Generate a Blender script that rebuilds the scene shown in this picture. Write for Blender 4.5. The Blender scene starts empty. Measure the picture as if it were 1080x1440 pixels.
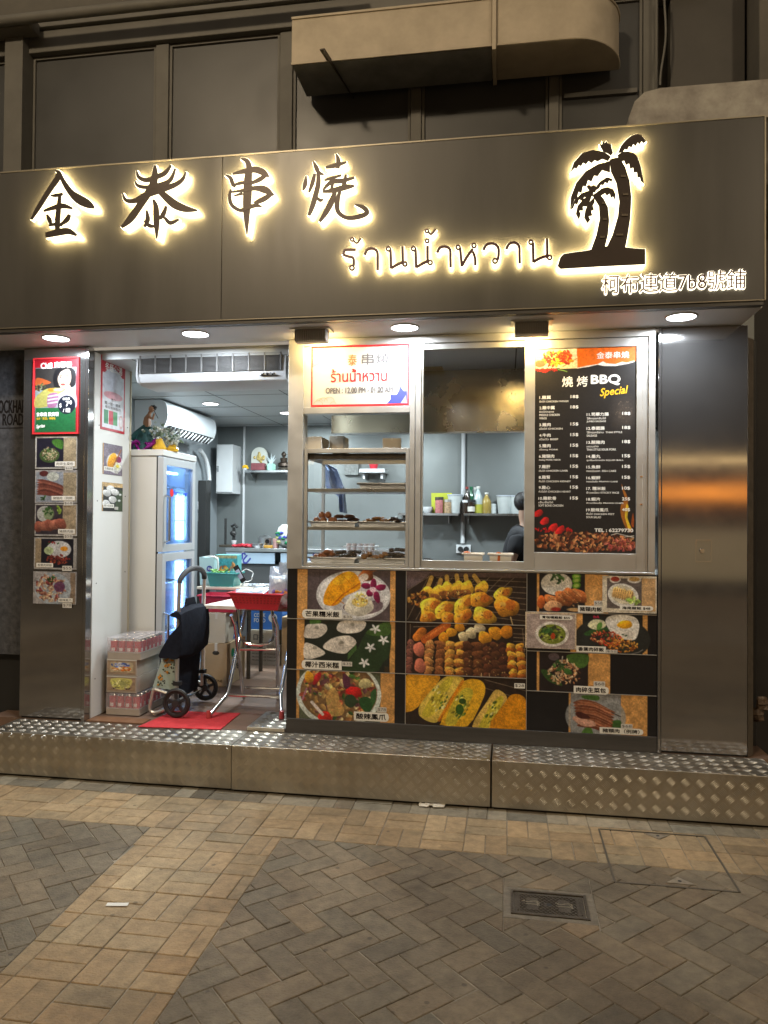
import bpy, bmesh, math, random
import numpy as np
from mathutils import Vector, Matrix

S = bpy.context.scene
COL = S.collection
random.seed(7)
RNG = np.random.default_rng(11)
R = math.radians

# ------------------------------------------------------------------ camera
FPX, DIST, EYE = 1054.5, 4.28, 1.5
yaw, pitch, roll = R(-9.297), R(0.773), R(0.451)
FW = Vector((math.sin(yaw)*math.cos(pitch), math.cos(yaw)*math.cos(pitch), math.sin(pitch)))
RT = FW.cross(Vector((0, 0, 1))).normalized()
UP = RT.cross(FW)
RT, UP = RT*math.cos(roll)+UP*math.sin(roll), UP*math.cos(roll)-RT*math.sin(roll)
CAM = Vector((0, -DIST, EYE))
cd = bpy.data.cameras.new('camera')
co = bpy.data.objects.new('camera', cd)
COL.objects.link(co)
M3 = Matrix((RT, UP, -FW)).transposed()
co.matrix_world = Matrix.Translation(CAM) @ M3.to_4x4()
cd.sensor_fit = 'HORIZONTAL'
cd.sensor_width = 36.0
cd.lens = 36.0*FPX/1080.0
cd.clip_start, cd.clip_end = 0.05, 400
S.camera = co

# ------------------------------------------------------------------ world, exposure
wd = bpy.data.worlds.new('World')
S.world = wd
wd.use_nodes = True
bg = wd.node_tree.nodes['Background']
bg.inputs['Color'].default_value = (1.0, 0.86, 0.69, 1)      # city night glow
bg.inputs['Strength'].default_value = 0.285
S.view_settings.view_transform = 'Standard'
S.view_settings.look = 'None'
S.view_settings.exposure = 0.32
S.view_settings.gamma = 1.0
S.render.engine = 'CYCLES'
S.cycles.use_denoising = True
S.cycles.max_bounces = 7
S.cycles.sample_clamp_indirect = 4.0
S.cycles.caustics_reflective = False
S.cycles.caustics_refractive = False

# light levels (all lamps are built further down with their fittings)
STREET_W, STREET_C = 400.0, (1.0, 0.79, 0.53)
DOWN_W, DOWN_C = 12.0, (0.84, 0.92, 1.0)
FLOOD_W, FLOOD_C = 3.5, (1.0, 0.68, 0.22)
ROOM_W, ROOM_C = 26.0, (0.85, 0.97, 1.0)
HALO_E, HALO_C = 85.0, (1.0, 0.74, 0.31)

# main planes, metres
STEP_Z, SOF_Z, SIGN_TOP = 0.258, 2.578, 3.512
STEP_Y, SIGN_Y = -0.299, -0.376


def P(x, y, X=None, Y=None, Z=None):
    """a point measured on the photograph (1080 px wide) put on a known plane"""
    d = FW + RT*((x-540)/FPX) + UP*((720-y)/FPX)
    if X is not None: t = (X-CAM.x)/d.x
    elif Y is not None: t = (Y-CAM.y)/d.y
    else: t = (Z-CAM.z)/d.z
    return CAM + d*t


def rc(x0, y0, x1, y1, Y):
    """rectangle on a plane parallel to the shop front: X0, X1, Zbottom, Ztop"""
    xm, ym = (x0+x1)/2, (y0+y1)/2
    return P(x0, ym, Y=Y).x, P(x1, ym, Y=Y).x, P(xm, y1, Y=Y).z, P(xm, y0, Y=Y).z


def lin(c):
    return tuple((v/12.92 if v <= .04045 else ((v+.055)/1.055)**2.4) for v in c)


def hx(r, g, b):
    return lin((r/255, g/255, b/255))


# ------------------------------------------------------------------ mesh builder
class MB:
    def __init__(s):
        s.v, s.f, s.m, s.c = [], [], [], {}

    def add(s, verts, faces, mi=0, col=None):
        o = len(s.v)
        s.v.extend(tuple(q) for q in verts)
        for f in faces:
            if col is not None: s.c[len(s.f)] = col
            s.f.append([i+o for i in f])
            s.m.append(mi)
        return s

    def obox(s, c, ax, ay, az, mi=0, col=None):
        c, ax, ay, az = Vector(c), Vector(ax), Vector(ay), Vector(az)
        vs = [c+ax*i+ay*j+az*k for k in (-1, 1) for j in (-1, 1) for i in (-1, 1)]
        return s.add(vs, [(0, 2, 3, 1), (4, 5, 7, 6), (0, 1, 5, 4), (2, 6, 7, 3), (0, 4, 6, 2), (1, 3, 7, 5)], mi, col)

    def box(s, x0, x1, y0, y1, z0, z1, mi=0, col=None):
        return s.obox(((x0+x1)/2, (y0+y1)/2, (z0+z1)/2), (abs(x1-x0)/2, 0, 0), (0, abs(y1-y0)/2, 0), (0, 0, abs(z1-z0)/2), mi, col)

    def quad(s, a, b, c, d, mi=0, col=None):
        return s.add([a, b, c, d], [(0, 1, 2, 3)], mi, col)

    def cyl(s, p0, p1, r0, r1=None, n=16, mi=0, caps=True, col=None):
        r1 = r0 if r1 is None else r1
        p0, p1 = Vector(p0), Vector(p1)
        d = (p1-p0).normalized()
        a = d.orthogonal().normalized(); b = d.cross(a)
        vs = []
        for p, r in ((p0, r0), (p1, r1)):
            vs += [p+(a*math.cos(2*math.pi*i/n)+b*math.sin(2*math.pi*i/n))*r for i in range(n)]
        fs = [(i, (i+1) % n, n+(i+1) % n, n+i) for i in range(n)]
        if caps: fs += [tuple(range(n-1, -1, -1)), tuple(range(n, 2*n))]
        return s.add(vs, fs, mi, col)

    def tube(s, path, r, n=8, mi=0, caps=True, closed=False):
        path = [Vector(p) for p in path]
        m = len(path)
        rr = r if isinstance(r, (list, tuple)) else [r]*m
        vs = []; prev = None
        for i, p in enumerate(path):
            if closed: t = path[(i+1) % m]-path[i-1]
            else: t = path[min(i+1, m-1)]-path[max(i-1, 0)]
            t.normalize()
            if prev is None: a = t.orthogonal().normalized()
            else:
                a = prev-t*prev.dot(t)
                a = a.normalized() if a.length > 1e-6 else t.orthogonal().normalized()
            prev = a; b = t.cross(a)
            vs += [p+(a*math.cos(2*math.pi*k/n)+b*math.sin(2*math.pi*k/n))*rr[i] for k in range(n)]
        fs = []
        for i in range(m if closed else m-1):
            j = (i+1) % m
            fs += [(i*n+k, i*n+(k+1) % n, j*n+(k+1) % n, j*n+k) for k in range(n)]
        if caps and not closed: fs += [tuple(range(n-1, -1, -1)), tuple(range((m-1)*n, m*n))]
        return s.add(vs, fs, mi)

    def lathe(s, c, prof, n=20, mi=0, sx=1, sy=1):
        c = Vector(c); vs = []
        for r, z in prof:
            vs += [c+Vector((math.cos(2*math.pi*k/n)*r*sx, math.sin(2*math.pi*k/n)*r*sy, z)) for k in range(n)]
        fs = []
        for i in range(len(prof)-1):
            fs += [(i*n+k, i*n+(k+1) % n, (i+1)*n+(k+1) % n, (i+1)*n+k) for k in range(n)]
        if prof[0][0] > 1e-5: fs.append(tuple(range(n-1, -1, -1)))
        if prof[-1][0] > 1e-5: fs.append(tuple(range((len(prof)-1)*n, len(prof)*n)))
        return s.add(vs, fs, mi)

    def ball(s, c, r, n=10, mi=0, jit=0.0, rot=None, col=None):
        c = Vector(c)
        r = Vector(r) if not isinstance(r, (int, float)) else Vector((r, r, r))
        h = max(4, n//2+1)
        vs = [Vector((0, 0, -1))]
        for j in range(1, h):
            a = math.pi*j/h-math.pi/2
            vs += [Vector((math.cos(a)*math.cos(2*math.pi*k/n), math.cos(a)*math.sin(2*math.pi*k/n), math.sin(a))) for k in range(n)]
        vs.append(Vector((0, 0, 1)))
        out = []
        for q in vs:
            k = 1+random.uniform(-jit, jit)
            w = Vector((q.x*r.x*k, q.y*r.y*k, q.z*r.z*k))
            out.append(c+(rot @ w if rot is not None else w))
        fs = [(0, 1+(k+1) % n, 1+k) for k in range(n)]
        for j in range(h-2):
            fs += [(1+j*n+k, 1+j*n+(k+1) % n, 1+(j+1)*n+(k+1) % n, 1+(j+1)*n+k) for k in range(n)]
        L = len(vs)-1
        fs += [(L, 1+(h-2)*n+k, 1+(h-2)*n+(k+1) % n) for k in range(n)]
        return s.add(out, fs, mi, col)

    def prism(s, pts, place, d0, d1, mi=0, mside=None, mback=None):
        """2-D outline pts; place(x, y, depth) -> 3-D; d0 near face, d1 far face"""
        n = len(pts)
        area = sum(pts[i][0]*pts[(i+1) % n][1]-pts[(i+1) % n][0]*pts[i][1] for i in range(n))
        if area > 0: pts = pts[::-1]
        vs = [place(x, y, d0) for x, y in pts]+[place(x, y, d1) for x, y in pts]
        s.add(vs, [tuple(range(n))], mi); s.add(vs, [tuple(range(2*n-1, n-1, -1))], mi if mback is None else mback)
        s.add(vs, [(i, i+n, (i+1) % n+n, (i+1) % n) for i in range(n)], mi if mside is None else mside)
        return s

    def build(s, name, mats, parent=None, bevel=0.0, smooth=False, seg=2, origin=None):
        if not isinstance(mats, (list, tuple)): mats = [mats]
        V = np.array(s.v, dtype=float)
        if parent is not None: off = np.array(WLOC[parent.name])
        elif origin is not None: off = np.array(origin, dtype=float)
        else:
            lo, hi = V.min(0), V.max(0)
            off = np.array([(lo[0]+hi[0])/2, (lo[1]+hi[1])/2, lo[2]])
        me = bpy.data.meshes.new(name)
        me.from_pydata((V-off).tolist(), [], s.f)
        for m in mats: me.materials.append(m)
        if len(mats) > 1: me.polygons.foreach_set('material_index', s.m)
        if s.c:
            at = me.color_attributes.new('tone', 'FLOAT_COLOR', 'CORNER')
            buf = np.ones((len(me.loops), 4))
            li = 0
            for fi, f in enumerate(s.f):
                if fi in s.c: buf[li:li+len(f), :3] = s.c[fi]
                li += len(f)
            at.data.foreach_set('color', buf.ravel())
        if smooth:
            me.polygons.foreach_set('use_smooth', [True]*len(me.polygons))
        me.update()
        o = bpy.data.objects.new(name, me)
        COL.objects.link(o)
        if smooth and smooth != 'all':
            md = o.modifiers.new('crease', 'EDGE_SPLIT'); md.split_angle = R(38)
        if bevel:
            md = o.modifiers.new('edge', 'BEVEL'); md.width = bevel; md.segments = seg; md.limit_method = 'ANGLE'; md.angle_limit = R(40)
            me.polygons.foreach_set('use_smooth', [True]*len(me.polygons))
            md.harden_normals = True
        if parent is not None: o.parent = parent
        else: o.location = off
        WLOC[o.name] = tuple(off)
        return o


WLOC = {}


def tag(o, label, cat, group=None, kind=None):
    if label: o['label'] = label
    if cat: o['category'] = cat
    if group: o['group'] = group
    if kind: o['kind'] = kind
    return o


def thing(name, label, cat, loc=(0, 0, 0), group=None):
    o = bpy.data.objects.new(name, None)
    o.empty_display_size = 0.1
    COL.objects.link(o)
    o.location = loc
    WLOC[o.name] = tuple(loc)
    return tag(o, label, cat, group)


def dup(root, loc, rotz=0.0, label=None, scale=None):
    r = root.copy(); COL.objects.link(r)
    r.location = loc; r.rotation_euler = (0, 0, rotz)
    if scale: r.scale = (scale, scale, scale)
    if label: r['label'] = label
    for ch in list(root.children):
        c = ch.copy(); COL.objects.link(c); c.parent = r
        for g in list(ch.children):
            d = g.copy(); COL.objects.link(d); d.parent = c
    return r


# ------------------------------------------------------------------ materials
def mat(name, col, rough=.5, metal=0.0, vary=0.0, vscale=6.0, bump=0.0, bscale=40.0, col2=None, stretch=None,
        aniso=0.0, spec=0.5, coat=0.0, attr=None, rvary=0.0, trans=0.0, alpha=1.0):
    m = bpy.data.materials.new(name); m.use_nodes = True
    nt = m.node_tree; N = nt.nodes; L = nt.links
    b = N['Principled BSDF']
    b.inputs['Base Color'].default_value = (*col, 1)
    b.inputs['Roughness'].default_value = rough
    b.inputs['Metallic'].default_value = metal
    b.inputs['Specular IOR Level'].default_value = spec
    b.inputs['Coat Weight'].default_value = coat
    b.inputs['Transmission Weight'].default_value = trans
    b.inputs['Alpha'].default_value = alpha
    tc = N.new('ShaderNodeTexCoord'); mp = N.new('ShaderNodeMapping')
    L.new(tc.outputs['Object'], mp.inputs['Vector'])
    if stretch: mp.inputs['Scale'].default_value = stretch
    src = None
    if attr:
        a = N.new('ShaderNodeAttribute'); a.attribute_name = attr; src = a.outputs['Color']
        L.new(src, b.inputs['Base Color'])
    if vary or col2 or rvary:
        nz = N.new('ShaderNodeTexNoise'); nz.inputs['Scale'].default_value = vscale
        nz.inputs['Detail'].default_value = 6; nz.inputs['Roughness'].default_value = .62
        L.new(mp.outputs['Vector'], nz.inputs['Vector'])
        if vary or col2:
            rp = N.new('ShaderNodeValToRGB')
            rp.color_ramp.elements[0].position = .3; rp.color_ramp.elements[1].position = .72
            if src is not None:
                rp.color_ramp.elements[0].color = (1-vary,)*3+(1,); rp.color_ramp.elements[1].color = (1+vary,)*3+(1,)
                mx = N.new('ShaderNodeMix'); mx.data_type = 'RGBA'; mx.blend_type = 'MULTIPLY'; mx.inputs[0].default_value = 1
                L.new(src, mx.inputs[6]); L.new(rp.outputs['Color'], mx.inputs[7]); L.new(mx.outputs[2], b.inputs['Base Color'])
            else:
                c2 = col2 or tuple(c*(1-vary) for c in col)
                c1 = col if col2 else tuple(min(1, c*(1+vary)) for c in col)
                rp.color_ramp.elements[0].color = (*c2, 1); rp.color_ramp.elements[1].color = (*c1, 1)
                L.new(rp.outputs['Color'], b.inputs['Base Color'])
            L.new(nz.outputs['Fac'], rp.inputs['Fac'])
        if rvary:
            mr = N.new('ShaderNodeMapRange'); mr.inputs['To Min'].default_value = max(.02, rough-rvary); mr.inputs['To Max'].default_value = min(1, rough+rvary)
            mr.inputs['From Min'].default_value = .3; mr.inputs['From Max'].default_value = .7
            L.new(nz.outputs['Fac'], mr.inputs['Value']); L.new(mr.outputs['Result'], b.inputs['Roughness'])
    if bump:
        n2 = N.new('ShaderNodeTexNoise'); n2.inputs['Scale'].default_value = bscale; n2.inputs['Detail'].default_value = 5
        L.new(mp.outputs['Vector'], n2.inputs['Vector'])
        bp = N.new('ShaderNodeBump'); bp.inputs['Strength'].default_value = bump; bp.inputs['Distance'].default_value = .01
        L.new(n2.outputs['Fac'], bp.inputs['Height']); L.new(bp.outputs['Normal'], b.inputs['Normal'])
    if aniso:
        b.inputs['Anisotropic'].default_value = aniso
        tg = N.new('ShaderNodeTangent'); tg.direction_type = 'RADIAL'; tg.axis = 'Z'
        L.new(tg.outputs['Tangent'], b.inputs['Tangent'])
    return m


def emis(name, col, e):
    m = bpy.data.materials.new(name); m.use_nodes = True
    b = m.node_tree.nodes['Principled BSDF']
    b.inputs['Base Color'].default_value = (*[min(.8, c) for c in col], 1)
    b.inputs['Emission Color'].default_value = (*col, 1)
    b.inputs['Emission Strength'].default_value = e
    return m


def glass(name, tint=(1, 1, 1), rough=0.02, mirror=1.0):
    m = bpy.data.materials.new(name); m.use_nodes = True
    nt = m.node_tree; N = nt.nodes; L = nt.links
    out = N['Material Output']; N.remove(N['Principled BSDF'])
    t = N.new('ShaderNodeBsdfTransparent'); t.inputs['Color'].default_value = (*tint, 1)
    g = N.new('ShaderNodeBsdfGlossy'); g.inputs['Roughness'].default_value = rough
    fr = N.new('ShaderNodeFresnel'); fr.inputs['IOR'].default_value = 1.5
    mu = N.new('ShaderNodeMath'); mu.operation = 'MULTIPLY'; mu.inputs[1].default_value = mirror
    mx = N.new('ShaderNodeMixShader')
    L.new(fr.outputs['Fac'], mu.inputs[0]); L.new(mu.outputs[0], mx.inputs['Fac'])
    L.new(t.outputs[0], mx.inputs[1]); L.new(g.outputs[0], mx.inputs[2]); L.new(mx.outputs[0], out.inputs['Surface'])
    return m


def film(name, col, fac, rough=.2):
    m = bpy.data.materials.new(name); m.use_nodes = True
    nt = m.node_tree; N = nt.nodes; L = nt.links
    b = N['Principled BSDF']; b.inputs['Base Color'].default_value = (*col, 1); b.inputs['Roughness'].default_value = rough
    t = N.new('ShaderNodeBsdfTransparent'); mx = N.new('ShaderNodeMixShader')
    nz = N.new('ShaderNodeTexNoise'); nz.inputs['Scale'].default_value = 30
    mr = N.new('ShaderNodeMapRange'); mr.inputs['From Min'].default_value = .3; mr.inputs['From Max'].default_value = .7; mr.inputs['To Min'].default_value = fac*.5; mr.inputs['To Max'].default_value = fac*1.5
    L.new(nz.outputs['Fac'], mr.inputs['Value']); L.new(mr.outputs['Result'], mx.inputs['Fac'])
    L.new(t.outputs[0], mx.inputs[1]); L.new(b.outputs[0], mx.inputs[2]); L.new(mx.outputs[0], N['Material Output'].inputs['Surface'])
    return m


MT = {
    'steel': mat('brushed_steel', (.38, .37, .365), .11, .93, vary=.08, vscale=4, rvary=.03, aniso=.88),
    'steel2': mat('kitchen_steel', (.46, .47, .48), .33, 1.0, vary=.10, vscale=4, rvary=.10, bump=.05, bscale=9),
    'hood': mat('stained_hood_steel', (.60, .55, .44), .25, 1.0, col2=(.53, .48, .38), vscale=7, rvary=.05, bump=.05, bscale=18),
    'chrome': mat('chrome_tube', (.62, .62, .63), .16, 1.0, rvary=.05),
    'alu': mat('aluminium_frame', (.56, .55, .52), .38, .75, vary=.05, vscale=8, rvary=.06),
    'alu_dark': mat('aluminium_groove', (.10, .10, .10), .5, .4),
    'tread': mat('tread_plate_metal', (.52, .49, .43), .37, .95, col2=(.40, .365, .305), vscale=5, rvary=.08, bump=.03, bscale=90),
    'fascia': mat('fascia_brown_panel', (.078, .075, .070), .40, .25, vary=.16, vscale=2.2, rvary=.08, stretch=(1.6, 1, .22)),
    'fasciaedge': mat('fascia_edge_trim', (.30, .27, .21), .4, .6),
    'soffit': mat('soffit_panel', (.74, .74, .74), .40, .1, vary=.05, vscale=3, rvary=.05),
    'dark': mat('dark_metal', (.03, .03, .03), .45, .3),
    'letter': mat('letter_face_bronze', (.060, .045, .036), .42, .45, vary=.1, vscale=8),
    'lettermaroon': mat('letter_face_maroon', (.10, .045, .045), .4, .2),
    'halo': emis('letter_glow_acrylic', HALO_C, HALO_E),
    'halo2': emis('address_glow_acrylic', (1.0, .88, .68), 2.1),
    'edge': emis('letter_edge_acrylic', (1.0, .87, .58), 3.2),
    'white': mat('white_laminate', (.66, .66, .63), .42, 0, vary=.03, vscale=2, bump=.02, bscale=30),
    'whiteplastic': mat('white_plastic', (.62, .64, .66), .35, 0, vary=.03, vscale=5),
    'fridge': mat('beige_fridge_side', (.60, .60, .575), .40, 0, vary=.04, vscale=2),
    'concrete': mat('stained_concrete', (.095, .098, .108), .85, 0, col2=(.030, .031, .036), vscale=22, bump=.5, bscale=28),
    'upwall': mat('upper_wall_paint', (.13, .12, .10), .8, 0, col2=(.085, .08, .07), vscale=3.5, bump=.25, bscale=25),
    'uppanel': mat('upper_glazing_board', (.056, .057, .057), .42, 0, vary=.14, vscale=1.6, rvary=.08),
    'mullion': mat('upper_mullion', (.12, .115, .10), .6, 0, vary=.12, vscale=6),
    'duct': mat('duct_painted_steel', (.48, .41, .31), .6, .1, col2=(.35, .30, .22), vscale=6, bump=.12, bscale=12),
    'ledge': mat('peeling_ledge', (.42, .40, .35), .8, 0, col2=(.19, .17, .15), vscale=7, bump=.5, bscale=16),
    'paving': mat('paver_brick', (.2, .2, .2), .78, 0, vary=.25, vscale=22, bump=.55, bscale=110, attr='tone'),
    'joint': mat('paver_joint', (.36, .31, .235), .95, 0, col2=(.07, .06, .048), vscale=4, bump=.6, bscale=80),
    'iron': mat('cast_iron', (.10, .085, .065), .55, .6, col2=(.055, .045, .035), vscale=18, bump=.3, bscale=120),
    'iron2': mat('worn_iron_letters', (.19, .165, .12), .6, .3),
    'red': mat('red_mat', (.50, .025, .03), .85, 0, vary=.15, vscale=30, bump=.4, bscale=400),
    'redplastic': mat('red_plastic', (.56, .03, .05), .38, 0, vary=.06, vscale=6),
    'card': mat('carton_board', (.42, .31, .19), .8, 0, vary=.08, vscale=6, bump=.06, bscale=30),
    'cardgrey': mat('grey_carton_board', (.36, .31, .26), .8, 0, vary=.08, vscale=6, bump=.06, bscale=30),
    'cardwhite': mat('white_carton_board', (.52, .47, .38), .8, 0, vary=.06, vscale=6),
    'bluecard': mat('blue_printed_board', (.03, .13, .42), .6, 0, vary=.1, vscale=6),
    'black': mat('black_rubber', (.012, .012, .013), .55, 0),
    'blackfabric': mat('black_nylon', (.010, .012, .020), .85, 0, vary=.3, vscale=25, bump=.35, bscale=14, spec=.15),
    'grip': mat('grip_foam', (.03, .03, .034), .7, 0, bump=.1, bscale=200),
    'table': mat('table_laminate', (.62, .55, .46), .45, 0, vary=.04, vscale=5),
    'teal': mat('teal_plastic', (.04, .27, .27), .4, 0, vary=.05, vscale=5),
    'print': mat('printed_picture', (.5, .5, .5), .42, 0, attr='tone'),
    'printw': mat('white_print', (.78, .76, .70), .45, 0),
    'sticker': mat('price_sticker', (.60, .58, .53), .6, 0),
    'ink': mat('black_ink', (.012, .010, .010), .7, 0, spec=.12),
    'inkwhite': mat('white_ink', (.80, .79, .75), .7, 0, spec=.12),
    'inkgrey': mat('grey_ink', (.13, .12, .12), .7, 0, spec=.12),
    'inkred': mat('red_ink', (.60, .03, .035), .7, 0, spec=.12),
    'inkorange': mat('orange_ink', (.75, .22, .03), .7, 0, spec=.12),
    'inkyellow': mat('yellow_ink', (.85, .50, .03), .7, 0, spec=.12),
    'inkblue': mat('blue_ink', (.02, .06, .55), .7, 0, spec=.12),
    'inknavy': mat('navy_ink', (.06, .07, .30), .7, 0, spec=.12),
    'inkgreen': mat('green_ink', (.02, .16, .07), .7, 0, spec=.12),
    'inkpurple': mat('purple_ink', (.13, .05, .20), .7, 0, spec=.12),
    'kick': mat('dark_kick_board', (.055, .05, .045), .5, .1, vary=.3, vscale=10, stretch=(.15, 1, 2)),
    'baseblack': mat('black_base_board', (.012, .010, .011), .35, 0),
    'wallgrey': mat('grey_steel_lining', (.21, .228, .228), .42, .5, vary=.06, vscale=2, rvary=.08),
    'ceil': mat('grey_ceiling_panel', (.52, .55, .56), .45, .15, vary=.04, vscale=2),
    'floor': mat('brown_floor_tile', (.20, .12, .08), .5, 0, col2=(.13, .085, .06), vscale=5, bump=.05, bscale=30),
    'glass': glass('clear_glass'),
    'lampw': emis('lamp_lens', (1, 1, 1), 14.0),
    'lampfl': emis('flood_lens', (1.0, .74, .34), 45.0),
    'skin': mat('skin', (.48, .29, .20), .5, 0, vary=.06, vscale=12),
    'hair': mat('black_hair', (.012, .010, .010), .5, 0, vary=.3, vscale=60, bump=.4, bscale=120),
    'shirt': mat('dark_tshirt', (.016, .016, .020), .85, 0, vary=.2, vscale=20, bump=.25, bscale=12),
    'trouser': mat('dark_trousers', (.02, .02, .03), .85, 0, vary=.2, vscale=20),
}


# ------------------------------------------------------------------ lettering and outlines
_tc = {}


def glyphs(body, shear=0.0):
    if (body, shear) not in _tc:
        c = bpy.data.curves.new('lettering', 'FONT'); c.body = body; c.resolution_u = 3; c.shear = shear
        o = bpy.data.objects.new('lettering', c)
        m = o.to_mesh()
        v = np.array([q.co[:2] for q in m.vertices]) if len(m.vertices) else np.zeros((0, 2))
        f = [tuple(p.vertices) for p in m.polygons]
        o.to_mesh_clear(); bpy.data.objects.remove(o); bpy.data.curves.remove(c)
        _tc[(body, shear)] = (v, f)
    return _tc[(body, shear)]


def text(mb, body, box, place, mi=0, bold=0.0, shear=0.0, depth=0.0, align=None, rot=0.0):
    """letters fitted into box = (u0, v0, u1, v1); place(u, v, depth) -> 3-D, v upwards"""
    v, f = glyphs(body, shear)
    if not len(v): return
    lo, hi = v.min(0), v.max(0)
    u0, v0, u1, v1 = box
    sx, sy = (u1-u0)/(hi[0]-lo[0]), (v1-v0)/(hi[1]-lo[1])
    if align:
        s = sy; sx = s if sx > s or align == 'free' else sx
    b = bold*abs(v1-v0)
    cu, cv = (u0+u1)/2, (v0+v1)/2
    offs = [(0, 0)] if not bold else [(-b, 0), (b, 0), (0, b), (0, -b)]
    for k, (du, dv) in enumerate(offs):
        q = [(u0+(a-lo[0])*sx+du, v0+(c-lo[1])*sy+dv) for a, c in v]
        if rot:
            cr, sr = math.cos(rot), math.sin(rot)
            q = [(cu+(a-cu)*cr-(c-cv)*sr, cv+(a-cu)*sr+(c-cv)*cr) for a, c in q]
        # wind the faces towards the viewer
        mb.add([place(a, c, depth+k*.00004) for a, c in q], f, mi)


def front(Y):
    """print on a plane facing the street: u = X, v = Z, depth towards the viewer"""
    return lambda u, v, d: (u, Y-d, v)


def catmull(pts, k=5):
    pts = [np.array(p, float) for p in pts]
    out = []
    for i in range(len(pts)-1):
        p0, p1, p2, p3 = pts[max(i-1, 0)], pts[i], pts[i+1], pts[min(i+2, len(pts)-1)]
        for j in range(k):
            t = j/k
            out.append(.5*((2*p1)+(-p0+p2)*t+(2*p0-5*p1+4*p2-p3)*t*t+(-p0+3*p1-3*p2+p3)*t**3))
    out.append(pts[-1])
    return out


def stroke(pts, k=5):
    """brush stroke: [(x, y, halfwidth)] -> outline polygon"""
    q = catmull(pts, k)
    L, Rr = [], []
    for i, p in enumerate(q):
        t = q[min(i+1, len(q)-1)]-q[max(i-1, 0)]
        n = np.array([-t[1], t[0]]); l = np.hypot(*n); n = n/(l if l > 1e-6 else 1)
        w = max(p[2], .6)
        L.append((p[0]+n[0]*w, p[1]+n[1]*w)); Rr.append((p[0]-n[0]*w, p[1]-n[1]*w))
    return L+Rr[::-1]


def smoothpoly(pts, k=3):
    p = [tuple(map(float, q)) for q in pts]
    n = len(p); out = []
    for i in range(n):
        p0, p1, p2, p3 = (np.array(p[(i+j) % n]) for j in (-1, 0, 1, 2))
        for j in range(k):
            t = j/k
            out.append(tuple(.5*((2*p1)+(-p0+p2)*t+(2*p0-5*p1+4*p2-p3)*t*t+(-p0+3*p1-3*p2+p3)*t**3)))
    return out


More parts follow.
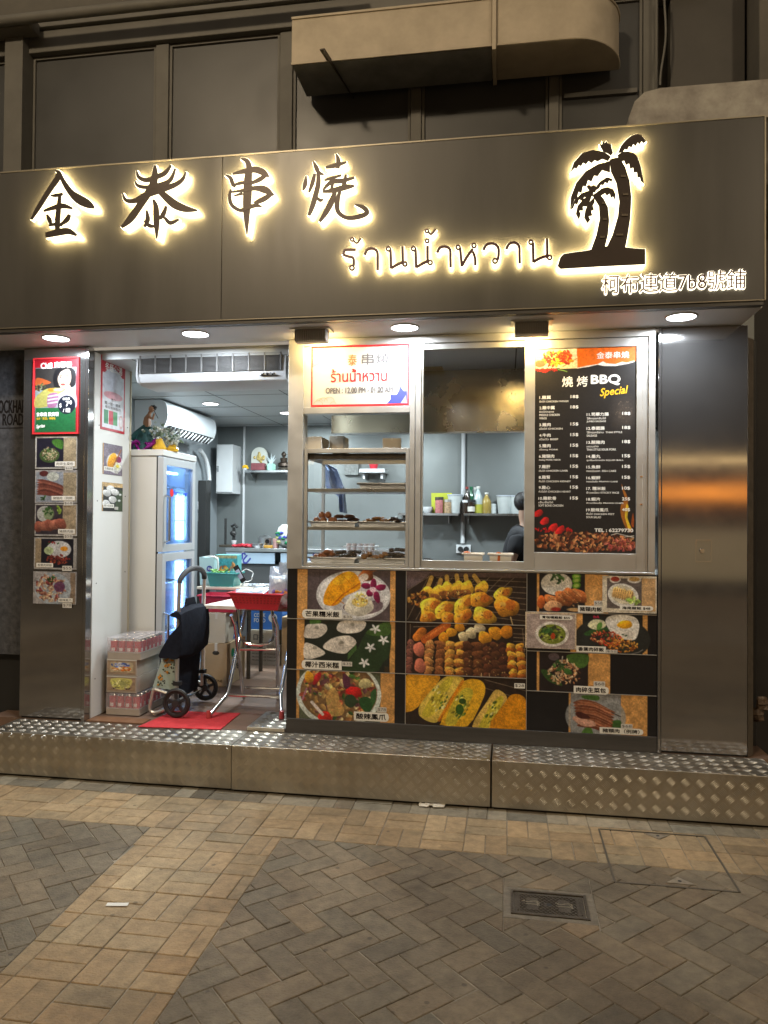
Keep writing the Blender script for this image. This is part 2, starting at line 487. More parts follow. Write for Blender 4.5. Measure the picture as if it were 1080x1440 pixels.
# ------------------------------------------------------------------ printed pictures: colours painted per vertex on a fine grid
class Pic:
    def __init__(s, x0, y0, x1, y1, n, bg):
        s.x0, s.y0, s.x1, s.y1 = x0, y0, x1, y1
        s.w = n; s.h = max(4, int(round(n*(y1-y0)/(x1-x0))))
        s.a = np.ones((s.h, s.w, 3))*np.array(bg)/255.0
        s.px = (x1-x0)/(s.w-1)
        gx = np.linspace(x0, x1, s.w); gy = np.linspace(y0, y1, s.h)
        s.X, s.Y = np.meshgrid(gx, gy)

    def mixin(s, msk, col, a=1.0):
        k = (msk*a)[..., None]
        s.a = s.a*(1-k)+k*np.array(col)/255.0
        return s

    def ell(s, cx, cy, rx, ry, col, rot=0, a=1.0, soft=1.2, shade=0.0):
        c, q = math.cos(R(rot)), math.sin(R(rot))
        dx, dy = s.X-cx, s.Y-cy
        u, v = (dx*c+dy*q)/rx, (-dx*q+dy*c)/ry
        d = np.sqrt(u*u+v*v)
        if shade:
            th = np.arctan2(v, u); f1, f2, f3 = RNG.uniform(0, 6.28, 3)
            d = d*(1+shade*(.20*np.sin(2*th+f1)+.14*np.sin(3*th+f2)+.09*np.sin(5*th+f3)))
        m = np.clip((1-d)*min(rx, ry)/(s.px*soft)+.5, 0, 1)
        if shade:
            k = (m*a)[..., None]
            lum = np.clip(1-shade*(.5*u+.75*v), 0, 2)[..., None]
            s.a = s.a*(1-k)+k*np.clip(np.array(col)/255.0*lum, 0, 1)
            return s
        return s.mixin(m, col, a)

    def poly(s, pts, col, a=1.0):
        p = np.array(pts, float)
        ins = np.zeros(s.X.shape, bool)
        dist = np.full(s.X.shape, 1e9)
        n = len(p)
        for i in range(n):
            x1, y1 = p[i]; x2, y2 = p[(i+1) % n]
            if y1 != y2:
                cond = ((y1 > s.Y) != (y2 > s.Y)) & (s.X < (x2-x1)*(s.Y-y1)/(y2-y1)+x1)
                ins ^= cond
            L2 = (x2-x1)**2+(y2-y1)**2+1e-9
            t = np.clip(((s.X-x1)*(x2-x1)+(s.Y-y1)*(y2-y1))/L2, 0, 1)
            dist = np.minimum(dist, np.hypot(s.X-x1-t*(x2-x1), s.Y-y1-t*(y2-y1)))
        sd = np.where(ins, dist, -dist)
        return s.mixin(np.clip(sd/(s.px*1.2)+.5, 0, 1), col, a)

    def spoly(s, pts, col, a=1.0): return s.poly(smoothpoly(pts), col, a)

    def line(s, pts, w, col, a=1.0):
        p = np.array(pts, float)
        dist = np.full(s.X.shape, 1e9)
        for i in range(len(p)-1):
            x1, y1 = p[i]; x2, y2 = p[i+1]
            L2 = (x2-x1)**2+(y2-y1)**2+1e-9
            t = np.clip(((s.X-x1)*(x2-x1)+(s.Y-y1)*(y2-y1))/L2, 0, 1)
            dist = np.minimum(dist, np.hypot(s.X-x1-t*(x2-x1), s.Y-y1-t*(y2-y1)))
        return s.mixin(np.clip((w/2-dist)/(s.px*1.2)+.5, 0, 1), col, a)

    def rect(s, x0, y0, x1, y1, col, a=1.0):
        m = np.clip((s.X-x0)/s.px+.5, 0, 1)*np.clip((x1-s.X)/s.px+.5, 0, 1)*np.clip((s.Y-y0)/s.px+.5, 0, 1)*np.clip((y1-s.Y)/s.px+.5, 0, 1)
        return s.mixin(m, col, a)

    def blobs(s, cx, cy, rx, ry, n, lo, hi, cols, asp=1.8, rot=None, a=.95, shade=.35):
        for i in range(n):
            t, r = RNG.uniform(0, 6.283), math.sqrt(RNG.uniform(0, 1))
            k = RNG.uniform(lo, hi)
            c = np.array(cols[RNG.integers(len(cols))])*RNG.uniform(.8, 1.15)
            s.ell(cx+math.cos(t)*r*rx, cy+math.sin(t)*r*ry, k, k/asp, np.clip(c, 0, 255), RNG.uniform(0, 180) if rot is None else rot+RNG.uniform(-25, 25), a, 1.2, shade)
        return s

    def noise(s, amp=.08, cell=6):
        def vn(c):
            g = RNG.uniform(-1, 1, (int(s.h/c)+3, int(s.w/c)+3))
            yy, xx = np.arange(s.h)/c, np.arange(s.w)/c
            yi, xi = yy.astype(int), xx.astype(int)
            fy, fx = (yy-yi)[:, None], (xx-xi)[None, :]
            fy, fx = fy*fy*(3-2*fy), fx*fx*(3-2*fx)
            A = g[yi][:, xi]; B = g[yi][:, xi+1]; C = g[yi+1][:, xi]; D = g[yi+1][:, xi+1]
            return A*(1-fx)*(1-fy)+B*fx*(1-fy)+C*(1-fx)*fy+D*fx*fy
        k = vn(cell)+.6*vn(max(1.5, cell/2.5))
        s.a = np.clip(s.a*(1+amp*k[..., None]), 0, 1)
        return s

    def build(s, name, quadpts, parent=None, gain=1.0):
        """quadpts: 3-D corners top-left, top-right, bottom-right, bottom-left"""
        tl, tr, br, bl = (np.array(q, float) for q in quadpts)
        u = np.linspace(0, 1, s.w)[None, :, None]; v = np.linspace(0, 1, s.h)[:, None, None]
        V = ((tl*(1-u)+tr*u)*(1-v)+(bl*(1-u)+br*u)*v).reshape(-1, 3)
        idx = np.arange(s.w*s.h).reshape(s.h, s.w)
        F = np.stack([idx[:-1, :-1], idx[1:, :-1], idx[1:, 1:], idx[:-1, 1:]], -1).reshape(-1, 4)
        off = np.array(WLOC[parent.name]) if parent is not None else (bl+br)/2
        me = bpy.data.meshes.new(name)
        me.vertices.add(len(V)); me.vertices.foreach_set('co', (V-off).ravel())
        me.loops.add(F.size); me.loops.foreach_set('vertex_index', F.ravel())
        me.polygons.add(len(F)); me.polygons.foreach_set('loop_start', np.arange(0, F.size, 4))
        me.update(calc_edges=True)
        c = np.clip(s.a, 0, 1)
        c = np.where(c <= .04045, c/12.92, ((c+.055)/1.055)**2.4)*gain
        at = me.color_attributes.new('tone', 'FLOAT_COLOR', 'POINT')
        buf = np.ones((s.w*s.h, 4)); buf[:, :3] = c.reshape(-1, 3)
        at.data.foreach_set('color', buf.ravel())
        me.materials.append(MT['print'])
        me.validate()
        o = bpy.data.objects.new(name, me); COL.objects.link(o)
        if parent is not None: o.parent = parent
        else: o.location = off
        WLOC[o.name] = tuple(off)
        return o


def facing(x0, x1, z0, z1, Y):
    return [(x0, Y, z1), (x1, Y, z1), (x1, Y, z0), (x0, Y, z0)]


# ================================================================== SETTING
# ---- pavement: every brick is real relief inside one ground sheet
def clip(poly, a, b):
    """keep the part of poly left of the line a->b"""
    out = []
    n = len(poly)
    def side(p): return (b[0]-a[0])*(p[1]-a[1])-(b[1]-a[1])*(p[0]-a[0])
    for i in range(n):
        p, q = poly[i], poly[(i+1) % n]
        sp, sq = side(p), side(q)
        if sp >= 0: out.append(p)
        if sp*sq < 0:
            t = sp/(sp-sq); out.append((p[0]+(q[0]-p[0])*t, p[1]+(q[1]-p[1])*t))
    return out


def parea(p): return .5*sum(p[i][0]*p[(i+1) % len(p)][1]-p[(i+1) % len(p)][0]*p[i][1] for i in range(len(p)))


def inset(p, d):
    n = len(p); out = []
    for i in range(n):
        a, b, c = (np.array(p[(i+k) % n]) for k in (-1, 0, 1))
        e1, e2 = b-a, c-b
        l1, l2 = np.hypot(*e1), np.hypot(*e2)
        if l1 < 1e-6 or l2 < 1e-6: return None
        n1 = np.array([-e1[1], e1[0]])/l1; n2 = np.array([-e2[1], e2[0]])/l2
        k = 1+n1.dot(n2)
        if k < .15: return None
        out.append(tuple(b+(n1+n2)*d/k))
    return out if parea(out) > 2e-5 else None


pv = MB()
TAN = (.275, .195, .106); GRY = (.155, .121, .078)
bricks_done = 0


def brick(poly, base, sp=.08):
    global bricks_done
    if len(poly) < 3 or parea(poly) < 3e-4: return
    a = inset(poly, random.uniform(.0010, .0028))
    if not a: return
    b = inset(a, .0025)
    if not b: return
    cx = sum(q[0] for q in a)/len(a); cy = sum(q[1] for q in a)/len(a)
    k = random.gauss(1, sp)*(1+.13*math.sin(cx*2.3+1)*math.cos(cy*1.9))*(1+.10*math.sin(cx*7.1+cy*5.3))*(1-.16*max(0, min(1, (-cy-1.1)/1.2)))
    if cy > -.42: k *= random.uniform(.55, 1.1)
    wa = random.gauss(0, .03)
    col = tuple(max(.02, c*k*(1+wa*s)) for c, s in zip(base, (1, 0, -1)))
    tx, ty, h = random.gauss(0, .006), random.gauss(0, .006), random.gauss(0, .0007)
    z = lambda q: h+(q[0]-cx)*tx+(q[1]-cy)*ty
    n = len(a)
    vs = [(q[0], q[1], -.009) for q in a]+[(q[0], q[1], z(q)-.0022) for q in a]+[(q[0], q[1], z(q)) for q in b]
    fs = [(i, (i+1) % n, n+(i+1) % n, n+i) for i in range(n)]+[(n+i, n+(i+1) % n, 2*n+(i+1) % n, 2*n+i) for i in range(n)]+[tuple(range(2*n, 3*n))]
    pv.add(vs, fs, 0, col)
    bricks_done += 1


def clipall(poly, region):
    for i in range(len(region)):
        poly = clip(poly, region[i], region[(i+1) % len(region)])
        if len(poly) < 3: return []
    return poly


BX0, BX1, BY0, BY1 = -6.0, 4.2, -5.6, STEP_Y+.03
cover = (.024, .322, -1.335, -1.145)                     # iron cover in the paving
acc = (.455, .948, -1.004, -.452)                        # framed access panel filled with bricks
bl, br_ = (-1.712, -.822), (-1.045, -.822)
blf, brf = (-1.45, BY0), (-.985, BY0)
reg_tan = [(BX0, -.822), (BX1, -.822), (BX1, BY1), (BX0, BY1)]
reg_band = [blf, brf, br_, bl]
reg_l = [(BX0, BY0), blf, bl, (BX0, -.822)]
reg_r = [brf, (BX1, BY0), (BX1, -.822), br_]


def put(poly, region, base, sp=.08):
    p = clipall(poly, region)
    if len(p) < 3: return
    a0, a1, b0, b1 = cover[0]-.028, cover[1]+.028, cover[2]-.028, cover[3]+.028
    if max(q[0] for q in p) < a0 or min(q[0] for q in p) > a1 or max(q[1] for q in p) < b0 or min(q[1] for q in p) > b1: return brick(p, base, sp)
    brick(clip(p, (a0, 0), (a0, 1)), base, sp); brick(clip(p, (a1, 1), (a1, 0)), base, sp)      # cut round the iron cover
    mid = clip(clip(p, (a0, 1), (a0, 0)), (a1, 0), (a1, 1))
    if len(mid) > 2: brick(clip(mid, (1, b0), (0, b0)), base, sp); brick(clip(mid, (0, b1), (1, b1)), base, sp)


# tan strip and band: basket weave of brick pairs square to the shop
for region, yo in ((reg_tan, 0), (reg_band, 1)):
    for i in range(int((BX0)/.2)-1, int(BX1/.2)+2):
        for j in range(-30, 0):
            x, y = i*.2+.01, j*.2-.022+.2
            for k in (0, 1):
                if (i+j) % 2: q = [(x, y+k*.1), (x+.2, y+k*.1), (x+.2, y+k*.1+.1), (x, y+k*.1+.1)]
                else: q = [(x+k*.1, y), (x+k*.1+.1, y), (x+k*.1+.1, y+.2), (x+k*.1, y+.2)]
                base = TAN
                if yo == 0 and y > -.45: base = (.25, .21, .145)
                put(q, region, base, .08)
# grey fields: 45 degree herringbone
c45 = math.sqrt(.5)
for i in range(-75, 75):
    for j in range(-75, 75):
        for kind in (0, 1):
            # unit herringbone tiling: period (2,-... ) built from L pairs
            if (i+j*1) % 4 == 0 and kind == 0: rect = (i, j, 2, 1)
            elif (i-0+j) % 4 == 2 and kind == 1: rect = (i, j, 1, 2)
            else: continue
            u, v, w, h = rect
            q = [(u, v), (u+w, v), (u+w, v+h), (u, v+h)]
            q = [((a*c45-b*c45)*.1-1.0, (a*c45+b*c45)*.1-2.6) for a, b in q]
            if max(p[0] for p in q) < BX0 or min(p[0] for p in q) > BX1: continue
            if max(p[1] for p in q) < BY0 or min(p[1] for p in q) > -.82: continue
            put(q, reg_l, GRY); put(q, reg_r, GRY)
pn = MT['paving'].node_tree; PN, PL = pn.nodes, pn.links
pb = PN['Principled BSDF']; src_ = pb.inputs['Base Color'].links[0].from_socket
tc_ = PN.new('ShaderNodeTexCoord')
def stain(kind, scale, lo, hi, a, b):
    global src_
    if kind == 'noise':
        n_ = PN.new('ShaderNodeTexNoise'); n_.inputs['Scale'].default_value = scale; n_.inputs['Detail'].default_value = 7; o_ = n_.outputs['Fac']
    else:
        n_ = PN.new('ShaderNodeTexVoronoi'); n_.inputs['Scale'].default_value = scale; n_.inputs['Randomness'].default_value = 1; o_ = n_.outputs['Distance']
    PL.new(tc_.outputs['Object'], n_.inputs['Vector'])
    r_ = PN.new('ShaderNodeMapRange'); r_.inputs['From Min'].default_value = lo; r_.inputs['From Max'].default_value = hi; r_.inputs['To Min'].default_value = a; r_.inputs['To Max'].default_value = b
    PL.new(o_, r_.inputs['Value'])
    x_ = PN.new('ShaderNodeMix'); x_.data_type = 'RGBA'; x_.blend_type = 'MULTIPLY'; x_.inputs[0].default_value = 1
    PL.new(src_, x_.inputs[6]); PL.new(r_.outputs['Result'], x_.inputs[7]); src_ = x_.outputs[2]
stain('noise', 1.7, .32, .68, .74, 1.16); stain('noise', 7.0, .30, .46, .78, 1.0); stain('spot', 6.5, .045, .075, .55, 1.0); stain('spot', 3.1, .035, .05, 1.35, 1.0)
PL.new(src_, pb.inputs['Base Color'])
pave = pv.build('pavement', MT['paving'], origin=(0, 0, 0)); pave['kind'] = 'structure'
g = MB(); g.box(-70, 70, -70, 70, -.4, -.0042)
rd = MB(); rd.box(-70, 70, -70, BY0-.004, -.004, -.0005); rd = rd.build('road', mat('road_paving', (.13, .112, .088), .8, 0, vary=.3, vscale=3), origin=(0, 0, 0)); rd['kind'] = 'structure'
gr = g.build('ground', MT['joint'], origin=(0, 0, 0)); gr['kind'] = 'structure'

# ---- iron cover
c0 = thing('manhole_cover', 'small rectangular cast iron cover set in the grey paving', 'manhole cover', ((cover[0]+cover[1])/2, (cover[2]+cover[3])/2, 0))
m = MB(); x0, x1, y0, y1 = cover
for a in ((x0-.028, x0, y0-.028, y1+.028), (x1, x1+.028, y0-.028, y1+.028), (x0, x1, y0-.028, y0), (x0, x1, y1, y1+.028)): m.box(*a, -.012, -.0015)
m.build('surround', mat('cover_mortar', (.14, .12, .09), .9, 0, vary=.3, vscale=25, bump=.5, bscale=80), c0)
m = MB()
for a in ((x0, x0+.011, y0, y1), (x1-.011, x1, y0, y1), (x0+.011, x1-.011, y0, y0+.011), (x0+.011, x1-.011, y1-.011, y1)): m.box(*a, -.012, .004)
m.build('frame', MT['iron'], c0, bevel=.0015)
m = MB(); m.box(x0+.014, x1-.014, y0+.014, y1-.014, -.012, -.001)
for xa in (x0+.026, x1-.026-.004):
    m.box(xa, xa+.004, y0+.03, y1-.03, -.001, .002)
for k in range(26):
    for l in range(12):
        px, py = x0+.04+k*.0088, y0+.03+l*.0115
        if px > x1-.04 or py > y1-.03: continue
        if abs(px-(x0+x1)/2) < .014 and abs(py-(y0+y1)/2) < .014: continue
        if x0+.06 < px < x0+.105 and y0+.05 < py < y1-.05: continue
        if x1-.115 < px < x1-.07 and y0+.05 < py < y1-.05: continue
        s_ = 1 if (k+l) % 2 else -1
        m.obox((px, py, 0), (.0035, .0035*s_, 0), (-.0008*s_, .0008, 0), (0, 0, .0012))
lid = m.build('lid', MT['iron'], c0)
m = MB()
up = lambda u, v, d: (u, v, .0006+d)
text(m, 'ST', (x0+.060, y0+.062, x0+.098, y1-.062), up, bold=.02, rot=-1.57); m.build('lettering', MT['iron2'], lid)
m = MB(); text(m, 'ST', (x1-.110, y0+.062, x1-.072, y1-.062), up, bold=.02, rot=-1.57)
m.build('lettering', MT['iron2'], lid)
m = MB(); m.cyl(((x0+x1)/2, (y0+y1)/2, -.0009), ((x0+x1)/2, (y0+y1)/2, -.0005), .011, n=16)
m.build('keyhole', MT['black'], lid)

# ---- access frame (thin metal rim, two triangular lifting plates)
c1 = thing('access_frame', 'thin metal rim of an inset paved access panel beside the shop step', 'access cover', (.70, -.73, 0))
m = MB(); x0, x1, y0, y1 = acc
for a in ((x0-.004, x0+.004, y0, y1), (x1-.004, x1+.004, y0, y1), (x0+.0042, x1-.0042, y0-.004, y0+.004), (x0+.0042, x1-.0042, y1-.004, y1+.004)): m.box(*a, -.012, .0032)
m.build('rim', mat('worn_rim', (.10, .085, .065), .6, .4), c1)
for yy, sg in ((y0+.03, 1), (y1-.015, -1)):
    m = MB()
    m.prism([(x0+.21, yy), (x0+.33, yy), (x0+.27, yy+.06*sg)], lambda u, v, d: (u, v, d), .0035, -.01)
    tp = m.build('lifting_plate', mat('plate_metal', (.30, .26, .20), .5, .6, vary=.2, vscale=30), c1)
    m = MB(); m.cyl((x0+.27, yy+.022*sg, .0036), (x0+.27, yy+.022*sg, .0042), .008, n=12)
    m.build('keyhole', MT['black'], tp)

# ---- litter
q = P(165, 1273, Z=0)
m = MB(); m.obox((q.x, q.y, .0035), (.042, .006, .0008), (-.003, .012, 0), (0, 0, .0006))
tag(m.build('paper_scrap', MT['sticker']), 'narrow pale paper strip lying on the tan brick band', 'paper scrap')
m = MB(); q = P(606, 1136, Z=0)
for k in range(6):
    m.obox((q.x+random.uniform(-.05, .05), -.312+random.uniform(-.014, .004), .008+random.uniform(0, .006)), (random.uniform(.02, .035), random.uniform(-.01, .01), random.uniform(-.004, .004)), (.002, .012, random.uniform(-.005, .005)), (0, .001, .0015))
tag(m.build('crumpled_wrapper', MT['cardwhite']), 'crumpled beige wrapper lying against the foot of the middle step', 'litter')


# ---- tread plate steps
def lugs(mb, o, eu, ev, nrm, U, V, pitch=.07):
    o, eu, ev, nrm = map(Vector, (o, eu, ev, nrm))
    for a in range(int(U/pitch*2)+1):
        for b in range(int(V/pitch*2)+1):
            if (a+b) % 2: continue
            sg = 1 if a % 2 else -1
            cu, cv = (a+.5)*pitch/2, (b+.35)*pitch/2
            for k in range(-2, 3):
                du, dv = (eu+ev*sg)*c45, (ev-eu*sg)*c45
                cc = cu+(-sg*k*.0078)*c45, cv+(k*.0078)*c45
                hl = .0195
                if not (.014 < cc[0] < U-.014 and .014 < cc[1] < V-.014): continue
                c = o+eu*cc[0]+ev*cc[1]
                w = .0028
                base = [c-du*hl, c-dv*w, c+du*hl, c+dv*w]
                t1, t2 = c-du*hl*.55+nrm*.0023, c+du*hl*.55+nrm*.0023
                mb.add(base+[t1, t2], [(0, 1, 5, 4), (1, 2, 5), (2, 3, 4, 5), (3, 0, 4)])


def step(name, x0, x1, label, yf=STEP_Y, zt=STEP_Z, z0=.014, yb=.0):
    t = thing(name, label, 'step', ((x0+x1)/2, (yf+yb)/2, 0), 'tread plate steps')
    m = MB(); m.box(x0, x1, yf, yb, z0, zt)
    m.build('step_body', MT['tread'], t, bevel=.003)
    m = MB(); lugs(m, (x0, yf, z0), (1, 0, 0), (0, 0, 1), (0, -1, 0), x1-x0, zt-z0)
    lugs(m, (x0, yf, zt), (1, 0, 0), (0, 1, 0), (0, 0, 1), x1-x0, yb-yf)
    m.build('raised_tread_pattern', MT['tread'], t)
    m = MB(); m.box(x0+.01, x1-.01, yf+.02, yb-.01, 0, z0)
    m.build('base', MT['dark'], t)
    return t


XA, XB, XC, XD = -3.0, P(325, 1080, Y=STEP_Y).x, P(690.5, 1100, Y=STEP_Y).x, P(1073, 1064, Y=.0).x
step('tread_plate_step', XA, XB-.002, 'left length of the checker plate step, below the open doorway', yf=STEP_Y+.006, zt=STEP_Z-.002)
step('tread_plate_step', XB+.002, XC-.004, 'middle length of the checker plate step, under the skewer pictures')
step('tread_plate_step', XC+.004, XD, 'right length of the checker plate step, running under the right steel pillar')

# ---- steel pillars
def pillar(x0, x1, label):
    t = thing('steel_pillar', label, 'pillar', ((x0+x1)/2, .15, STEP_Z), 'steel clad pillars')
    m = MB(); m.box(x0, x1, 0, .30, STEP_Z+.012, SOF_Z-.002)
    m.build('cladding', MT['steel'], t, bevel=.004, seg=3)
    m = MB(); m.box(x0+.01, x1-.01, .012, .29, STEP_Z, STEP_Z+.012)
    m.build('base', MT['dark'], t)
    return t


p1 = pillar(-3.006, -2.585, 'bluish steel clad pillar hung with the red framed drinks poster')
p2 = pillar(.832, 1.275, 'bare brown-reflecting steel pillar with a small lock plate')
m = MB()
for xa, xb, ya in ((-2.583, -2.574, -.004), (-2.572, -2.556, -.012)): m.box(xa, xb, ya, .05, STEP_Z, SOF_Z-.003)
m.build('corner_trim', MT['steel'], p1, bevel=.002)
m = MB(); m.prism([(1.2765, .0), (1.318, .05), (1.318, .29), (1.2765, .29)], lambda u, v, d: (u, v, d), SOF_Z-.07, STEP_Z+.004)
m.build('edge_flange', mat('rough_flange_metal', (.25, .21, .16), .5, .8, vary=.2, vscale=20), p2)
m = MB(); m.box(.814, .829, -.012, .05, STEP_Z+.004, SOF_Z-.003)
m.build('corner_trim', MT['steel'], p2, bevel=.002)
x0, x1, z0, z1 = rc(978, 759, 1000, 790, 0)
m = MB()
for a in ((x0, x0+.003, z0, z1), (x1-.003, x1, z0, z1), (x0+.003, x1-.003, z0, z0+.003), (x0+.003, x1-.003, z1-.003, z1)): m.box(a[0], a[1], -.0025, .001, a[2], a[3])
lp = m.build('lock_plate', MT['chrome'], p2)
m = MB(); m.cyl(((x0+x1)/2-.006, -.009, (z0+z1)/2), ((x0+x1)/2-.006, .0, (z0+z1)/2), .012, .014, n=18)
m.build('lock', MT['chrome'], lp, smooth=True)

# ---- signboard
SB = thing('signboard', 'long dark fascia sign with glowing characters and a palm tree emblem', 'shop sign', (-.9, SIGN_Y, SOF_Z))
SX0, SX1 = -3.35, P(1077, 290, Y=SIGN_Y).x
lip = P(540, 442, Y=SIGN_Y).z
seam = P(312, 330, Y=SIGN_Y).x
m = MB()
m.box(SX0, seam-.0015, SIGN_Y, SIGN_Y+.05, lip+.004, SIGN_TOP-.008)
m.box(seam+.0015, SX1-.008, SIGN_Y, SIGN_Y+.05, lip+.004, SIGN_TOP-.008)
m.build('front_panel', MT['fascia'], SB, bevel=.001)
m = MB(); m.box(SX0, SX1-.008, SIGN_Y+.006, SIGN_Y+.05, SOF_Z+.001, lip+.002)
m.build('lower_lip', MT['fascia'], SB, bevel=.001)
m = MB(); m.box(SX0, SX1, SIGN_Y-.004, SIGN_Y+.05, SIGN_TOP-.007, SIGN_TOP)
m.box(SX1-.007, SX1, SIGN_Y-.004, SIGN_Y+.05, lip, SIGN_TOP-.0075)
m.box(SX0, SX1-.0075, SIGN_Y-.003, SIGN_Y+.004, lip-.001, lip+.0035)
m.build('edge_trim', MT['fasciaedge'], SB)
m = MB(); m.box(SX0, SX1-.0005, SIGN_Y+.0505, .045, SOF_Z, SOF_Z+.03)
m.build('soffit', MT['soffit'], SB)
m = MB(); m.box(SX0, SX1-.001, SIGN_Y+.0505, .03, SIGN_TOP-.05, SIGN_TOP-.01); m.box(SX1-.012, SX1-.001, SIGN_Y+.0505, .045, SOF_Z+.031, SIGN_TOP-.052)
m.build('top_cover', MT['fascia'], SB)

FACE_D, LIT0, LIT1 = .050, .025, .044


def zoomplace(ox, oy, s):
    def f(x, y, d):
        q = P(ox+x/s, oy+y/s, Y=SIGN_Y)
        return (q.x, SIGN_Y-d, q.z)
    return f


def grow(pts, d):
    if parea(pts) < 0: pts = pts[::-1]
    n = len(pts); out = []
    for i in range(n):
        a, b, c = (np.array(pts[(i+k) % n]) for k in (-1, 0, 1))
        e1, e2 = b-a, c-b; l1, l2 = np.hypot(*e1), np.hypot(*e2)
        if l1 < 1e-6 or l2 < 1e-6: out.append(tuple(b)); continue
        n1 = np.array([e1[1], -e1[0]])/l1; n2 = np.array([e2[1], -e2[0]])/l2
        k = max(.45, 1+n1.dot(n2)); out.append(tuple(b+(n1+n2)*d/k))
    return out


def halo_part(name, outlines, place, facemat='letter', label=None, rim=3.6):
    """dark metal face standing off the sign on a lit acrylic body of the same outline"""
    a, b = MB(), MB()
    for k, pts in enumerate(outlines):
        e = k*.00025
        a.prism(pts, place, FACE_D+e, LIT1+.0012+e*.3)
        b.prism(grow(pts, rim), place, LIT1-e*.3, LIT0+e*.3, 0, 0, 1)
    o = a.build(name, MT[facemat], SB)
    if label: o['label'] = label
    b.build('lit_edge', [MT['edge'], MT['halo']], o)
    return o


def strokes(list_, k=5): return [stroke(s_, k) for s_ in list_]


pl1 = zoomplace(30, 210, 3.857)
pl2 = zoomplace(300, 210, 4.154)
halo_part('sign_character', strokes([
    [(214, 138, 5), (228, 148, 13), (222, 180, 15), (190, 226, 14), (160, 272, 13), (122, 333, 12), (82, 400, 5)],
    [(236, 146, 6), (246, 176, 10), (262, 207, 13), (296, 255, 17), (338, 290, 25), (386, 316, 22), (420, 336, 6)],
    [(186, 270, 4), (212, 270, 9), (252, 262, 7)], [(148, 353, 6), (196, 338, 11), (252, 326, 14), (304, 340, 5)],
    [(236, 268, 8), (230, 335, 12), (224, 400, 14), (222, 465, 12)],
    [(166, 372, 5), (180, 400, 12), (188, 428, 6)], [(288, 372, 8), (274, 400, 13), (240, 428, 6)],
    [(178, 432, 5), (215, 424, 9), (250, 430, 7)], [(160, 484, 14), (218, 470, 18), (280, 462, 17), (326, 484, 6)]]), pl1)
halo_part('sign_character', strokes([
    [(746, 108, 6), (746, 150, 15), (738, 205, 20), (714, 250, 20), (664, 325, 19), (614, 396, 18), (567, 442, 6)],
    [(648, 138, 4), (660, 172, 10), (700, 188, 12), (750, 172, 13), (800, 150, 12), (834, 108, 4)],
    [(640, 194, 4), (656, 218, 9), (700, 226, 10), (772, 214, 12), (828, 188, 11), (856, 126, 4)],
    [(573, 260, 4), (592, 296, 10), (642, 298, 13), (702, 266, 17), (786, 238, 16), (856, 212, 13), (896, 182, 9), (912, 144, 3)],
    [(760, 238, 12), (800, 274, 19), (852, 318, 23), (910, 342, 18), (974, 351, 4)],
    [(738, 292, 6), (752, 335, 14), (755, 415, 16), (756, 503, 3)],
    [(702, 350, 5), (708, 400, 12), (690, 440, 5)], [(690, 408, 5), (716, 432, 11), (744, 436, 6)],
    [(808, 328, 6), (792, 370, 12), (772, 398, 6)], [(784, 376, 5), (806, 398, 9), (830, 418, 11), (876, 400, 4)]]), pl1)
halo_part('sign_character', strokes([
    [(178, 78, 4), (212, 92, 14), (226, 130, 17), (220, 200, 23), (216, 300, 25), (212, 380, 20), (212, 450, 13), (214, 518, 3)],
    [(88, 172, 4), (118, 190, 11), (132, 225, 11), (146, 244, 5)],
    [(130, 168, 5), (190, 154, 13), (256, 142, 18), (308, 158, 19), (340, 184, 5)],
    [(326, 172, 10), (286, 200, 13), (236, 222, 8)], [(124, 236, 5), (180, 220, 9), (240, 214, 8)],
    [(122, 256, 5), (114, 300, 10), (126, 346, 11), (168, 376, 10), (214, 378, 7)],
    [(126, 272, 5), (196, 262, 9), (262, 250, 14), (320, 260, 21), (368, 290, 6)],
    [(352, 286, 11), (312, 312, 15), (256, 338, 10)], [(180, 378, 7), (216, 364, 11), (262, 350, 11), (300, 356, 4)],
    [(140, 294, 4), (190, 280, 8)]]), pl2)
halo_part('sign_character', strokes([
    [(556, 178, 4), (550, 225, 13), (538, 262, 5)], [(598, 96, 5), (614, 130, 13), (628, 158, 11), (658, 172, 4)],
    [(606, 166, 8), (592, 220, 12), (572, 274, 6)], [(626, 160, 10), (626, 222, 14), (608, 300, 15), (590, 360, 14), (572, 408, 8)],
    [(612, 296, 5), (636, 320, 10), (654, 312, 4)],
    [(728, 50, 4), (742, 88, 13), (738, 136, 11)], [(668, 132, 6), (720, 120, 13), (790, 100, 5)],
    [(652, 262, 5), (700, 216, 12), (760, 208, 13), (836, 190, 6)], [(690, 196, 5), (708, 222, 9), (700, 258, 7)],
    [(786, 172, 6), (776, 225, 12), (762, 262, 8)], [(660, 206, 4), (690, 196, 8), (760, 176, 6)],
    [(652, 272, 6), (718, 262, 14), (788, 244, 15), (834, 238, 5)],
    [(724, 268, 10), (702, 330, 17), (670, 390, 15), (634, 444, 7)],
    [(752, 268, 8), (736, 330, 14), (742, 388, 13), (792, 422, 11), (860, 416, 13), (908, 392, 13), (886, 362, 13), (838, 346, 3)]]), pl2)

# Thai line: thin looped strokes
plt = zoomplace(470, 310, 3.273)


def ring(cx, cy, r, w=4.5):
    """a closed loop as two half strokes"""
    n = 9
    a = [(cx+math.cos(math.pi*i/n)*r, cy+math.sin(math.pi*i/n)*r, w) for i in range(n+1)]
    b = [(cx-math.cos(math.pi*i/n)*r, cy-math.sin(math.pi*i/n)*r, w) for i in range(n+1)]
    return [stroke(a, 1), stroke(b, 1)]


def thin(*pts, w=6.2): return stroke([(x, y, w) for x, y in pts], 4)


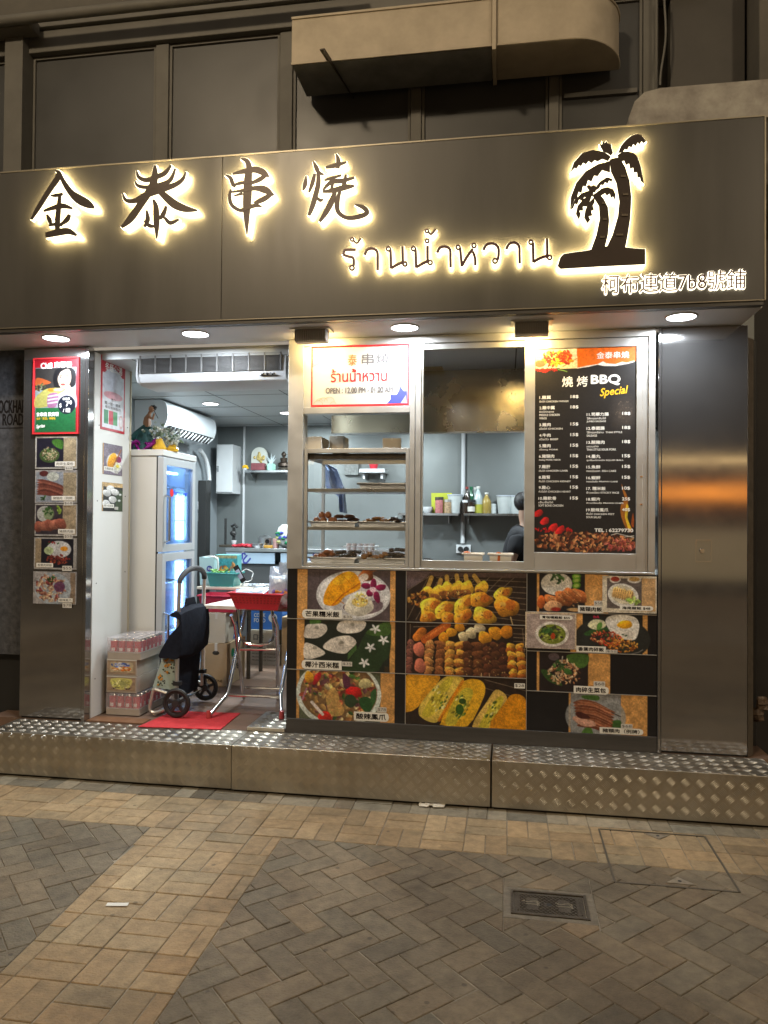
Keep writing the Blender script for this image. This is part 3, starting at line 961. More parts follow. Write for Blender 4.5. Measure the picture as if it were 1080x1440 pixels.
TH = [('thai_letter', [thin((50, 172), (58, 152), (80, 150), (108, 150)), thin((50, 172), (72, 180), (96, 188), (98, 222))]+ring(90, 232, 10)+ring(91, 103, 7.5, 4)+[thin((98, 108), (112, 120), (131, 97), w=4.5)]),
      ('thai_letter', [thin((148, 174), (160, 150), (186, 145), (205, 160), (207, 200), (207, 243))]),
      ('thai_letter', ring(256, 146, 9)+[thin((265, 148), (267, 190), (268, 236)), thin((268, 234), (296, 218), (320, 207)), thin((320, 134), (321, 180), (322, 216))]+ring(331, 215, 9)),
      ('thai_letter', ring(370, 145, 9)+[thin((379, 148), (381, 190), (382, 232)), thin((382, 230), (410, 214), (434, 202)), thin((434, 132), (434, 180), (435, 212))]+ring(446, 208, 9)+ring(432, 110, 8, 4)+ring(431, 65, 7.5, 4)+[thin((439, 70), (450, 80), (472, 56), w=4.5)]),
      ('thai_letter', [thin((478, 164), (490, 141), (516, 136), (536, 150), (538, 190), (539, 230))]),
      ('thai_letter', ring(573, 139, 9)+[thin((582, 142), (586, 185), (590, 226)), thin((590, 224), (612, 185), (640, 146)), thin((640, 158), (650, 190), (651, 221))]+ring(645, 131, 9)),
      ('thai_letter', [thin((688, 152), (702, 128), (733, 122), (755, 140), (757, 175), (752, 196))]+ring(741, 201, 10)),
      ('thai_letter', [thin((792, 148), (805, 124), (830, 118), (850, 134), (852, 175), (853, 213))]),
      ('thai_letter', ring(904, 116, 9)+[thin((913, 120), (914, 160), (915, 208)), thin((915, 206), (944, 190), (976, 178)), thin((977, 100), (978, 150), (978, 190))]+ring(989, 186, 9))]
for nm, ol in TH: halo_part(nm, ol, plt, 'lettermaroon', rim=1.9)

# address line
m, h = MB(), MB()
q0, q1 = P(846, 399, Y=SIGN_Y), P(1047, 394, Y=SIGN_Y)
cz = (P(946, 411, Y=SIGN_Y).z, P(946, 384, Y=SIGN_Y).z)
ADDR = '柯布連道7b8號鋪'
# the lit body under the address: bars behind every character, a hair wider than the face
place = front(SIGN_Y)
v, f = glyphs(ADDR)
lo, hi = v.min(0), v.max(0)
sx, sz = (q1.x-q0.x)/(hi[0]-lo[0]), (cz[1]-cz[0])/(hi[1]-lo[1])
pts = [(q0.x+(a-lo[0])*sx, cz[0]+(b-lo[1])*sz) for a, b in v]
edge = {}
for fc in f:
    for i in range(len(fc)):
        e = (fc[i], fc[(i+1) % len(fc)])
        if (e[1], e[0]) in edge: edge.pop((e[1], e[0]))
        else: edge[e] = 1
for k in range(2): pass
for k_, (du, dv) in enumerate(((0, 0), (.0008, 0))): m.add([place(a+du, b+dv, .0165+k_*.0002) for a, b in pts], f)
h.add([place(a, b, .0125) for a, b in pts]+[place(a, b, .003) for a, b in pts], [(a+len(pts), b+len(pts), b, a) for a, b in edge])
for dx, dz, dd in ((-.0045, -.001, .0110), (.0045, -.001, .0108), (0, -.006, .0106), (0, .0035, .0104), (-.002, -.004, .0102), (.002, -.004, .0100)):
    h.add([place(a+dx, b+dz, dd) for a, b in pts], f)
ad = m.build('address_lettering', MT['lettermaroon'], SB)
ad['label'] = 'small address line glowing at the right end'
h.build('lit_edge', MT['halo2'], ad)

# palm emblem
plp = zoomplace(770, 180, 3.484)
trunk = [(298, 176), (345, 165), (374, 214), (394, 280), (403, 360), (398, 460), (386, 540), (374, 602), (420, 607), (470, 610), (470, 684), (260, 694), (60, 706), (46, 692), (58, 652), (74, 634), (120, 626), (176, 619), (208, 613), (234, 540), (250, 462), (246, 402), (230, 376), (214, 350), (240, 332), (270, 368), (290, 410), (296, 470), (290, 540), (276, 598), (286, 596), (312, 540), (338, 450), (345, 380), (330, 290), (304, 236)]
fr = [[(338, 146), (352, 112), (375, 84), (402, 62), (430, 53), (452, 60), (475, 88), (462, 98), (452, 88), (445, 104), (434, 94), (425, 112), (412, 102), (404, 120), (392, 112), (384, 130), (372, 126), (362, 140)],
      [(304, 158), (288, 146), (268, 140), (256, 120), (250, 104), (262, 104), (262, 90), (274, 98), (282, 88), (290, 100), (304, 102), (306, 116), (314, 146)],
      [(304, 164), (285, 150), (262, 138), (215, 131), (165, 146), (125, 190), (107, 240), (130, 216), (136, 224), (150, 203), (160, 210), (170, 192), (184, 200), (196, 184), (210, 194), (226, 180), (240, 186), (262, 174), (290, 184)],
      [(300, 184), (240, 200), (180, 236), (136, 290), (110, 358), (106, 420), (128, 370), (140, 366), (148, 332), (162, 340), (170, 304), (184, 308), (194, 276), (210, 284), (224, 254), (240, 258), (262, 228), (300, 240)],
      [(336, 156), (360, 140), (386, 138), (414, 146), (432, 164), (448, 210), (463, 294), (448, 280), (444, 262), (432, 264), (430, 238), (414, 240), (412, 216), (396, 222), (392, 196), (376, 204), (368, 182), (346, 190)],
      [(228, 328), (236, 302), (252, 284), (284, 263), (312, 271), (308, 286), (296, 278), (288, 294), (276, 286), (268, 302), (256, 298), (248, 316)],
      [(236, 334), (262, 316), (288, 311), (316, 322), (326, 345), (324, 374), (314, 356), (304, 364), (298, 342), (284, 352), (276, 340), (256, 352)],
      [(220, 328), (190, 330), (160, 342), (126, 376), (107, 420), (122, 412), (130, 390), (142, 396), (150, 370), (164, 376), (176, 358), (192, 362), (218, 352)],
      [(214, 346), (170, 368), (142, 402), (134, 440), (150, 470), (158, 440), (150, 424), (170, 424), (168, 404), (188, 404), (206, 372)],
      [(222, 360), (198, 386), (180, 420), (174, 458), (190, 486), (204, 470), (196, 452), (214, 448), (208, 426), (222, 420), (216, 400), (226, 384)],
      [(186, 308), (198, 298), (208, 308), (220, 302), (236, 310), (230, 336), (202, 334)]]
palm = halo_part('palm_emblem', [trunk]+fr, plp, 'letter', rim=3.0)
palm['label'] = 'cut out of two palm trees on a strip of ground'
m = MB()
for (x, y, w_) in ((364, 262, 26), (374, 350, 26), (370, 450, 30), (346, 545, 34), (268, 392, 16), (274, 470, 18), (262, 556, 24)):
    pts = [(x-w_/2+w_*i/8, y-(10 if i % 2 else 2)) for i in range(9)]+[(x+w_/2, y+2), (x-w_/2, y+2)]
    m.prism(pts, plp, FACE_D+.0062, FACE_D+.004)
m.build('bark_marks', mat('bark_mark', (.16, .13, .09), .5, .3), palm)

# ---- soffit lamps and floods
for (x, y), lab in (((79, 475), 'round recessed downlight above the left steel pillar'), ((275, 469), 'round recessed downlight in the soffit in front of the doorway air curtain'),
                    ((569, 460), 'round recessed downlight between the two flood lights'), ((958, 445), 'round recessed downlight above the right steel pillar')):
    q = P(x, y, Z=SOF_Z)
    t = thing('downlight', lab, 'ceiling light', (q.x, q.y, SOF_Z), 'soffit downlights')
    m = MB(); m.lathe((q.x, q.y, SOF_Z), [(.082, -.0005), (.080, -.006), (.074, -.007), (.071, -.003)], 32)
    m.build('rim', MT['whiteplastic'], t, smooth=True)
    m = MB(); m.cyl((q.x, q.y, SOF_Z-.0045), (q.x, q.y, SOF_Z-.0015), .0725, n=32)
    m.build('lens', MT['lampw'], t)
    ld = bpy.data.lights.new('downlight_beam', 'AREA'); ld.shape = 'DISK'; ld.size = .13; ld.energy = DOWN_W; ld.color = DOWN_C
    lo_ = bpy.data.objects.new('downlight_beam', ld); COL.objects.link(lo_); lo_.parent = t; lo_.location = (0, 0, -.012)
for (xa, ya, xb, yb), lab in (((414, 460, 463, 480), 'grey finned flood light over the opening hours sign'), ((721, 449, 774, 464), 'grey finned flood light over the sliding window beside the menu board')):
    q = P((xa+xb)/2, ya+1, Z=SOF_Z)
    yy = -.20
    w = (P(xb, ya, Y=yy).x-P(xa, ya, Y=yy).x)/2
    cx = P((xa+xb)/2, ya, Y=yy).x
    t = thing('flood_light', lab, 'flood light', (cx, yy, SOF_Z), 'soffit flood lights')
    m = MB(); m.box(cx-w*1.12, cx+w*1.12, yy-.06, yy+.06, SOF_Z-.008, SOF_Z-.001)
    m.build('mounting_plate', MT['alu'], t, bevel=.001)
    m = MB(); m.box(cx-w*.9, cx+w*.9, yy-.02, yy+.04, SOF_Z-.072, SOF_Z-.008)
    m.build('housing', mat('flood_housing', (.68, .66, .62), .5, .1), t, bevel=.004)
    m = MB()
    for k in range(15):
        xx = cx-w*.86+k*w*1.72/14
        m.box(xx-.0022, xx+.0022, yy-.04, yy-.0202, SOF_Z-.068, SOF_Z-.010)
    m.build('cooling_fins', mat('flood_fin', (.62, .60, .56), .5, .1), t)
    m = MB(); m.box(cx-w*.8, cx+w*.8, yy+.0402, yy+.043, SOF_Z-.069, SOF_Z-.014)
    m.build('lens', MT['lampfl'], t)
    ld = bpy.data.lights.new('flood_beam', 'AREA'); ld.shape = 'RECTANGLE'; ld.size = w*1.5; ld.size_y = .06; ld.energy = FLOOD_W; ld.color = FLOOD_C
    lo_ = bpy.data.objects.new('flood_beam', ld); COL.objects.link(lo_); lo_.parent = t
    lo_.location = (0, .052, -.05)
    lo_.rotation_euler = Vector((0, .62, -.78)).to_track_quat('-Z', 'Y').to_euler()

# ---- upper storey
UY = .06
UP_ = thing('upper_facade', 'dim upper storey of boarded windows and pale mullions above the sign', 'building', (-.5, UY, 3.3))
m = MB(); m.box(-6, 4, UY+.14, UY+.5, 3.3, 7.5); m.build('wall', MT['upwall'], UP_)
zs = P(300, 222, Y=UY).z
mul = [(17, 42), (217, 235), (392, 410), (577, 592), (772, 786), (905, 926)]
MX = [(P(a, 150, Y=UY).x, P(b, 150, Y=UY).x) for a, b in mul]
zt_ = P(300, 52, Y=UY).z
for k, (a, b) in enumerate(MX):
    m = MB(); m.box(a, b, UY+.012 if k else UY-.08, UY+.1395, zs-.2, zt_ if k else zt_+.1)
    if k == 5: m.box(b-.025, b-.012, UY-.035, UY-.0202, zs-.2, zt_+.5)
    m.build('mullion', MT['mullion'], UP_, bevel=.004)
m = MB(); m.box(-6, 1.1, UY-.02, UY+.139, zt_+.001, zt_+.14); m.box(-6, 1.1, UY-.05, UY+.139, zt_+.141, zt_+.21)
m.build('header_beam', MT['mullion'], UP_, bevel=.006)
m = MB(); m.box(-6, 1.1, UY-.06, UY+.1, 3.3, zs-.201)
m.build('sill', MT['mullion'], UP_, bevel=.004)
edges = [(-6, MX[0][0])]+[(MX[i][1], MX[i+1][0]) for i in range(5)]
for a, b in edges:
    m = MB(); w_ = .018
    for r_ in ((a+.003, a+w_, zs-.2, zt_-.002), (b-w_, b-.003, zs-.2, zt_-.002), (a+w_, b-w_, zt_-w_, zt_-.002), (a+w_, b-w_, zs-.2, zs+.005)): m.box(r_[0], r_[1], UY+.025, UY+.12, r_[2], r_[3])
    fo = m.build('window_frame', MT['mullion'], UP_)
    m = MB(); m.box(a+w_, b-w_, UY+.040, UY+.06, zs+.005, zt_-w_)
    m.build('pane', MT['uppanel'], fo)
m = MB(); z_ = P(850, 124, Y=UY).z
m.box(MX[4][1]+.03, MX[5][0]-.03, UY+.02, UY+.069, z_-.025, z_); m.build('crossbar', MT['mullion'], UP_)
# darker bay at the right
m = MB(); xr0, xr1 = P(945, 100, Y=UY).x, P(1052, 100, Y=UY).x
m.box(xr0, xr1, UY+.05, UY+.1395, 3.3, 6.8); m.build('dark_panel', mat('dark_upper_board', (.055, .05, .042), .5, 0, vary=.2, vscale=3), UP_, bevel=.006)
m = MB(); m.box(xr1+.02, xr1+.5, UY-.12, UY+.1395, 3.3, 7.2); m.build('pier', MT['upwall'], UP_, bevel=.01)
cpx = MX[0]
m = MB(); m.box(cpx[0]-.22, cpx[1]+.10, UY-.16, UY-.051, P(30, 48, Y=UY-.1).z, P(30, 30, Y=UY-.1).z); m.build('cornice_block', MT['upwall'], UP_, bevel=.01)

m = MB(); a, b = P(-60, 27, Y=-.12), P(290, -2, Y=-.12)
m.tube([(a.x, -.12, b.z), (b.x+.9, -.12, b.z)], .03, 12)
pp = m.build('wall_pipe', MT['mullion'], None, smooth=True)
tag(pp, 'thin horizontal pipe running along the top of the upper storey', 'pipe')
m = MB(); pts = []
for k in range(20):
    t_ = k/19; q = P(934+6*math.sin(t_*5)*t_, -10+130*t_, Y=UY-.06); pts.append(q)
m.tube(pts, .006, 6)
tag(m.build('hanging_cable', MT['mullion'], None, smooth=True), 'loose pale cable hanging down beside the dark upper bay', 'cable')

# ---- duct with an elbow
DY0, DY1 = -.27, .04
x0 = P(410, 60, Y=DY0).x; zb = P(411, 92, Y=DY0).z; ztp = P(411, 25, Y=DY0).z
xj = P(695, 40, Y=DY0).x; xe = P(800, 30, Y=DY0).x
D_ = thing('air_duct', 'large cream rectangular air duct with a rounded elbow above the sign', 'air duct', (x0+.8, -.15, zb))
m = MB(); m.box(x0, xj-.012, DY0, DY1, zb+.006, ztp); m.build('duct_section', MT['duct'], D_, bevel=.004)
m = MB(); m.box(x0+.004, xj-.016, DY0+.006, DY1, zb, zb+.0055); m.build('underside_shade_sheet', mat('underside_shade_grey', (.20, .20, .19), .6, .3, vary=.3, vscale=5), D_)  # added sheet, coloured dark grey to stand in for shade under the duct
m = MB(); m.box(x0, xj-.012, DY0-.008, DY0-.001, zb, zb+.012); m.box(x0, xj-.012, DY0-.008, DY0-.001, ztp-.012, ztp); m.build('seam_lip', MT['duct'], D_)
m = MB(); m.box(xj-.011, xj+.011, DY0-.025, DY1, zb-.03, ztp+.02); m.build('flange', MT['duct'], D_, bevel=.003)
m = MB(); rad = DY1-DY0
pts = [(xj+.012, DY1), (xj+.012, DY0), (xe, DY0)]+[(xe+rad*.95*math.sin(a*math.pi/2/14), DY1-rad*math.cos(a*math.pi/2/14)) for a in range(1, 15)]
m.prism(pts, lambda u, v, d: (u, v, d), ztp, zb); eb = m.build('elbow', MT['duct'], D_, smooth=True)
m = MB(); pe = [(x_, y_) for x_, y_ in pts[1:]]
m.tube([(x_, y_-.004, zb+.004) for x_, y_ in pe], .007, 6); m.tube([(x_, y_-.004, ztp-.004) for x_, y_ in pe], .007, 6)
m.build('seam_lip', MT['duct'], eb)
# brace
m = MB(); a = P(453, 69, Y=-.38); b = P(496, 136, Y=UY+.06)
d_ = (b-a); n_ = d_.cross(Vector((0, 0, 1))).normalized()*.014
m.obox((a+b)/2, d_/2, n_, (0, 0, .003)); m.obox((a+b)/2+n_*.9+Vector((0, 0, -.016)), d_/2, n_.normalized()*.002, (0, 0, .012))
tag(m.build('steel_brace', MT['iron']), 'short rusty angle iron brace sticking out under the cream duct', 'bracket')
# ledge
m = MB(); LY = -.25
x0, z0 = P(884, 160, Y=LY).x, P(980, 172, Y=LY).z; x1 = P(1085, 140, Y=LY).x; z1 = P(985, 119, Y=LY).z
m.prism([(x0, z0), (x1, z0), (x1, z1), (x0+.16, z1), (x0+.08, z1-.015), (x0+.03, z1-.06), (x0, z0+.05)], lambda u, v, d: (u, d, v), LY, UY+.02)
tag(m.build('ledge_canopy', MT['ledge'], None, bevel=.012), 'weathered pale ledge with a rounded end above the sign, right of the duct', 'ledge')

# ---- neighbours
m = MB(); WY = .10
zlow = P(12, 920, Y=WY).z
N1 = thing('neighbour_wall', 'stained grey concrete wall lettered LOCKHART ROAD, left of the shop', 'wall', (-3.8, WY, 0))
m.box(-6.5, -3.008, WY, WY+.25, zlow, 3.35); m.build('concrete_face', MT['concrete'], N1)
m = MB(); m.box(-6.5, -3.01, WY+.06, WY+.25, 0, zlow); m.build('dark_base', MT['dark'], N1)
m = MB(); zz = P(10, 602, Y=WY).z; m.box(-6.5, -3.01, WY-.0012, WY, zz-.003, zz+.003)
pt = front(WY)
text(m, 'LOCKHART', (P(-6, 570, Y=WY).x, P(10, 581, Y=WY).z, P(42, 570, Y=WY).x, P(10, 563, Y=WY).z), pt, 0, bold=.03, depth=.001)
text(m, 'ROAD', (P(4, 590, Y=WY).x, P(10, 598, Y=WY).z, P(33, 590, Y=WY).x, P(10, 582, Y=WY).z), pt, 0, bold=.03, depth=.001)
m.build('street_name', MT['ink'], N1)
N2 = thing('neighbour_wall', 'unlit dark wall in the gap right of the right steel pillar', 'wall', (2.2, .3, 0))
m = MB(); m.box(1.40, 4.5, .32, .6, 0, 3.4); m.build('wall_face', mat('dark_neighbour', (.035, .032, .03), .6, 0, vary=.3, vscale=3), N2)
m = MB(); m.box(1.33, 1.395, .24, .40, 0, 2.55); m.build('door_post', MT['dark'], N2, bevel=.005)
m = MB(); q = P(1066, 985, Y=.12)
for k in range(4): m.ball((1.385+random.uniform(-.02, .03), .15+random.uniform(-.03, .03), q.z-.10+k*.03), (.032, .025, .026), 8, jit=.35)
tag(m.build('plastic_bag', mat('brown_bag', (.10, .065, .04), .45, 0, vary=.3, vscale=20, bump=.6, bscale=30)), 'crumpled brown bag hanging in the dark gap beside the right pillar', 'bag')

# ---- across the street, seen only as reflections in the steel; and the lamp that lights the pavement, with an added fill lamp
O_ = thing('opposite_building', 'dark row across the street with an orange lit sign, mirrored in the steel pillars', 'building', (0, -13, 0))
m = MB(); m.box(-22, 22, -14, -13, 0, 14); m.build('wall', mat('opposite_wall', (.12, .10, .085), .8, 0, vary=.3, vscale=.6), O_)
m = MB(); m.box(2.8, 6.3, -12.99, -12.8, 2.06, 2.34); m.build('lit_sign', emis('orange_sign', (1.0, .32, .04), 2.3), O_)
m = MB(); m.box(-9, 14, -12.99, -12.9, 2.86, 2.94); m.build('light_strip', emis('warm_strip', (1.0, .68, .30), 2.6), O_)
m = MB(); m.box(-10, 10, -12.99, -12.9, .3, 1.4); m.build('shop_window', emis('dim_window', (1.0, .72, .45), .10), O_)
for LP, LW, aim, lab in (((-3.3, -7.4), STREET_W, (.28, .66, -.70), 'street lamp on a grey pole behind the viewer on the left, lighting the sign'),
                         ((6.0, -8.6), STREET_W*.55, (-.45, .70, -.60), 'added fill lamp on a grey pole behind the viewer on the right')):  # second lamp is an unseen fill, added to lift the shadows
    t = thing('street_or_fill_lamp', lab, 'street lamp', (LP[0], LP[1], 0), 'street and added fill lamps')
    m = MB(); m.cyl((LP[0], LP[1]-1.2, 0), (LP[0], LP[1]-1.2, 6.9), .09, .06, 16); m.tube([(LP[0], LP[1]-1.2, 6.88), (LP[0], LP[1]-.8, 7.05), (LP[0], LP[1]-.2, 7.08)], .035, 8); m.build('pole', MT['alu'], t)
    m = MB(); m.box(LP[0]-.24, LP[0]+.24, LP[1]-.35, LP[1]+.4, 7.0, 7.1); m.build('lamp_head', MT['alu'], t, bevel=.02)
    m = MB(); m.box(LP[0]-.2, LP[0]+.2, LP[1]-.3, LP[1]+.35, 6.985, 6.998); m.build('lens', emis('street_or_fill_lens', STREET_C, 12), t)
    ld = bpy.data.lights.new('street_or_fill_beam', 'AREA'); ld.shape = 'RECTANGLE'; ld.size = .6; ld.size_y = .6; ld.energy = LW; ld.color = STREET_C
    lo_ = bpy.data.objects.new('street_or_fill_beam', ld); COL.objects.link(lo_); lo_.parent = t; lo_.location = (0, 0, 6.97)
    lo_.rotation_euler = Vector(aim).to_track_quat('-Z', 'Y').to_euler()


# ================================================================== SHOP FRONT
FX0, FX1 = P(405, 640, Y=0).x, P(921.5, 640, Y=0).x
FZ0, FZ1 = 1.2225, SOF_Z-.003


class Art:
    """a printed sheet: measured rectangle (source units) laid on a real rectangle"""
    def __init__(s, src, X0, X1, Z0, Z1, Y=0.0, fixed=None):
        s.src = src; s.X0, s.X1, s.Z0, s.Z1, s.Y, s.fixed = X0, X1, Z0, Z1, Y, fixed

    def uv(s, x, y):
        a, b, c, d = s.src
        return s.X0+(x-a)/(c-a)*(s.X1-s.X0), s.Z1-(y-b)/(d-b)*(s.Z1-s.Z0)

    def place(s):
        if s.fixed is None: return front(s.Y)
        return lambda u, v, d: (s.fixed+d, u, v)           # on a wall facing +X, u runs along Y

    def box(s, x0, y0, x1, y1):
        a = s.uv(x0, y1); b = s.uv(x1, y0)
        return a[0], a[1], b[0], b[1]

    def text(s, mb, body, x0, y0, x1, y1, mi=0, **k): text(mb, body, s.box(x0, y0, x1, y1), s.place(), mi, **k)

    def poly(s, mb, pts, d, mi=0):
        pl = s.place()
        q = [s.uv(x, y) for x, y in pts]
        ar = sum(q[i][0]*q[(i+1) % len(q)][1]-q[(i+1) % len(q)][0]*q[i][1] for i in range(len(q)))
        if ar < 0: q = q[::-1]
        mb.add([pl(u, v, d) for u, v in q], [tuple(range(len(q)))], mi)

    def rect(s, mb, x0, y0, x1, y1, d, mi=0): s.poly(mb, [(x0, y0), (x1, y0), (x1, y1), (x0, y1)], d, mi)

    def corners(s, d=0.0):
        pl = s.place()
        return [pl(s.X0, s.Z1, d), pl(s.X1, s.Z1, d), pl(s.X1, s.Z0, d), pl(s.X0, s.Z0, d)]


def plate(art, parent, x0, y0, x1, y1, body, tx=None, name='name_label', point=None, d=.0014, m=('printw', 'ink'), bold=.035):
    mb = MB()
    pts = [(x0, y0), (x1, y0), (x1, y1), (x0, y1)]
    e = (x1-x0)*.06; ym = (y0+y1)/2
    if point == 'l': pts = [(x0, y0+(y1-y0)*.15), (x0+e, y0), (x1, y0), (x1, y1), (x0+e, y1), (x0, y1-(y1-y0)*.15), (x0-e*.4, ym)]
    if point == 'r': pts = [(x0, y0), (x1-e, y0), (x1, y0+(y1-y0)*.15), (x1+e*.4, ym), (x1, y1-(y1-y0)*.15), (x1-e, y1), (x0, y1)]
    art.poly(mb, pts, d, 0)
    h, w = y1-y0, x1-x0
    t = tx or (x0+w*.07, y0+h*.18, x1-w*.07, y1-h*.2)
    if body: art.text(mb, body, *t, mi=1, bold=bold, depth=d+.0004)
    return mb.build(name, [MT[m[0]], MT[m[1]]], parent)


# ---- counter wall with its black backing
CW = thing('counter_wall', 'low black counter wall under the windows, faced with food pictures', 'counter', (-.23, .05, STEP_Z))
m = MB(); m.box(FX0+.003, .812, .004, .12, .345, FZ0-.002); m.build('backing_board', MT['baseblack'], CW)
m = MB(); m.box(FX0+.002, .813, -.003, .11, STEP_Z+.001, .3435); m.build('kick_board', MT['kick'], CW, bevel=.002)
XC_ = [FX0+.004, -.568, .114, .811]
ZA = [1.2205, .928, .631, .345]
ZC = [1.2205, 1.005, .787, .565, .345]
m = MB()
for z in ZA[1:3]:
    m.box(XC_[0], XC_[2], -.0015, .0035, z-.0018, z+.0018)
for z in ZC[1:4]:
    m.box(XC_[2], XC_[3], -.0015, .0035, z-.0018, z+.0018)
m.box(XC_[1]-.0014, XC_[1]+.0014, -.0013, .0035, ZA[3], ZA[0]); m.box(XC_[2]-.0014, XC_[2]+.0014, -.0013, .0035, ZA[3], ZA[0])
m.build('tile_joint', MT['alu'], CW)
TANP = (205, 152, 88); BLK = (17, 15, 18)


def tile(label, src, X0, X1, Z0, Z1, n, paint, tags, Y=0.001, g='food picture tiles on the counter wall', name='food_picture', cat='picture tile', gain=.92, fixed=None, thick=.002):
    a = Art(src, X0, X1, Z0, Z1, Y, fixed)
    base = ((X0+X1)/2, Y, Z0) if fixed is None else (fixed, (X0+X1)/2, Z0)
    t = thing(name, label, cat, base, g)
    p = Pic(*src, n, BLK); paint(p); p.noise(.13, 2.4); p.noise(.10, 12)
    p.build('picture', a.corners(.0004), t, gain)
    mb = MB()
    if fixed is None: mb.box(X0, X1, Y, Y+thick, Z0, Z1)
    else: mb.box(fixed-thick, fixed, X0, X1, Z0, Z1)
    mb.build('board', MT['printw'], t)
    for k in tags:
        kw = dict(k[5]) if len(k) > 5 else {}
        plate(a, t, *k[:5], **kw)
    return t


PRICE = dict(name='price_tag', m=('sticker', 'inkgrey'), d=.0022, bold=.0)
HER = [(52, 88, 40), (70, 110, 48), (36, 66, 32)]


def mango(p):
    p.rect(120, 0, 205, 999, TANP); p.rect(888, 0, 930, 999, TANP); p.rect(205, 0, 888, 999, (84, 72, 74))
    for x in (308, 390, 520, 700): p.line([(x, 80), (x-8, 500)], 6, (58, 48, 50), .8)
    p.ell(585, 292, 306, 206, (198, 198, 200)); p.ell(588, 290, 286, 186, (224, 224, 226)); p.ell(600, 320, 240, 140, (176, 172, 176), a=.5)
    p.spoly([(338, 345), (352, 270), (400, 180), (470, 120), (545, 92), (600, 110), (640, 165), (648, 225), (600, 260), (520, 300), (470, 360), (420, 382), (360, 376)], (238, 160, 22))
    p.spoly([(440, 150), (540, 96), (596, 110), (560, 150), (470, 210), (420, 190)], (248, 186, 40), .8)
    p.line([(415, 375), (500, 285), (640, 190)], 12, (200, 110, 10)); p.line([(460, 215), (500, 255)], 6, (205, 125, 16)); p.line([(510, 140), (560, 190)], 6, (205, 125, 16)); p.line([(460, 330), (510, 360)], 6, (200, 115, 12))
    p.spoly([(500, 395), (560, 430), (700, 445), (820, 400), (800, 330), (560, 350)], (60, 34, 44), .65)
    p.ell(635, 372, 122, 88, (226, 220, 204), shade=.25); p.ell(640, 330, 92, 74, (232, 226, 210), shade=.2); p.ell(640, 345, 66, 40, (226, 196, 92), a=.75); p.blobs(640, 320, 60, 50, 26, 8, 18, [(240, 236, 225), (228, 205, 110), (214, 170, 60)])
    p.ell(690, 125, 66, 46, (150, 86, 44), -25, shade=.5); p.ell(670, 140, 42, 30, (214, 200, 190), -25); p.line([(735, 90), (790, 70)], 14, (130, 80, 44)); p.line([(650, 180), (648, 250)], 5, (232, 226, 214))
    for (x, y, rx, ry, r_) in ((752, 190, 24, 44, 0), (812, 220, 40, 28, -10), (690, 210, 40, 24, 10), (780, 300, 26, 48, -20), (720, 270, 30, 26, 30)): p.ell(x, y, rx, ry, (128, 22, 70), r_, shade=.3)
    p.ell(748, 240, 26, 22, (222, 190, 204))


def coco(p):
    p.rect(120, 0, 183, 2000, TANP); p.rect(888, 0, 930, 2000, TANP); p.rect(183, 0, 888, 2000, (30, 36, 30))
    p.spoly([(690, 600), (780, 540), (890, 520), (890, 760), (840, 830), (760, 930), (500, 935), (560, 830), (640, 700)], (38, 58, 34)); p.spoly([(230, 500), (312, 500), (312, 530), (240, 545)], (70, 110, 50)); p.spoly([(690, 595), (800, 520), (888, 505), (888, 600), (780, 620)], (66, 96, 44))
    for pts in ([(183, 600), (200, 545), (260, 535), (350, 532), (374, 575), (340, 625), (280, 655), (183, 650)], [(450, 570), (480, 510), (560, 495), (684, 500), (684, 550), (640, 590), (560, 605), (490, 600)],
                [(342, 735), (360, 690), (440, 640), (560, 625), (616, 680), (560, 745), (520, 775), (430, 768)], [(183, 705), (230, 700), (300, 730), (360, 778), (280, 820), (183, 825)]):
        p.spoly(pts, (214, 206, 196)); c = np.mean(pts, 0); p.ell(c[0]+10, c[1]-12, 26, 18, (196, 186, 174), a=.8); p.ell(c[0]+14, c[1]-25, 18, 14, (150, 146, 134))
    p.poly([(615, 690), (616, 740), (545, 830), (545, 775)], (66, 98, 50))
    for x, y in ((770, 560), (838, 650), (730, 715), (682, 845)):
        for k in range(5): p.ell(x+24*math.cos(k*1.256+.4), y+20*math.sin(k*1.256+.4), 22, 9, (222, 222, 222), math.degrees(k*1.256+.4))
    p.rect(846, 870, 888, 935, (70, 52, 34), .7)


def salad(p):
    p.rect(120, 0, 145, 2000, TANP); p.rect(815, 0, 930, 2000, TANP); p.rect(145, 0, 815, 2000, (84, 90, 70))
    p.ell(470, 1120, 352, 290, (206, 214, 208)); p.ell(470, 1110, 318, 262, (120, 92, 60))
    p.blobs(460, 1110, 300, 240, 150, 14, 44, [(206, 170, 104), (190, 150, 90), (150, 70, 52), (176, 120, 70), (104, 62, 70), (216, 196, 150)])
    p.blobs(460, 1110, 280, 230, 30, 10, 30, HER)
    p.ell(600, 1096, 66, 46, (200, 34, 34), shade=.4); p.ell(360, 1320, 60, 44, (196, 40, 34), shade=.3); p.ell(290, 995, 26, 60, (186, 40, 46), 25, shade=.3); p.ell(225, 985, 40, 48, (226, 160, 48), shade=.3)
    p.spoly([(640, 1160), (700, 1130), (760, 1180), (720, 1270), (660, 1230)], (40, 80, 40)); p.ell(570, 1175, 50, 56, (44, 62, 40)); p.line([(250, 1200), (340, 1300)], 26, (226, 214, 208))
    p.line([(205, 1085), (170, 1180)], 14, (170, 120, 140)); p.ell(535, 1010, 30, 60, (90, 44, 66), -10); p.ell(690, 1020, 50, 44, (190, 180, 130), shade=.3); p.spoly([(735, 1100), (780, 1060), (775, 1170), (745, 1200)], (56, 96, 52))
    p.spoly([(380, 1250), (370, 1130), (420, 1070), (470, 1110), (480, 1180), (520, 1240), (500, 1300), (420, 1310)], (198, 158, 92), .8)


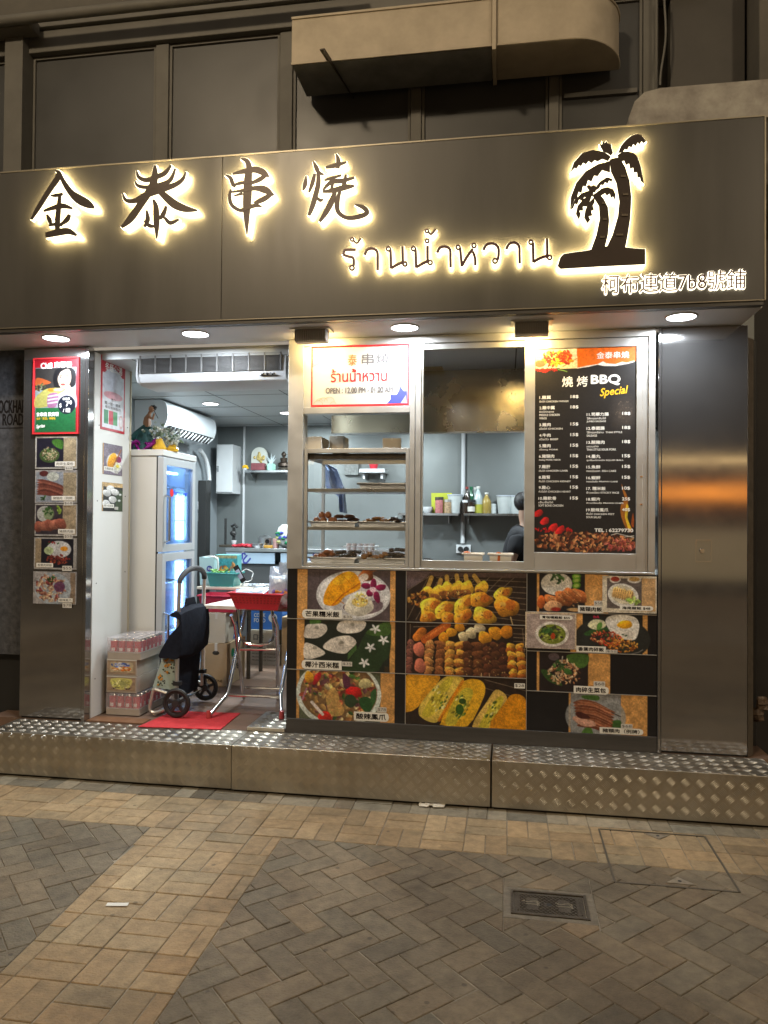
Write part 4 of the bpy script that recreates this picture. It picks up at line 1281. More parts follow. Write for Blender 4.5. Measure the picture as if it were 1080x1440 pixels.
def grill(p, lines):
    p.rect(-99, -99, 5000, 5000, (40, 28, 22)); p.noise(.2, 9)
    for a, b in lines: p.line([a, b], 5, (150, 132, 110), .75)


CHK = [(222, 168, 52), (206, 136, 40), (214, 150, 60), (190, 104, 36)]


def wings(p):
    grill(p, [((60, 235), (240, 120)), ((60, 235), (60, 300))]+[((300, 130+k*38), (1035, 150+k*44)) for k in range(9)]+[((60+k*70, 470), (240+k*100, 110)) for k in range(8)])
    p.spoly([(52, 80), (260, 80), (60, 225)], (98, 82, 84)); p.rect(250, 78, 1035, 120, (96, 76, 72), .8)
    for x0, y0, x1, y1 in ((215, 240, 258, 130), (310, 230, 335, 150), (390, 200, 385, 120), (480, 190, 466, 110), (555, 190, 540, 110), (670, 190, 610, 110)):
        p.line([(x0, y0), (x1, y1)], 36, (196, 158, 80)); p.ell(x0, y0+22, 52, 62, CHK[0], 15, shade=.5); p.ell(x0-12, y0+66, 50, 36, (120, 74, 36), 10, shade=.4); p.blobs(x0-8, y0+70, 46, 30, 10, 8, 15, [(70, 42, 22), (214, 180, 100), (160, 96, 40)])
    p.blobs(150, 300, 90, 60, 40, 10, 26, [(96, 56, 26), (190, 140, 66), (60, 36, 20), (150, 90, 40)])
    for x, y, rx, ry, r_ in ((255, 360, 100, 62, -30), (230, 450, 66, 52, 10), (370, 380, 88, 60, -35), (395, 452, 60, 46, -20), (530, 330, 98, 56, -40), (520, 440, 92, 50, -35), (665, 300, 92, 60, -15), (690, 430, 88, 72, 0), (840, 245, 76, 48, -35), (870, 350, 92, 84, 10)):
        p.ell(x, y, rx, ry, CHK[RNG.integers(2)], r_, shade=.55); p.ell(x+rx*.35, y-ry*.2, rx*.45, ry*.5, (186, 88, 30), r_, a=.6); p.ell(x-rx*.3, y-ry*.25, rx*.3, ry*.22, (240, 206, 110), r_, a=.55); p.blobs(x, y, rx*.7, ry*.6, 5, 4, 10, [(90, 44, 20)], a=.7)
    p.line([(905, 430), (925, 500)], 9, (200, 170, 120))


def skewers(p):
    grill(p, [((85, 510), (75, 890)), ((110, 530), (545, 505)), ((925, 515), (1010, 520)), ((1000, 520), (1018, 700))]+[((930, 560+k*30), (1030, 562+k*30)) for k in range(6)])
    p.ell(165, 590, 66, 42, (190, 110, 40), -35, shade=.4); p.line([(205, 630), (390, 505)], 62, (186, 92, 36)); p.line([(215, 612), (380, 505)], 16, (220, 140, 70), .6)
    for x, y, r_, c in ((362, 610, 44, (214, 140, 36)), (425, 565, 42, (220, 150, 40)), (492, 520, 42, (222, 150, 44)), (525, 598, 44, (196, 180, 140)), (588, 565, 46, (206, 190, 150)), (655, 525, 44, (204, 190, 160)), (698, 600, 54, (216, 146, 40)), (785, 560, 56, (214, 142, 36)), (872, 548, 54, (206, 130, 34))): p.ell(x, y, r_, r_*.9, c, shade=.4)
    for x, w_, cols in ((92, 34, [(120, 76, 66), (100, 62, 56)]), (250, 44, [(176, 128, 74), (150, 98, 56)]), (335, 42, [(140, 88, 50), (110, 66, 38)]), (415, 44, [(200, 150, 66), (160, 104, 44)]), (495, 44, [(206, 148, 62), (120, 70, 32)]), (565, 46, [(84, 50, 32), (62, 36, 24)]), (640, 46, [(104, 64, 38), (76, 44, 28)]), (715, 40, [(62, 36, 26), (84, 48, 32)]), (785, 42, [(78, 48, 32), (58, 34, 24)]), (850, 40, [(54, 30, 24), (72, 40, 28)]), (905, 40, [(206, 156, 56), (150, 84, 30)]), (975, 40, [(200, 146, 54), (140, 76, 28)])):
        for k in range(8):
            y = 660+k*34; dx = (y-640)*.10*(x-480)/480
            p.ell(x+dx+RNG.uniform(-5, 5), y, w_*RNG.uniform(.85, 1.1), 26, cols[k % 2], RNG.uniform(-20, 20), shade=.5); p.blobs(x+dx, y, w_*.7, 18, 3, 4, 9, [cols[0], (60, 34, 20), (220, 180, 110)], a=.6)
    for y in (710, 840): p.ell(160 if y < 800 else 168, y, 44, 62, (196, 112, 90), shade=.4)
    for x in (672, 735): p.line([(x, 880), (x+6, 920)], 6, (200, 170, 130))


def bread(p):
    grill(p, [((60, 920), (400, 1000)), ((700, 930), (1035, 1010)), ((700, 1000), (1035, 1090))])
    for pts, c, fill in (([(40, 930), (200, 905), (330, 910), (300, 1000), (150, 1190), (60, 1235), (40, 1200)], (222, 158, 40), None),
                         ([(160, 1240), (180, 1150), (330, 960), (420, 905), (520, 920), (520, 960), (420, 1100), (330, 1290), (260, 1310), (190, 1280)], (218, 190, 84), [(190, 1230), (360, 960), (440, 920), (420, 1000), (300, 1220), (230, 1270)]),
                         ([(345, 1310), (380, 1180), (500, 980), (580, 930), (670, 940), (705, 1000), (680, 1110), (560, 1330), (350, 1330)], (224, 170, 40), [(380, 1310), (430, 1160), (520, 1020), (590, 1010), (600, 1080), (500, 1260), (450, 1330)]),
                         ([(600, 1330), (720, 1110), (790, 1010), (860, 1040), (880, 1090), (850, 1180), (760, 1340)], (216, 180, 90), [(650, 1330), (760, 1130), (830, 1060), (850, 1110), (760, 1290), (720, 1335)]),
                         ([(740, 1340), (860, 1120), (920, 1045), (1000, 1050), (1040, 1120), (1040, 1350)], (214, 140, 24), None)):
        p.spoly(pts, c); q = np.array(pts, float); cc = q.mean(0)
        p.spoly([(cc+(a-cc)*.72+np.array([-14, -10])).tolist() for a in q], tuple(min(255, v*1.1) for v in c), .6)
        if fill:
            p.spoly(fill, (204, 186, 60)); f_ = np.array(fill, float); fc = f_.mean(0); p.blobs(fc[0], fc[1], 70, 110, 26, 8, 22, [(226, 206, 96), (150, 140, 40), (232, 220, 140), (86, 110, 40), (206, 180, 70)], rot=-50)
    p.ell(520, 1120, 30, 24, (50, 78, 24)); p.ell(498, 1190, 34, 44, (54, 92, 28)); p.line([(330, 1290), (520, 950)], 26, (222, 124, 20), .7)


def porkrice(p):
    p.rect(85, 0, 105, 999, TANP); p.rect(472, 0, 660, 999, TANP); p.rect(105, 0, 472, 999, (32, 28, 30))
    p.ell(245, 170, 126, 92, (206, 200, 188)); p.blobs(245, 170, 118, 84, 90, 5, 10, [(222, 218, 206), (190, 184, 172), (210, 204, 194)], asp=2.2); p.blobs(250, 130, 50, 36, 22, 8, 20, HER)
    for y in (108, 140, 182): p.ell(405, y, 36, 24, (96, 150, 40), -10, shade=.2); p.ell(405, y, 22, 13, (170, 196, 96), -10)
    for x, y, r_ in ((225, 310, 20), (300, 290, 30), (350, 265, 35), (420, 260, 40)): p.ell(x, y, 78, 46, (176, 100, 52), r_, shade=.5); p.ell(x-10, y-16, 46, 16, (210, 150, 96), r_, a=.7); p.line([(x-40, y-30), (x+40, y+30)], 8, (120, 52, 24), .6)
    p.ell(215, 350, 70, 44, (196, 150, 110), shade=.4); p.ell(240, 375, 40, 16, (150, 40, 30)); p.ell(120, 320, 34, 50, (196, 96, 40), shade=.4); p.ell(390, 375, 60, 14, (190, 150, 100)); p.blobs(300, 300, 150, 60, 30, 4, 9, [(96, 40, 20), (226, 170, 110)], a=.6)


def eggrice(p):
    p.rect(358, 0, 455, 999, TANP); p.rect(928, 0, 968, 999, TANP); p.rect(455, 0, 928, 999, (26, 28, 26))
    p.ell(690, 600, 300, 180, (38, 40, 38)); p.spoly([(470, 560), (560, 520), (700, 505), (640, 540), (500, 580)], (46, 84, 40)); p.spoly([(495, 500), (540, 450), (620, 455), (640, 500), (560, 530)], (208, 206, 170)); p.ell(590, 500, 20, 34, (90, 140, 60), 20)
    p.spoly([(640, 480), (650, 430), (720, 405), (840, 410), (895, 450), (900, 520), (870, 600), (780, 600), (700, 570)], (228, 224, 216)); p.ell(790, 482, 58, 34, (236, 170, 30), shade=.25); p.ell(775, 560, 100, 40, (214, 206, 196), a=.7)
    p.blobs(640, 600, 130, 60, 120, 7, 15, [(186, 60, 40), (206, 100, 60), (140, 44, 30), (224, 150, 100)]); p.blobs(770, 650, 120, 56, 120, 6, 13, [(206, 130, 50), (170, 90, 30), (220, 160, 70), (110, 60, 24)]); p.blobs(700, 620, 160, 70, 14, 6, 12, HER)
    p.line([(820, 725), (900, 700), (930, 680)], 8, (120, 116, 112)); p.blobs(570, 425, 40, 8, 8, 6, 12, [(190, 40, 80)])


def lettuce(p):
    p.rect(88, 0, 108, 999, TANP); p.rect(500, 0, 676, 999, TANP); p.rect(108, 0, 500, 999, (34, 26, 26))
    p.spoly([(330, 60), (420, 40), (500, 50), (500, 120), (440, 160), (350, 110)], (70, 104, 44)); p.spoly([(120, 190), (180, 190), (290, 290), (270, 304), (180, 270)], (52, 82, 36)); p.ell(225, 75, 44, 30, (120, 104, 110), a=.7)
    p.blobs(310, 200, 128, 100, 190, 8, 17, [(196, 150, 104), (170, 116, 76), (214, 178, 138), (130, 80, 50), (220, 196, 160)], asp=2.4); p.blobs(270, 150, 44, 40, 16, 10, 20, HER); p.ell(340, 190, 34, 24, (62, 104, 44), 20, shade=.3); p.line([(290, 110), (296, 70)], 8, (196, 190, 180))


def porkneck(p):
    p.rect(347, 0, 364, 999, TANP); p.rect(760, 0, 968, 999, TANP); p.rect(364, 0, 760, 999, (132, 132, 134)); p.ell(560, 540, 240, 180, (150, 152, 152), a=.8)
    p.spoly([(455, 375), (580, 372), (580, 410), (470, 400)], (72, 110, 50)); p.spoly([(470, 640), (520, 620), (540, 690), (450, 690)], (80, 120, 50)); p.spoly([(690, 570), (760, 560), (760, 630), (680, 640)], (56, 90, 40))
    for k in range(9):
        y = 430+k*22; p.spoly([(380+k*4, y+8), (450+k*3, y-22), (560, y-8), (660+k*3, y+40), (720-k*5, y+70), (640, y+62), (540, y+26), (450, y+20)], [(128, 70, 44), (160, 96, 66), (104, 52, 34)][k % 3], .95); p.line([(420, y-6), (560, y+4), (680, y+54)], 5, (206, 160, 130), .6)
    p.spoly([(376, 560), (410, 590), (470, 620), (560, 612), (545, 575), (470, 560), (410, 540)], (196, 150, 130)); p.spoly([(400, 520), (440, 505), (520, 545), (490, 560), (430, 555)], (70, 30, 24)); p.line([(690, 500), (760, 530)], 8, (60, 50, 46))


def hainan(p):
    p.rect(0, 0, 9999, 9999, (206, 196, 176)); p.rect(920, 112, 1026, 372, (196, 158, 112)); p.rect(648, 115, 920, 352, (98, 88, 84))
    for k in range(6): p.line([(648, 150+k*40), (920, 165+k*40)], 3, (76, 66, 64), .7)
    p.ell(712, 126, 44, 28, (206, 200, 192)); p.ell(712, 122, 34, 20, (160, 60, 44)); p.ell(862, 124, 54, 28, (210, 204, 196)); p.ell(862, 120, 42, 18, (186, 150, 90))
    p.ell(775, 250, 122, 92, (214, 210, 202), 15); p.ell(772, 245, 100, 72, (206, 196, 170), 15)
    for k in range(9): p.ell(705+k*17, 225+k*4, 13, 44, (206, 164, 100), 10, shade=.4); p.line([(712+k*17, 195+k*4), (716+k*17, 270+k*4)], 4, (120, 84, 48), .8)
    p.blobs(850, 290, 50, 26, 14, 14, 26, [(150, 176, 80), (120, 156, 60), (176, 196, 110)])


def curry(p):
    p.rect(0, 0, 9999, 9999, (206, 186, 158)); p.rect(14, 415, 395, 690, (168, 152, 146)); p.ell(230, 590, 130, 92, (150, 132, 128), a=.8)
    p.ell(215, 575, 132, 100, (214, 208, 200)); p.ell(215, 575, 108, 80, (118, 130, 44)); p.blobs(215, 570, 90, 64, 46, 10, 24, [(140, 150, 60), (84, 100, 36), (60, 80, 34), (170, 176, 90), (50, 40, 50)]); p.ell(222, 590, 18, 26, (190, 70, 30)); p.blobs(170, 545, 50, 16, 8, 16, 30, HER)


yA = [80, 494, 920, 1345]
tile('picture tile of mango sticky rice with an orchid on a white plate', (35, 80, 1015, 494), XC_[0], XC_[1]-.0015, ZA[1]+.002, ZA[0], 260, mango,
     [(168, 416, 496, 490, '芒果糯米飯', dict(point='l')), (500, 452, 582, 488, '$35', PRICE)])
tile('picture tile of white coconut sago cakes with small white flowers', (35, 497, 1015, 920), XC_[0], XC_[1]-.0015, ZA[2]+.002, ZA[1]-.002, 260, coco,
     [(168, 838, 496, 916, '椰汁西米糕', dict(point='l')), (500, 842, 582, 880, '$35', PRICE)])
tile('picture tile of a bowl of spicy chicken feet salad with a red tomato', (35, 925, 1015, 1345), XC_[0], XC_[1]-.0015, ZA[3], ZA[2]-.002, 260, salad,
     [(600, 1262, 880, 1338, '酸辣鳳爪', dict(point='r')), (790, 1215, 866, 1258, '$78', PRICE)])
tile('picture tile of golden chicken wings and drumsticks on a grill', (50, 80, 1032, 488), XC_[1]+.0015, XC_[2]-.0015, ZA[1]+.002, ZA[0], 280, wings, [])
tile('picture tile of rows of meat skewers, sausages and fish balls', (50, 495, 1032, 905), XC_[1]+.0015, XC_[2]-.0015, ZA[2]+.002, ZA[1]-.002, 280, skewers, [])
tile('picture tile of filled golden bread rolls, at the bottom of the middle column', (50, 910, 1032, 1335), XC_[1]+.0015, XC_[2]-.0015, ZA[3], ZA[2]-.002, 280, bread,
     [(938, 948, 1022, 990, '$28', dict(name='price_tag', m=('printw', 'ink'), d=.0022, bold=.0))])
tile('picture tile of roast pork with white rice and cucumber slices', (6, 88, 1040, 398), XC_[2]+.0015, XC_[3], ZC[1]+.002, ZC[0], 260, porkrice,
     [(418, 340, 622, 396, '豬頸肉飯', dict()), (545, 298, 618, 338, '$58', PRICE)])
tile('picture tile of minced pork rice topped with a fried egg', (6, 402, 1040, 716), XC_[2]+.0015, XC_[3], ZC[2]+.002, ZC[1]-.002, 260, eggrice,
     [(405, 664, 640, 714, '香葉肉碎飯', dict(d=.0030)), (642, 688, 732, 714, '$55', dict(name='price_tag', m=('sticker', 'inkgrey'), d=.0036, bold=0))])
tile('picture tile of minced pork in lettuce on a black ground', (6, 36, 1040, 354), XC_[2]+.0015, XC_[3], ZC[3]+.002, ZC[2]-.002, 260, lettuce,
     [(386, 300, 660, 362, '肉碎生菜包', dict(point='r', d=.0040)), (545, 258, 636, 302, '$68', PRICE)])
tile('picture tile of sliced grilled pork neck, lowest of the right column', (6, 358, 1040, 672), XC_[2]+.0015, XC_[3], ZC[4], ZC[3]-.002, 260, porkneck,
     [(594, 618, 930, 668, '豬頸肉（例牌）', dict(point='r')), (762, 584, 852, 622, '$68', PRICE)])
xw = lambda x: XC_[2]+(x-6)/(1034)*(XC_[3]-XC_[2]); zw = lambda y: ZC[0]-(y-88)/(716-88)*(ZC[0]-ZC[2])
tile('small white chicken rice card stuck over the upper right corner of the tiles', (612, 96, 1036, 388), xw(612), xw(1036), zw(388), zw(96), 150, hainan,
     [(750, 330, 1004, 368, '海南雞飯 $48', dict(point='r', d=.0012))], Y=-.0045, g='food cards stuck on the tiles', name='food_card', cat='food card', thick=.0015)
tile('small green curry card stuck over the left edge of the right tile column', (2, 400, 406, 692), xw(-6), xw(406), zw(692), zw(400), 150, curry,
     [(118, 422, 372, 458, '青咖喱雞飯 $55', dict(point='r', d=.0012))], Y=-.0045, g='food cards stuck on the tiles', name='food_card', cat='food card', thick=.0015)

# ---- aluminium window wall
WF = thing('window_frame', 'aluminium window frame holding the hatch, the glass food case bay and the menu sash', 'window', (-.2, .03, FZ0))


def bar(mb, x0, y0, x1, y1, ya, yb, Y=0.0):
    a, b, c, d = rc(x0, y0, x1, y1, Y)
    mb.box(a, b, ya, yb, c, d)


m = MB()
m.box(FX0, P(426, 640, Y=0).x, -.006, .10, FZ0, FZ1)
xl = P(426, 640, Y=0).x; xm0, xm1 = P(576, 640, Y=0).x, P(591.5, 640, Y=0).x; xr = P(912, 640, Y=0).x
zt2 = P(500, 485.5, Y=0).z; zs0, zs1 = P(500, 581, Y=0).z, P(500, 572, Y=0).z; zb1 = P(500, 797.5, Y=0).z
m.box(xl, FX1, -.004, .10, zt2, FZ1)
m.build('outer_frame', MT['alu'], WF, bevel=.002)
m = MB(); m.box(xm0, xm0+(xm1-xm0)*.46, -.004, .10, zb1, zt2-.001); m.box(xm0+(xm1-xm0)*.54, xm1, -.004, .10, zb1, zt2-.001); m.box(xm0+(xm1-xm0)*.46, xm0+(xm1-xm0)*.54, .006, .10, zb1, zt2-.001)
m.build('centre_post', MT['alu'], WF, bevel=.002)
m = MB(); m.box(xl, FX1, -.006, .11, FZ0, zb1-.001); m.box(xm1, xr, -.012, -.0065, FZ0+.006, FZ0+.014); m.build('sill_rail', MT['alu'], WF, bevel=.002)
m = MB(); m.box(xl, xm0-.001, -.002, .08, zs0, zs1); m.build('transom', MT['alu'], WF, bevel=.002)
m = MB(); m.box(xr, FX1, -.002, .10, zb1, zt2-.001); m.box(xr-.012, xr-.001, .010, .10, zb1, zt2-.001); m.build('side_post', MT['alu'], WF, bevel=.002)
# sash of the hatch and the sliding sash carrying the menu
a0, a1 = xm1+.001, P(738, 640, Y=0).x
m = MB(); z0s, z1s = P(660, 789, Y=0).z, P(660, 489, Y=0).z
m.box(a0, a0+.010, .012, .05, zb1+.001, zt2-.002); m.box(a0+.0105, a1, .012, .05, zb1+.001, z0s); m.box(a0+.0105, a1, .012, .05, z1s, zt2-.002)
m.build('hatch_frame', MT['alu'], WF, bevel=.0015)
b0, b1 = P(737.5, 640, Y=0).x, xr-.013
bi0, bi1 = P(752, 640, Y=0).x, P(895, 640, Y=0).x
bz0, bz1 = P(823, 778, Y=0).z, P(823, 488.5, Y=0).z
m = MB(); m.box(b0, bi0-.0005, .004, .045, zb1+.001, zt2-.003); m.box(bi1+.0005, b1, .004, .045, zb1+.001, zt2-.003); m.box(bi0, bi1, .004, .045, zb1+.001, bz0); m.box(bi0, bi1, .004, .045, bz1, zt2-.003)
m.box(b1-.018, b1-.014, .002, .0042, zb1+.01, zt2-.01)
sash = m.build('menu_sash', MT['alu'], WF, bevel=.0015)
m = MB()
for zz in (P(905, 670, Y=0).z, P(905, 709, Y=0).z): m.box(b1-.03, b1-.018, .001, .0039, zz-.003, zz+.003)
m.build('sash_clip', MT['chrome'], sash)

# ---- menu board
src = (752, 486, 895, 778)
MBd = thing('menu_board', 'tall black barbecue menu board with orange heading and price list', 'menu board', ((bi0+bi1)/2, .012, bz0))
A = Art((752, 487, 895, 778), bi0+.001, bi1-.001, bz0+.001, bz1-.001, .012)
p = Pic(752, 487, 895, 778, 300, (34, 31, 30))
zx = lambda x: 740+x/6.353
z1_ = lambda y: 470+y/6.353
z2_ = lambda y: 620+y/6.353
p.ell(zx(880), z1_(700), 15, 20, (92, 80, 70), a=.6, soft=40); 
pp_ = lambda L, f=z1_: [(zx(x), f(y)) for x, y in L]
p.poly(pp_([(455, 0), (990, 0), (990, 235), (960, 240), (900, 255), (860, 245), (800, 262), (720, 255), (690, 240), (640, 258), (560, 270), (455, 285)]), (232, 108, 26))
p.poly(pp_([(455, 285), (560, 266), (640, 256), (690, 232), (720, 250), (800, 260), (860, 240), (900, 250), (970, 232), (970, 245), (900, 262), (800, 278), (700, 275), (640, 262), (560, 280), (460, 292)]), (226, 216, 206))
p.poly(pp_([(60, 0), (455, 0), (455, 280), (80, 290)]), (224, 204, 178)); p.poly(pp_([(300, 270), (460, 180), (460, 290), (300, 290)]), (232, 206, 160)); p.line(pp_([(330, 270), (455, 200)]), 1.2, (170, 120, 70))
p.ell(zx(120), z1_(240), 8, 5, (196, 96, 60)); p.blobs(zx(270), z1_(195), 23, 11, 130, 1.2, 3.6, [(206, 60, 22), (226, 150, 30), (190, 34, 18), (236, 190, 50), (150, 30, 16)]); p.blobs(zx(360), z1_(170), 9, 7, 30, 1.2, 3, [(206, 50, 20), (226, 90, 40)])
p.blobs(zx(180), z1_(300), 16, 2.2, 46, 1, 2.4, [(206, 36, 26), (170, 20, 20)]); p.line(pp_([(285, 296), (330, 305), (365, 318)]), 1.4, (120, 160, 70))
p.blobs(zx(520), z2_(905), 76, 13, 420, 1.4, 4.2, [(150, 84, 50), (110, 56, 34), (190, 120, 76), (84, 40, 26), (206, 150, 96), (64, 30, 20)]); p.blobs(zx(850), z2_(930), 22, 8, 60, 1.5, 4, [(160, 70, 66), (190, 110, 90), (130, 60, 40)]); p.rect(752, z2_(1000), 900, 778, (190, 160, 140), .8)
p.blobs(zx(250), z2_(800), 28, 3, 60, 1.4, 2.8, [(206, 30, 30), (170, 20, 22)])
for x, y in ((110, 650), (170, 720), (250, 775), (310, 800)): p.ell(zx(x), z2_(y), 7.5, 4.6, (206, 34, 34), -35, shade=.4)
p.line(pp_([(770, 840), (820, 825), (970, 860)], z2_), .9, (220, 214, 200)); p.line(pp_([(890, 855), (970, 845)], z2_), .9, (220, 214, 200))
p.spoly(pp_([(858, 380), (880, 430), (912, 500), (918, 590), (900, 680), (960, 790), (930, 815), (880, 740), (850, 640), (858, 560), (890, 520), (870, 450)], z2_), (206, 120, 30), .75); p.spoly(pp_([(905, 560), (925, 600), (912, 680), (945, 780), (925, 800), (895, 700), (890, 640)], z2_), (244, 206, 50), .85); p.spoly(pp_([(960, 640), (970, 700), (966, 770), (945, 740)], z2_), (206, 90, 24), .7)
p.blobs(zx(880), z1_(690), 12, 16, 60, .5, 1.2, [(120, 104, 90), (80, 70, 62)])
p.noise(.10, 4); p.build('picture', A.corners(.0005), MBd, .85)
m = MB(); m.box(bi0+.0008, bi1-.0008, .0122, .018, bz0+.0008, bz1-.0008); m.build('board', MT['baseblack'], MBd)
W_, Y_, O_, G_ = MB(), MB(), MB(), MB()
T1 = lambda mb, s_, x0, y0, x1, y1, **k: A.text(mb, s_, zx(x0), z1_(y0), zx(x1), z1_(y1), depth=.0012, **k)
T2 = lambda mb, s_, x0, y0, x1, y1, **k: A.text(mb, s_, zx(x0), z2_(y0), zx(x1), z2_(y1), depth=.0012, **k)
T1(W_, '金泰串燒', 632, 148, 922, 208, bold=.01)
T1(W_, '燒 烤', 322, 362, 552, 456, bold=.015); T1(W_, 'BBQ', 585, 356, 842, 446, bold=.05)
T1(Y_, 'Special', 662, 466, 918, 556, shear=.35, bold=.015, rot=.10)
wid = lambda s_: sum(30 if ord(c) > 0x2E80 else (17 if c.isdigit() else 9) for c in s_)
for n_, (x, y, T, nm, pr_, subs) in enumerate((
        (116, 548, T1, '1.雞翼', '18$', ['ปีกไก่ CHICKEN WINGS']), (116, 642, T1, '2.雞中翼', '18$', ['ปีกไก่กลาง', 'MIDDLE CHICKEN', 'WINGS']),
        (116, 796, T1, '3.雞肉', '15$', ['เนื้อไก่ CHICKEN']), (116, 892, T1, '4.牛肉', '15$', ['เนื้อวัว BEEF']), (116, 35, T2, '5.豬肉', '15$', ['เนื้อหมู PORK']),
        (114, 130, T2, '6.豬頸肉', '15$', ['คอหมู PORK NECK']), (114, 225, T2, '7.雞肝', '15$', ['ตับไก่ CHICKEN LIVER']), (114, 321, T2, '8.雞腎', '15$', ['กึ๋นไก่ CHICKEN KIDNEY']),
        (114, 414, T2, '9.雞心', '15$', ['หัวใจไก่ CHICKEN HEART']), (112, 512, T2, '10.雞軟骨', '15$', ['เอ็นข้อไก่', 'SOFT BONE CHICKEN']),
        (546, 708, T1, '11.司華力腸', '18$', ['ไส้กรอกจัมโบ้', 'JUMBO SAUSAGE']), (546, 834, T1, '12.泰國腸', '18$', ['ไส้กรอกอีสาน  THAI STYLE', 'SAUSAGE']), (546, 960, T1, '13.酸豬肉', '18$', ['แหนมย่าง', 'THAI STYLE SOUR PORK']),
        (546, 134, T2, '14.墨丸', '15$', ['ลูกชิ้นปลาหมึก SQUID BALL']), (546, 229, T2, '15.魚餅', '15$', ['ทอดมันปลา  FISH CAKE']), (546, 326, T2, '16.蝦餅', '15$', ['ทอดมันกุ้ง PRAWN CAKE']),
        (546, 423, T2, '17. 糯米飯', '10$', ['ข้าวเหนียว STICKY RICE']), (546, 519, T2, '18.蝦片', '25$', ['ข้าวเกรียบกุ้ง PRAWN CHIPS']), (546, 615, T2, '19.酸辣鳳爪', '40$', ['ตีนไก่ CHICKEN FEET', 'SOUR SALAD']))):
    T(W_, nm, x, y-15, x+wid(nm)*1.2, y+16, bold=.03)
    px_ = 400 if x < 300 else 864
    T(W_, pr_, px_, y-16, px_+70, y+14, bold=.04)
    for k, s_ in enumerate(subs):
        yy = y+36+k*30
        T(W_, s_, x, yy-9, x+min(330, len(s_)*13.2), yy+10, bold=.02)
T2(W_, 'TEL : 62279730', 620, 783, 962, 812, bold=.06)
W_.build('white_lettering', MT['inkwhite'], MBd); Y_.build('yellow_lettering', MT['inkyellow'], MBd)

# ---- opening hours sign
sx0, sx1, sz0, sz1 = rc(437.5, 484.8, 575.5, 571.5, 0)
OS = thing('opening_hours_sign', 'white sign with red border giving the opening hours', 'shop sign', ((sx0+sx1)/2, 0, sz0))
A = Art((205, 180, 942, 650), sx0, sx1-.001, sz0+.001, sz1, .002)
m = MB(); m.box(xl+.0005, xm0-.0008, .004, .02, zs1+.0005, zt2-.0005); m.build('board', mat('sign_white', (.46, .455, .43), .8, 0, vary=.02, spec=.1), OS)
m = MB()
for q_ in ((205, 180, 942, 196), (205, 634, 942, 650), (205, 196, 216, 634), (931, 196, 942, 634)): A.rect(m, *q_, .001)
m.build('border', MT['inkred'], OS)
m = MB(); A.text(m, '泰', 484, 252, 552, 336, mi=1, depth=.0005, bold=.01); A.text(m, '串燒', 588, 248, 802, 334, depth=.0005, bold=.01); A.text(m, 'OPEN : 12.00 PM - 01.00 AM', 318, 504, 822, 547, depth=.0006, bold=.03)
m.build('dark_lettering', [MT['inkgrey'], mat('ink_bronze', (.28, .14, .05), .5)], OS)
m = MB(); A.text(m, 'ร้านน้ำหวาน', 356, 362, 778, 460, depth=.0005, bold=.012); m.build('red_lettering', MT['inkred'], OS)
MOT = [mat('motif_mauve', (.30, .22, .30), .5), mat('motif_grey', (.42, .40, .45), .5), mat('motif_lilac', (.30, .28, .62), .5), MT['inknavy'], mat('motif_gold', (.50, .36, .12), .5)]
m = MB(); A.poly(m, [(217, 205), (318, 205), (300, 280), (260, 320), (217, 342)], .0004); A.poly(m, smoothpoly([(225, 250), (300, 230), (280, 290), (230, 320)]), .0008, 1); A.poly(m, [(225, 205), (300, 205), (290, 250), (240, 262)], .0007, 2); m.build('corner_motif', MOT, OS)
m = MB(); A.poly(m, [(780, 632), (808, 600), (806, 566), (852, 566), (868, 536), (876, 500), (902, 540), (928, 540), (929, 632)], .0004, 3); A.poly(m, [(880, 632), (920, 570), (928, 632)], .0008, 2); m.build('leaf_motif', MOT, OS)
m = MB()
for k in range(6): A.poly(m, smoothpoly([(884+k % 2*4, 205+k*20), (900, 200+k*20), (906, 212+k*20), (892, 222+k*20)]), .0004, 1)
m.build('skewer_print', MOT, OS)
m = MB()
for cx, cy, r_ in ((260, 632, 36), (300, 606, 32), (345, 610, 40), (376, 630, 22), (270, 606, 24)):
    L_ = [(cx+math.cos(a/11*math.pi)*r_, cy-math.sin(a/11*math.pi)*r_*.9) for a in range(12)]; L2 = [(cx+math.cos(a/11*math.pi)*(r_-3), cy-math.sin(a/11*math.pi)*(r_-3)*.9) for a in range(12)]
    for i in range(11): A.poly(m, [L_[i], L_[i+1], L2[i+1], L2[i]], .0004+.0001*(cx % 5), 4)
m.build('bun_print', MOT, OS)

# ---- pictures on the left pillar and the white return panel
s2 = lambda x, y: (x/5.335, 600+y/5.335)
def pill(label, x0, y0, x1, y1, paint, tags, n=110):
    a, b = s2(x0, y0), s2(x1, y1)
    X0, X1, Z0, Z1 = rc(a[0], a[1], b[0], b[1], 0)
    return tile(label, (x0, y0, x1, y1), X0, X1, Z0, Z1, n, paint, tags, Y=-.004, gain=.7, g='food pictures on the left pillar', name='food_card', cat='food card', thick=.0015)
PW = (190, 186, 178)
def pa(p):
    p.rect(0, 0, 999, 9999, PW); p.rect(480, 85, 574, 305, (178, 160, 128)); p.rect(278, 85, 480, 305, (30, 28, 44)); p.spoly([(390, 110), (430, 92), (476, 110), (470, 170), (420, 150)], (70, 120, 46)); p.ell(375, 215, 75, 55, (70, 96, 50)); p.blobs(378, 205, 64, 48, 110, 4, 9, [(196, 176, 140), (160, 130, 96), (214, 200, 170), (110, 80, 60)], asp=2.2); p.blobs(370, 170, 30, 20, 8, 6, 10, HER)
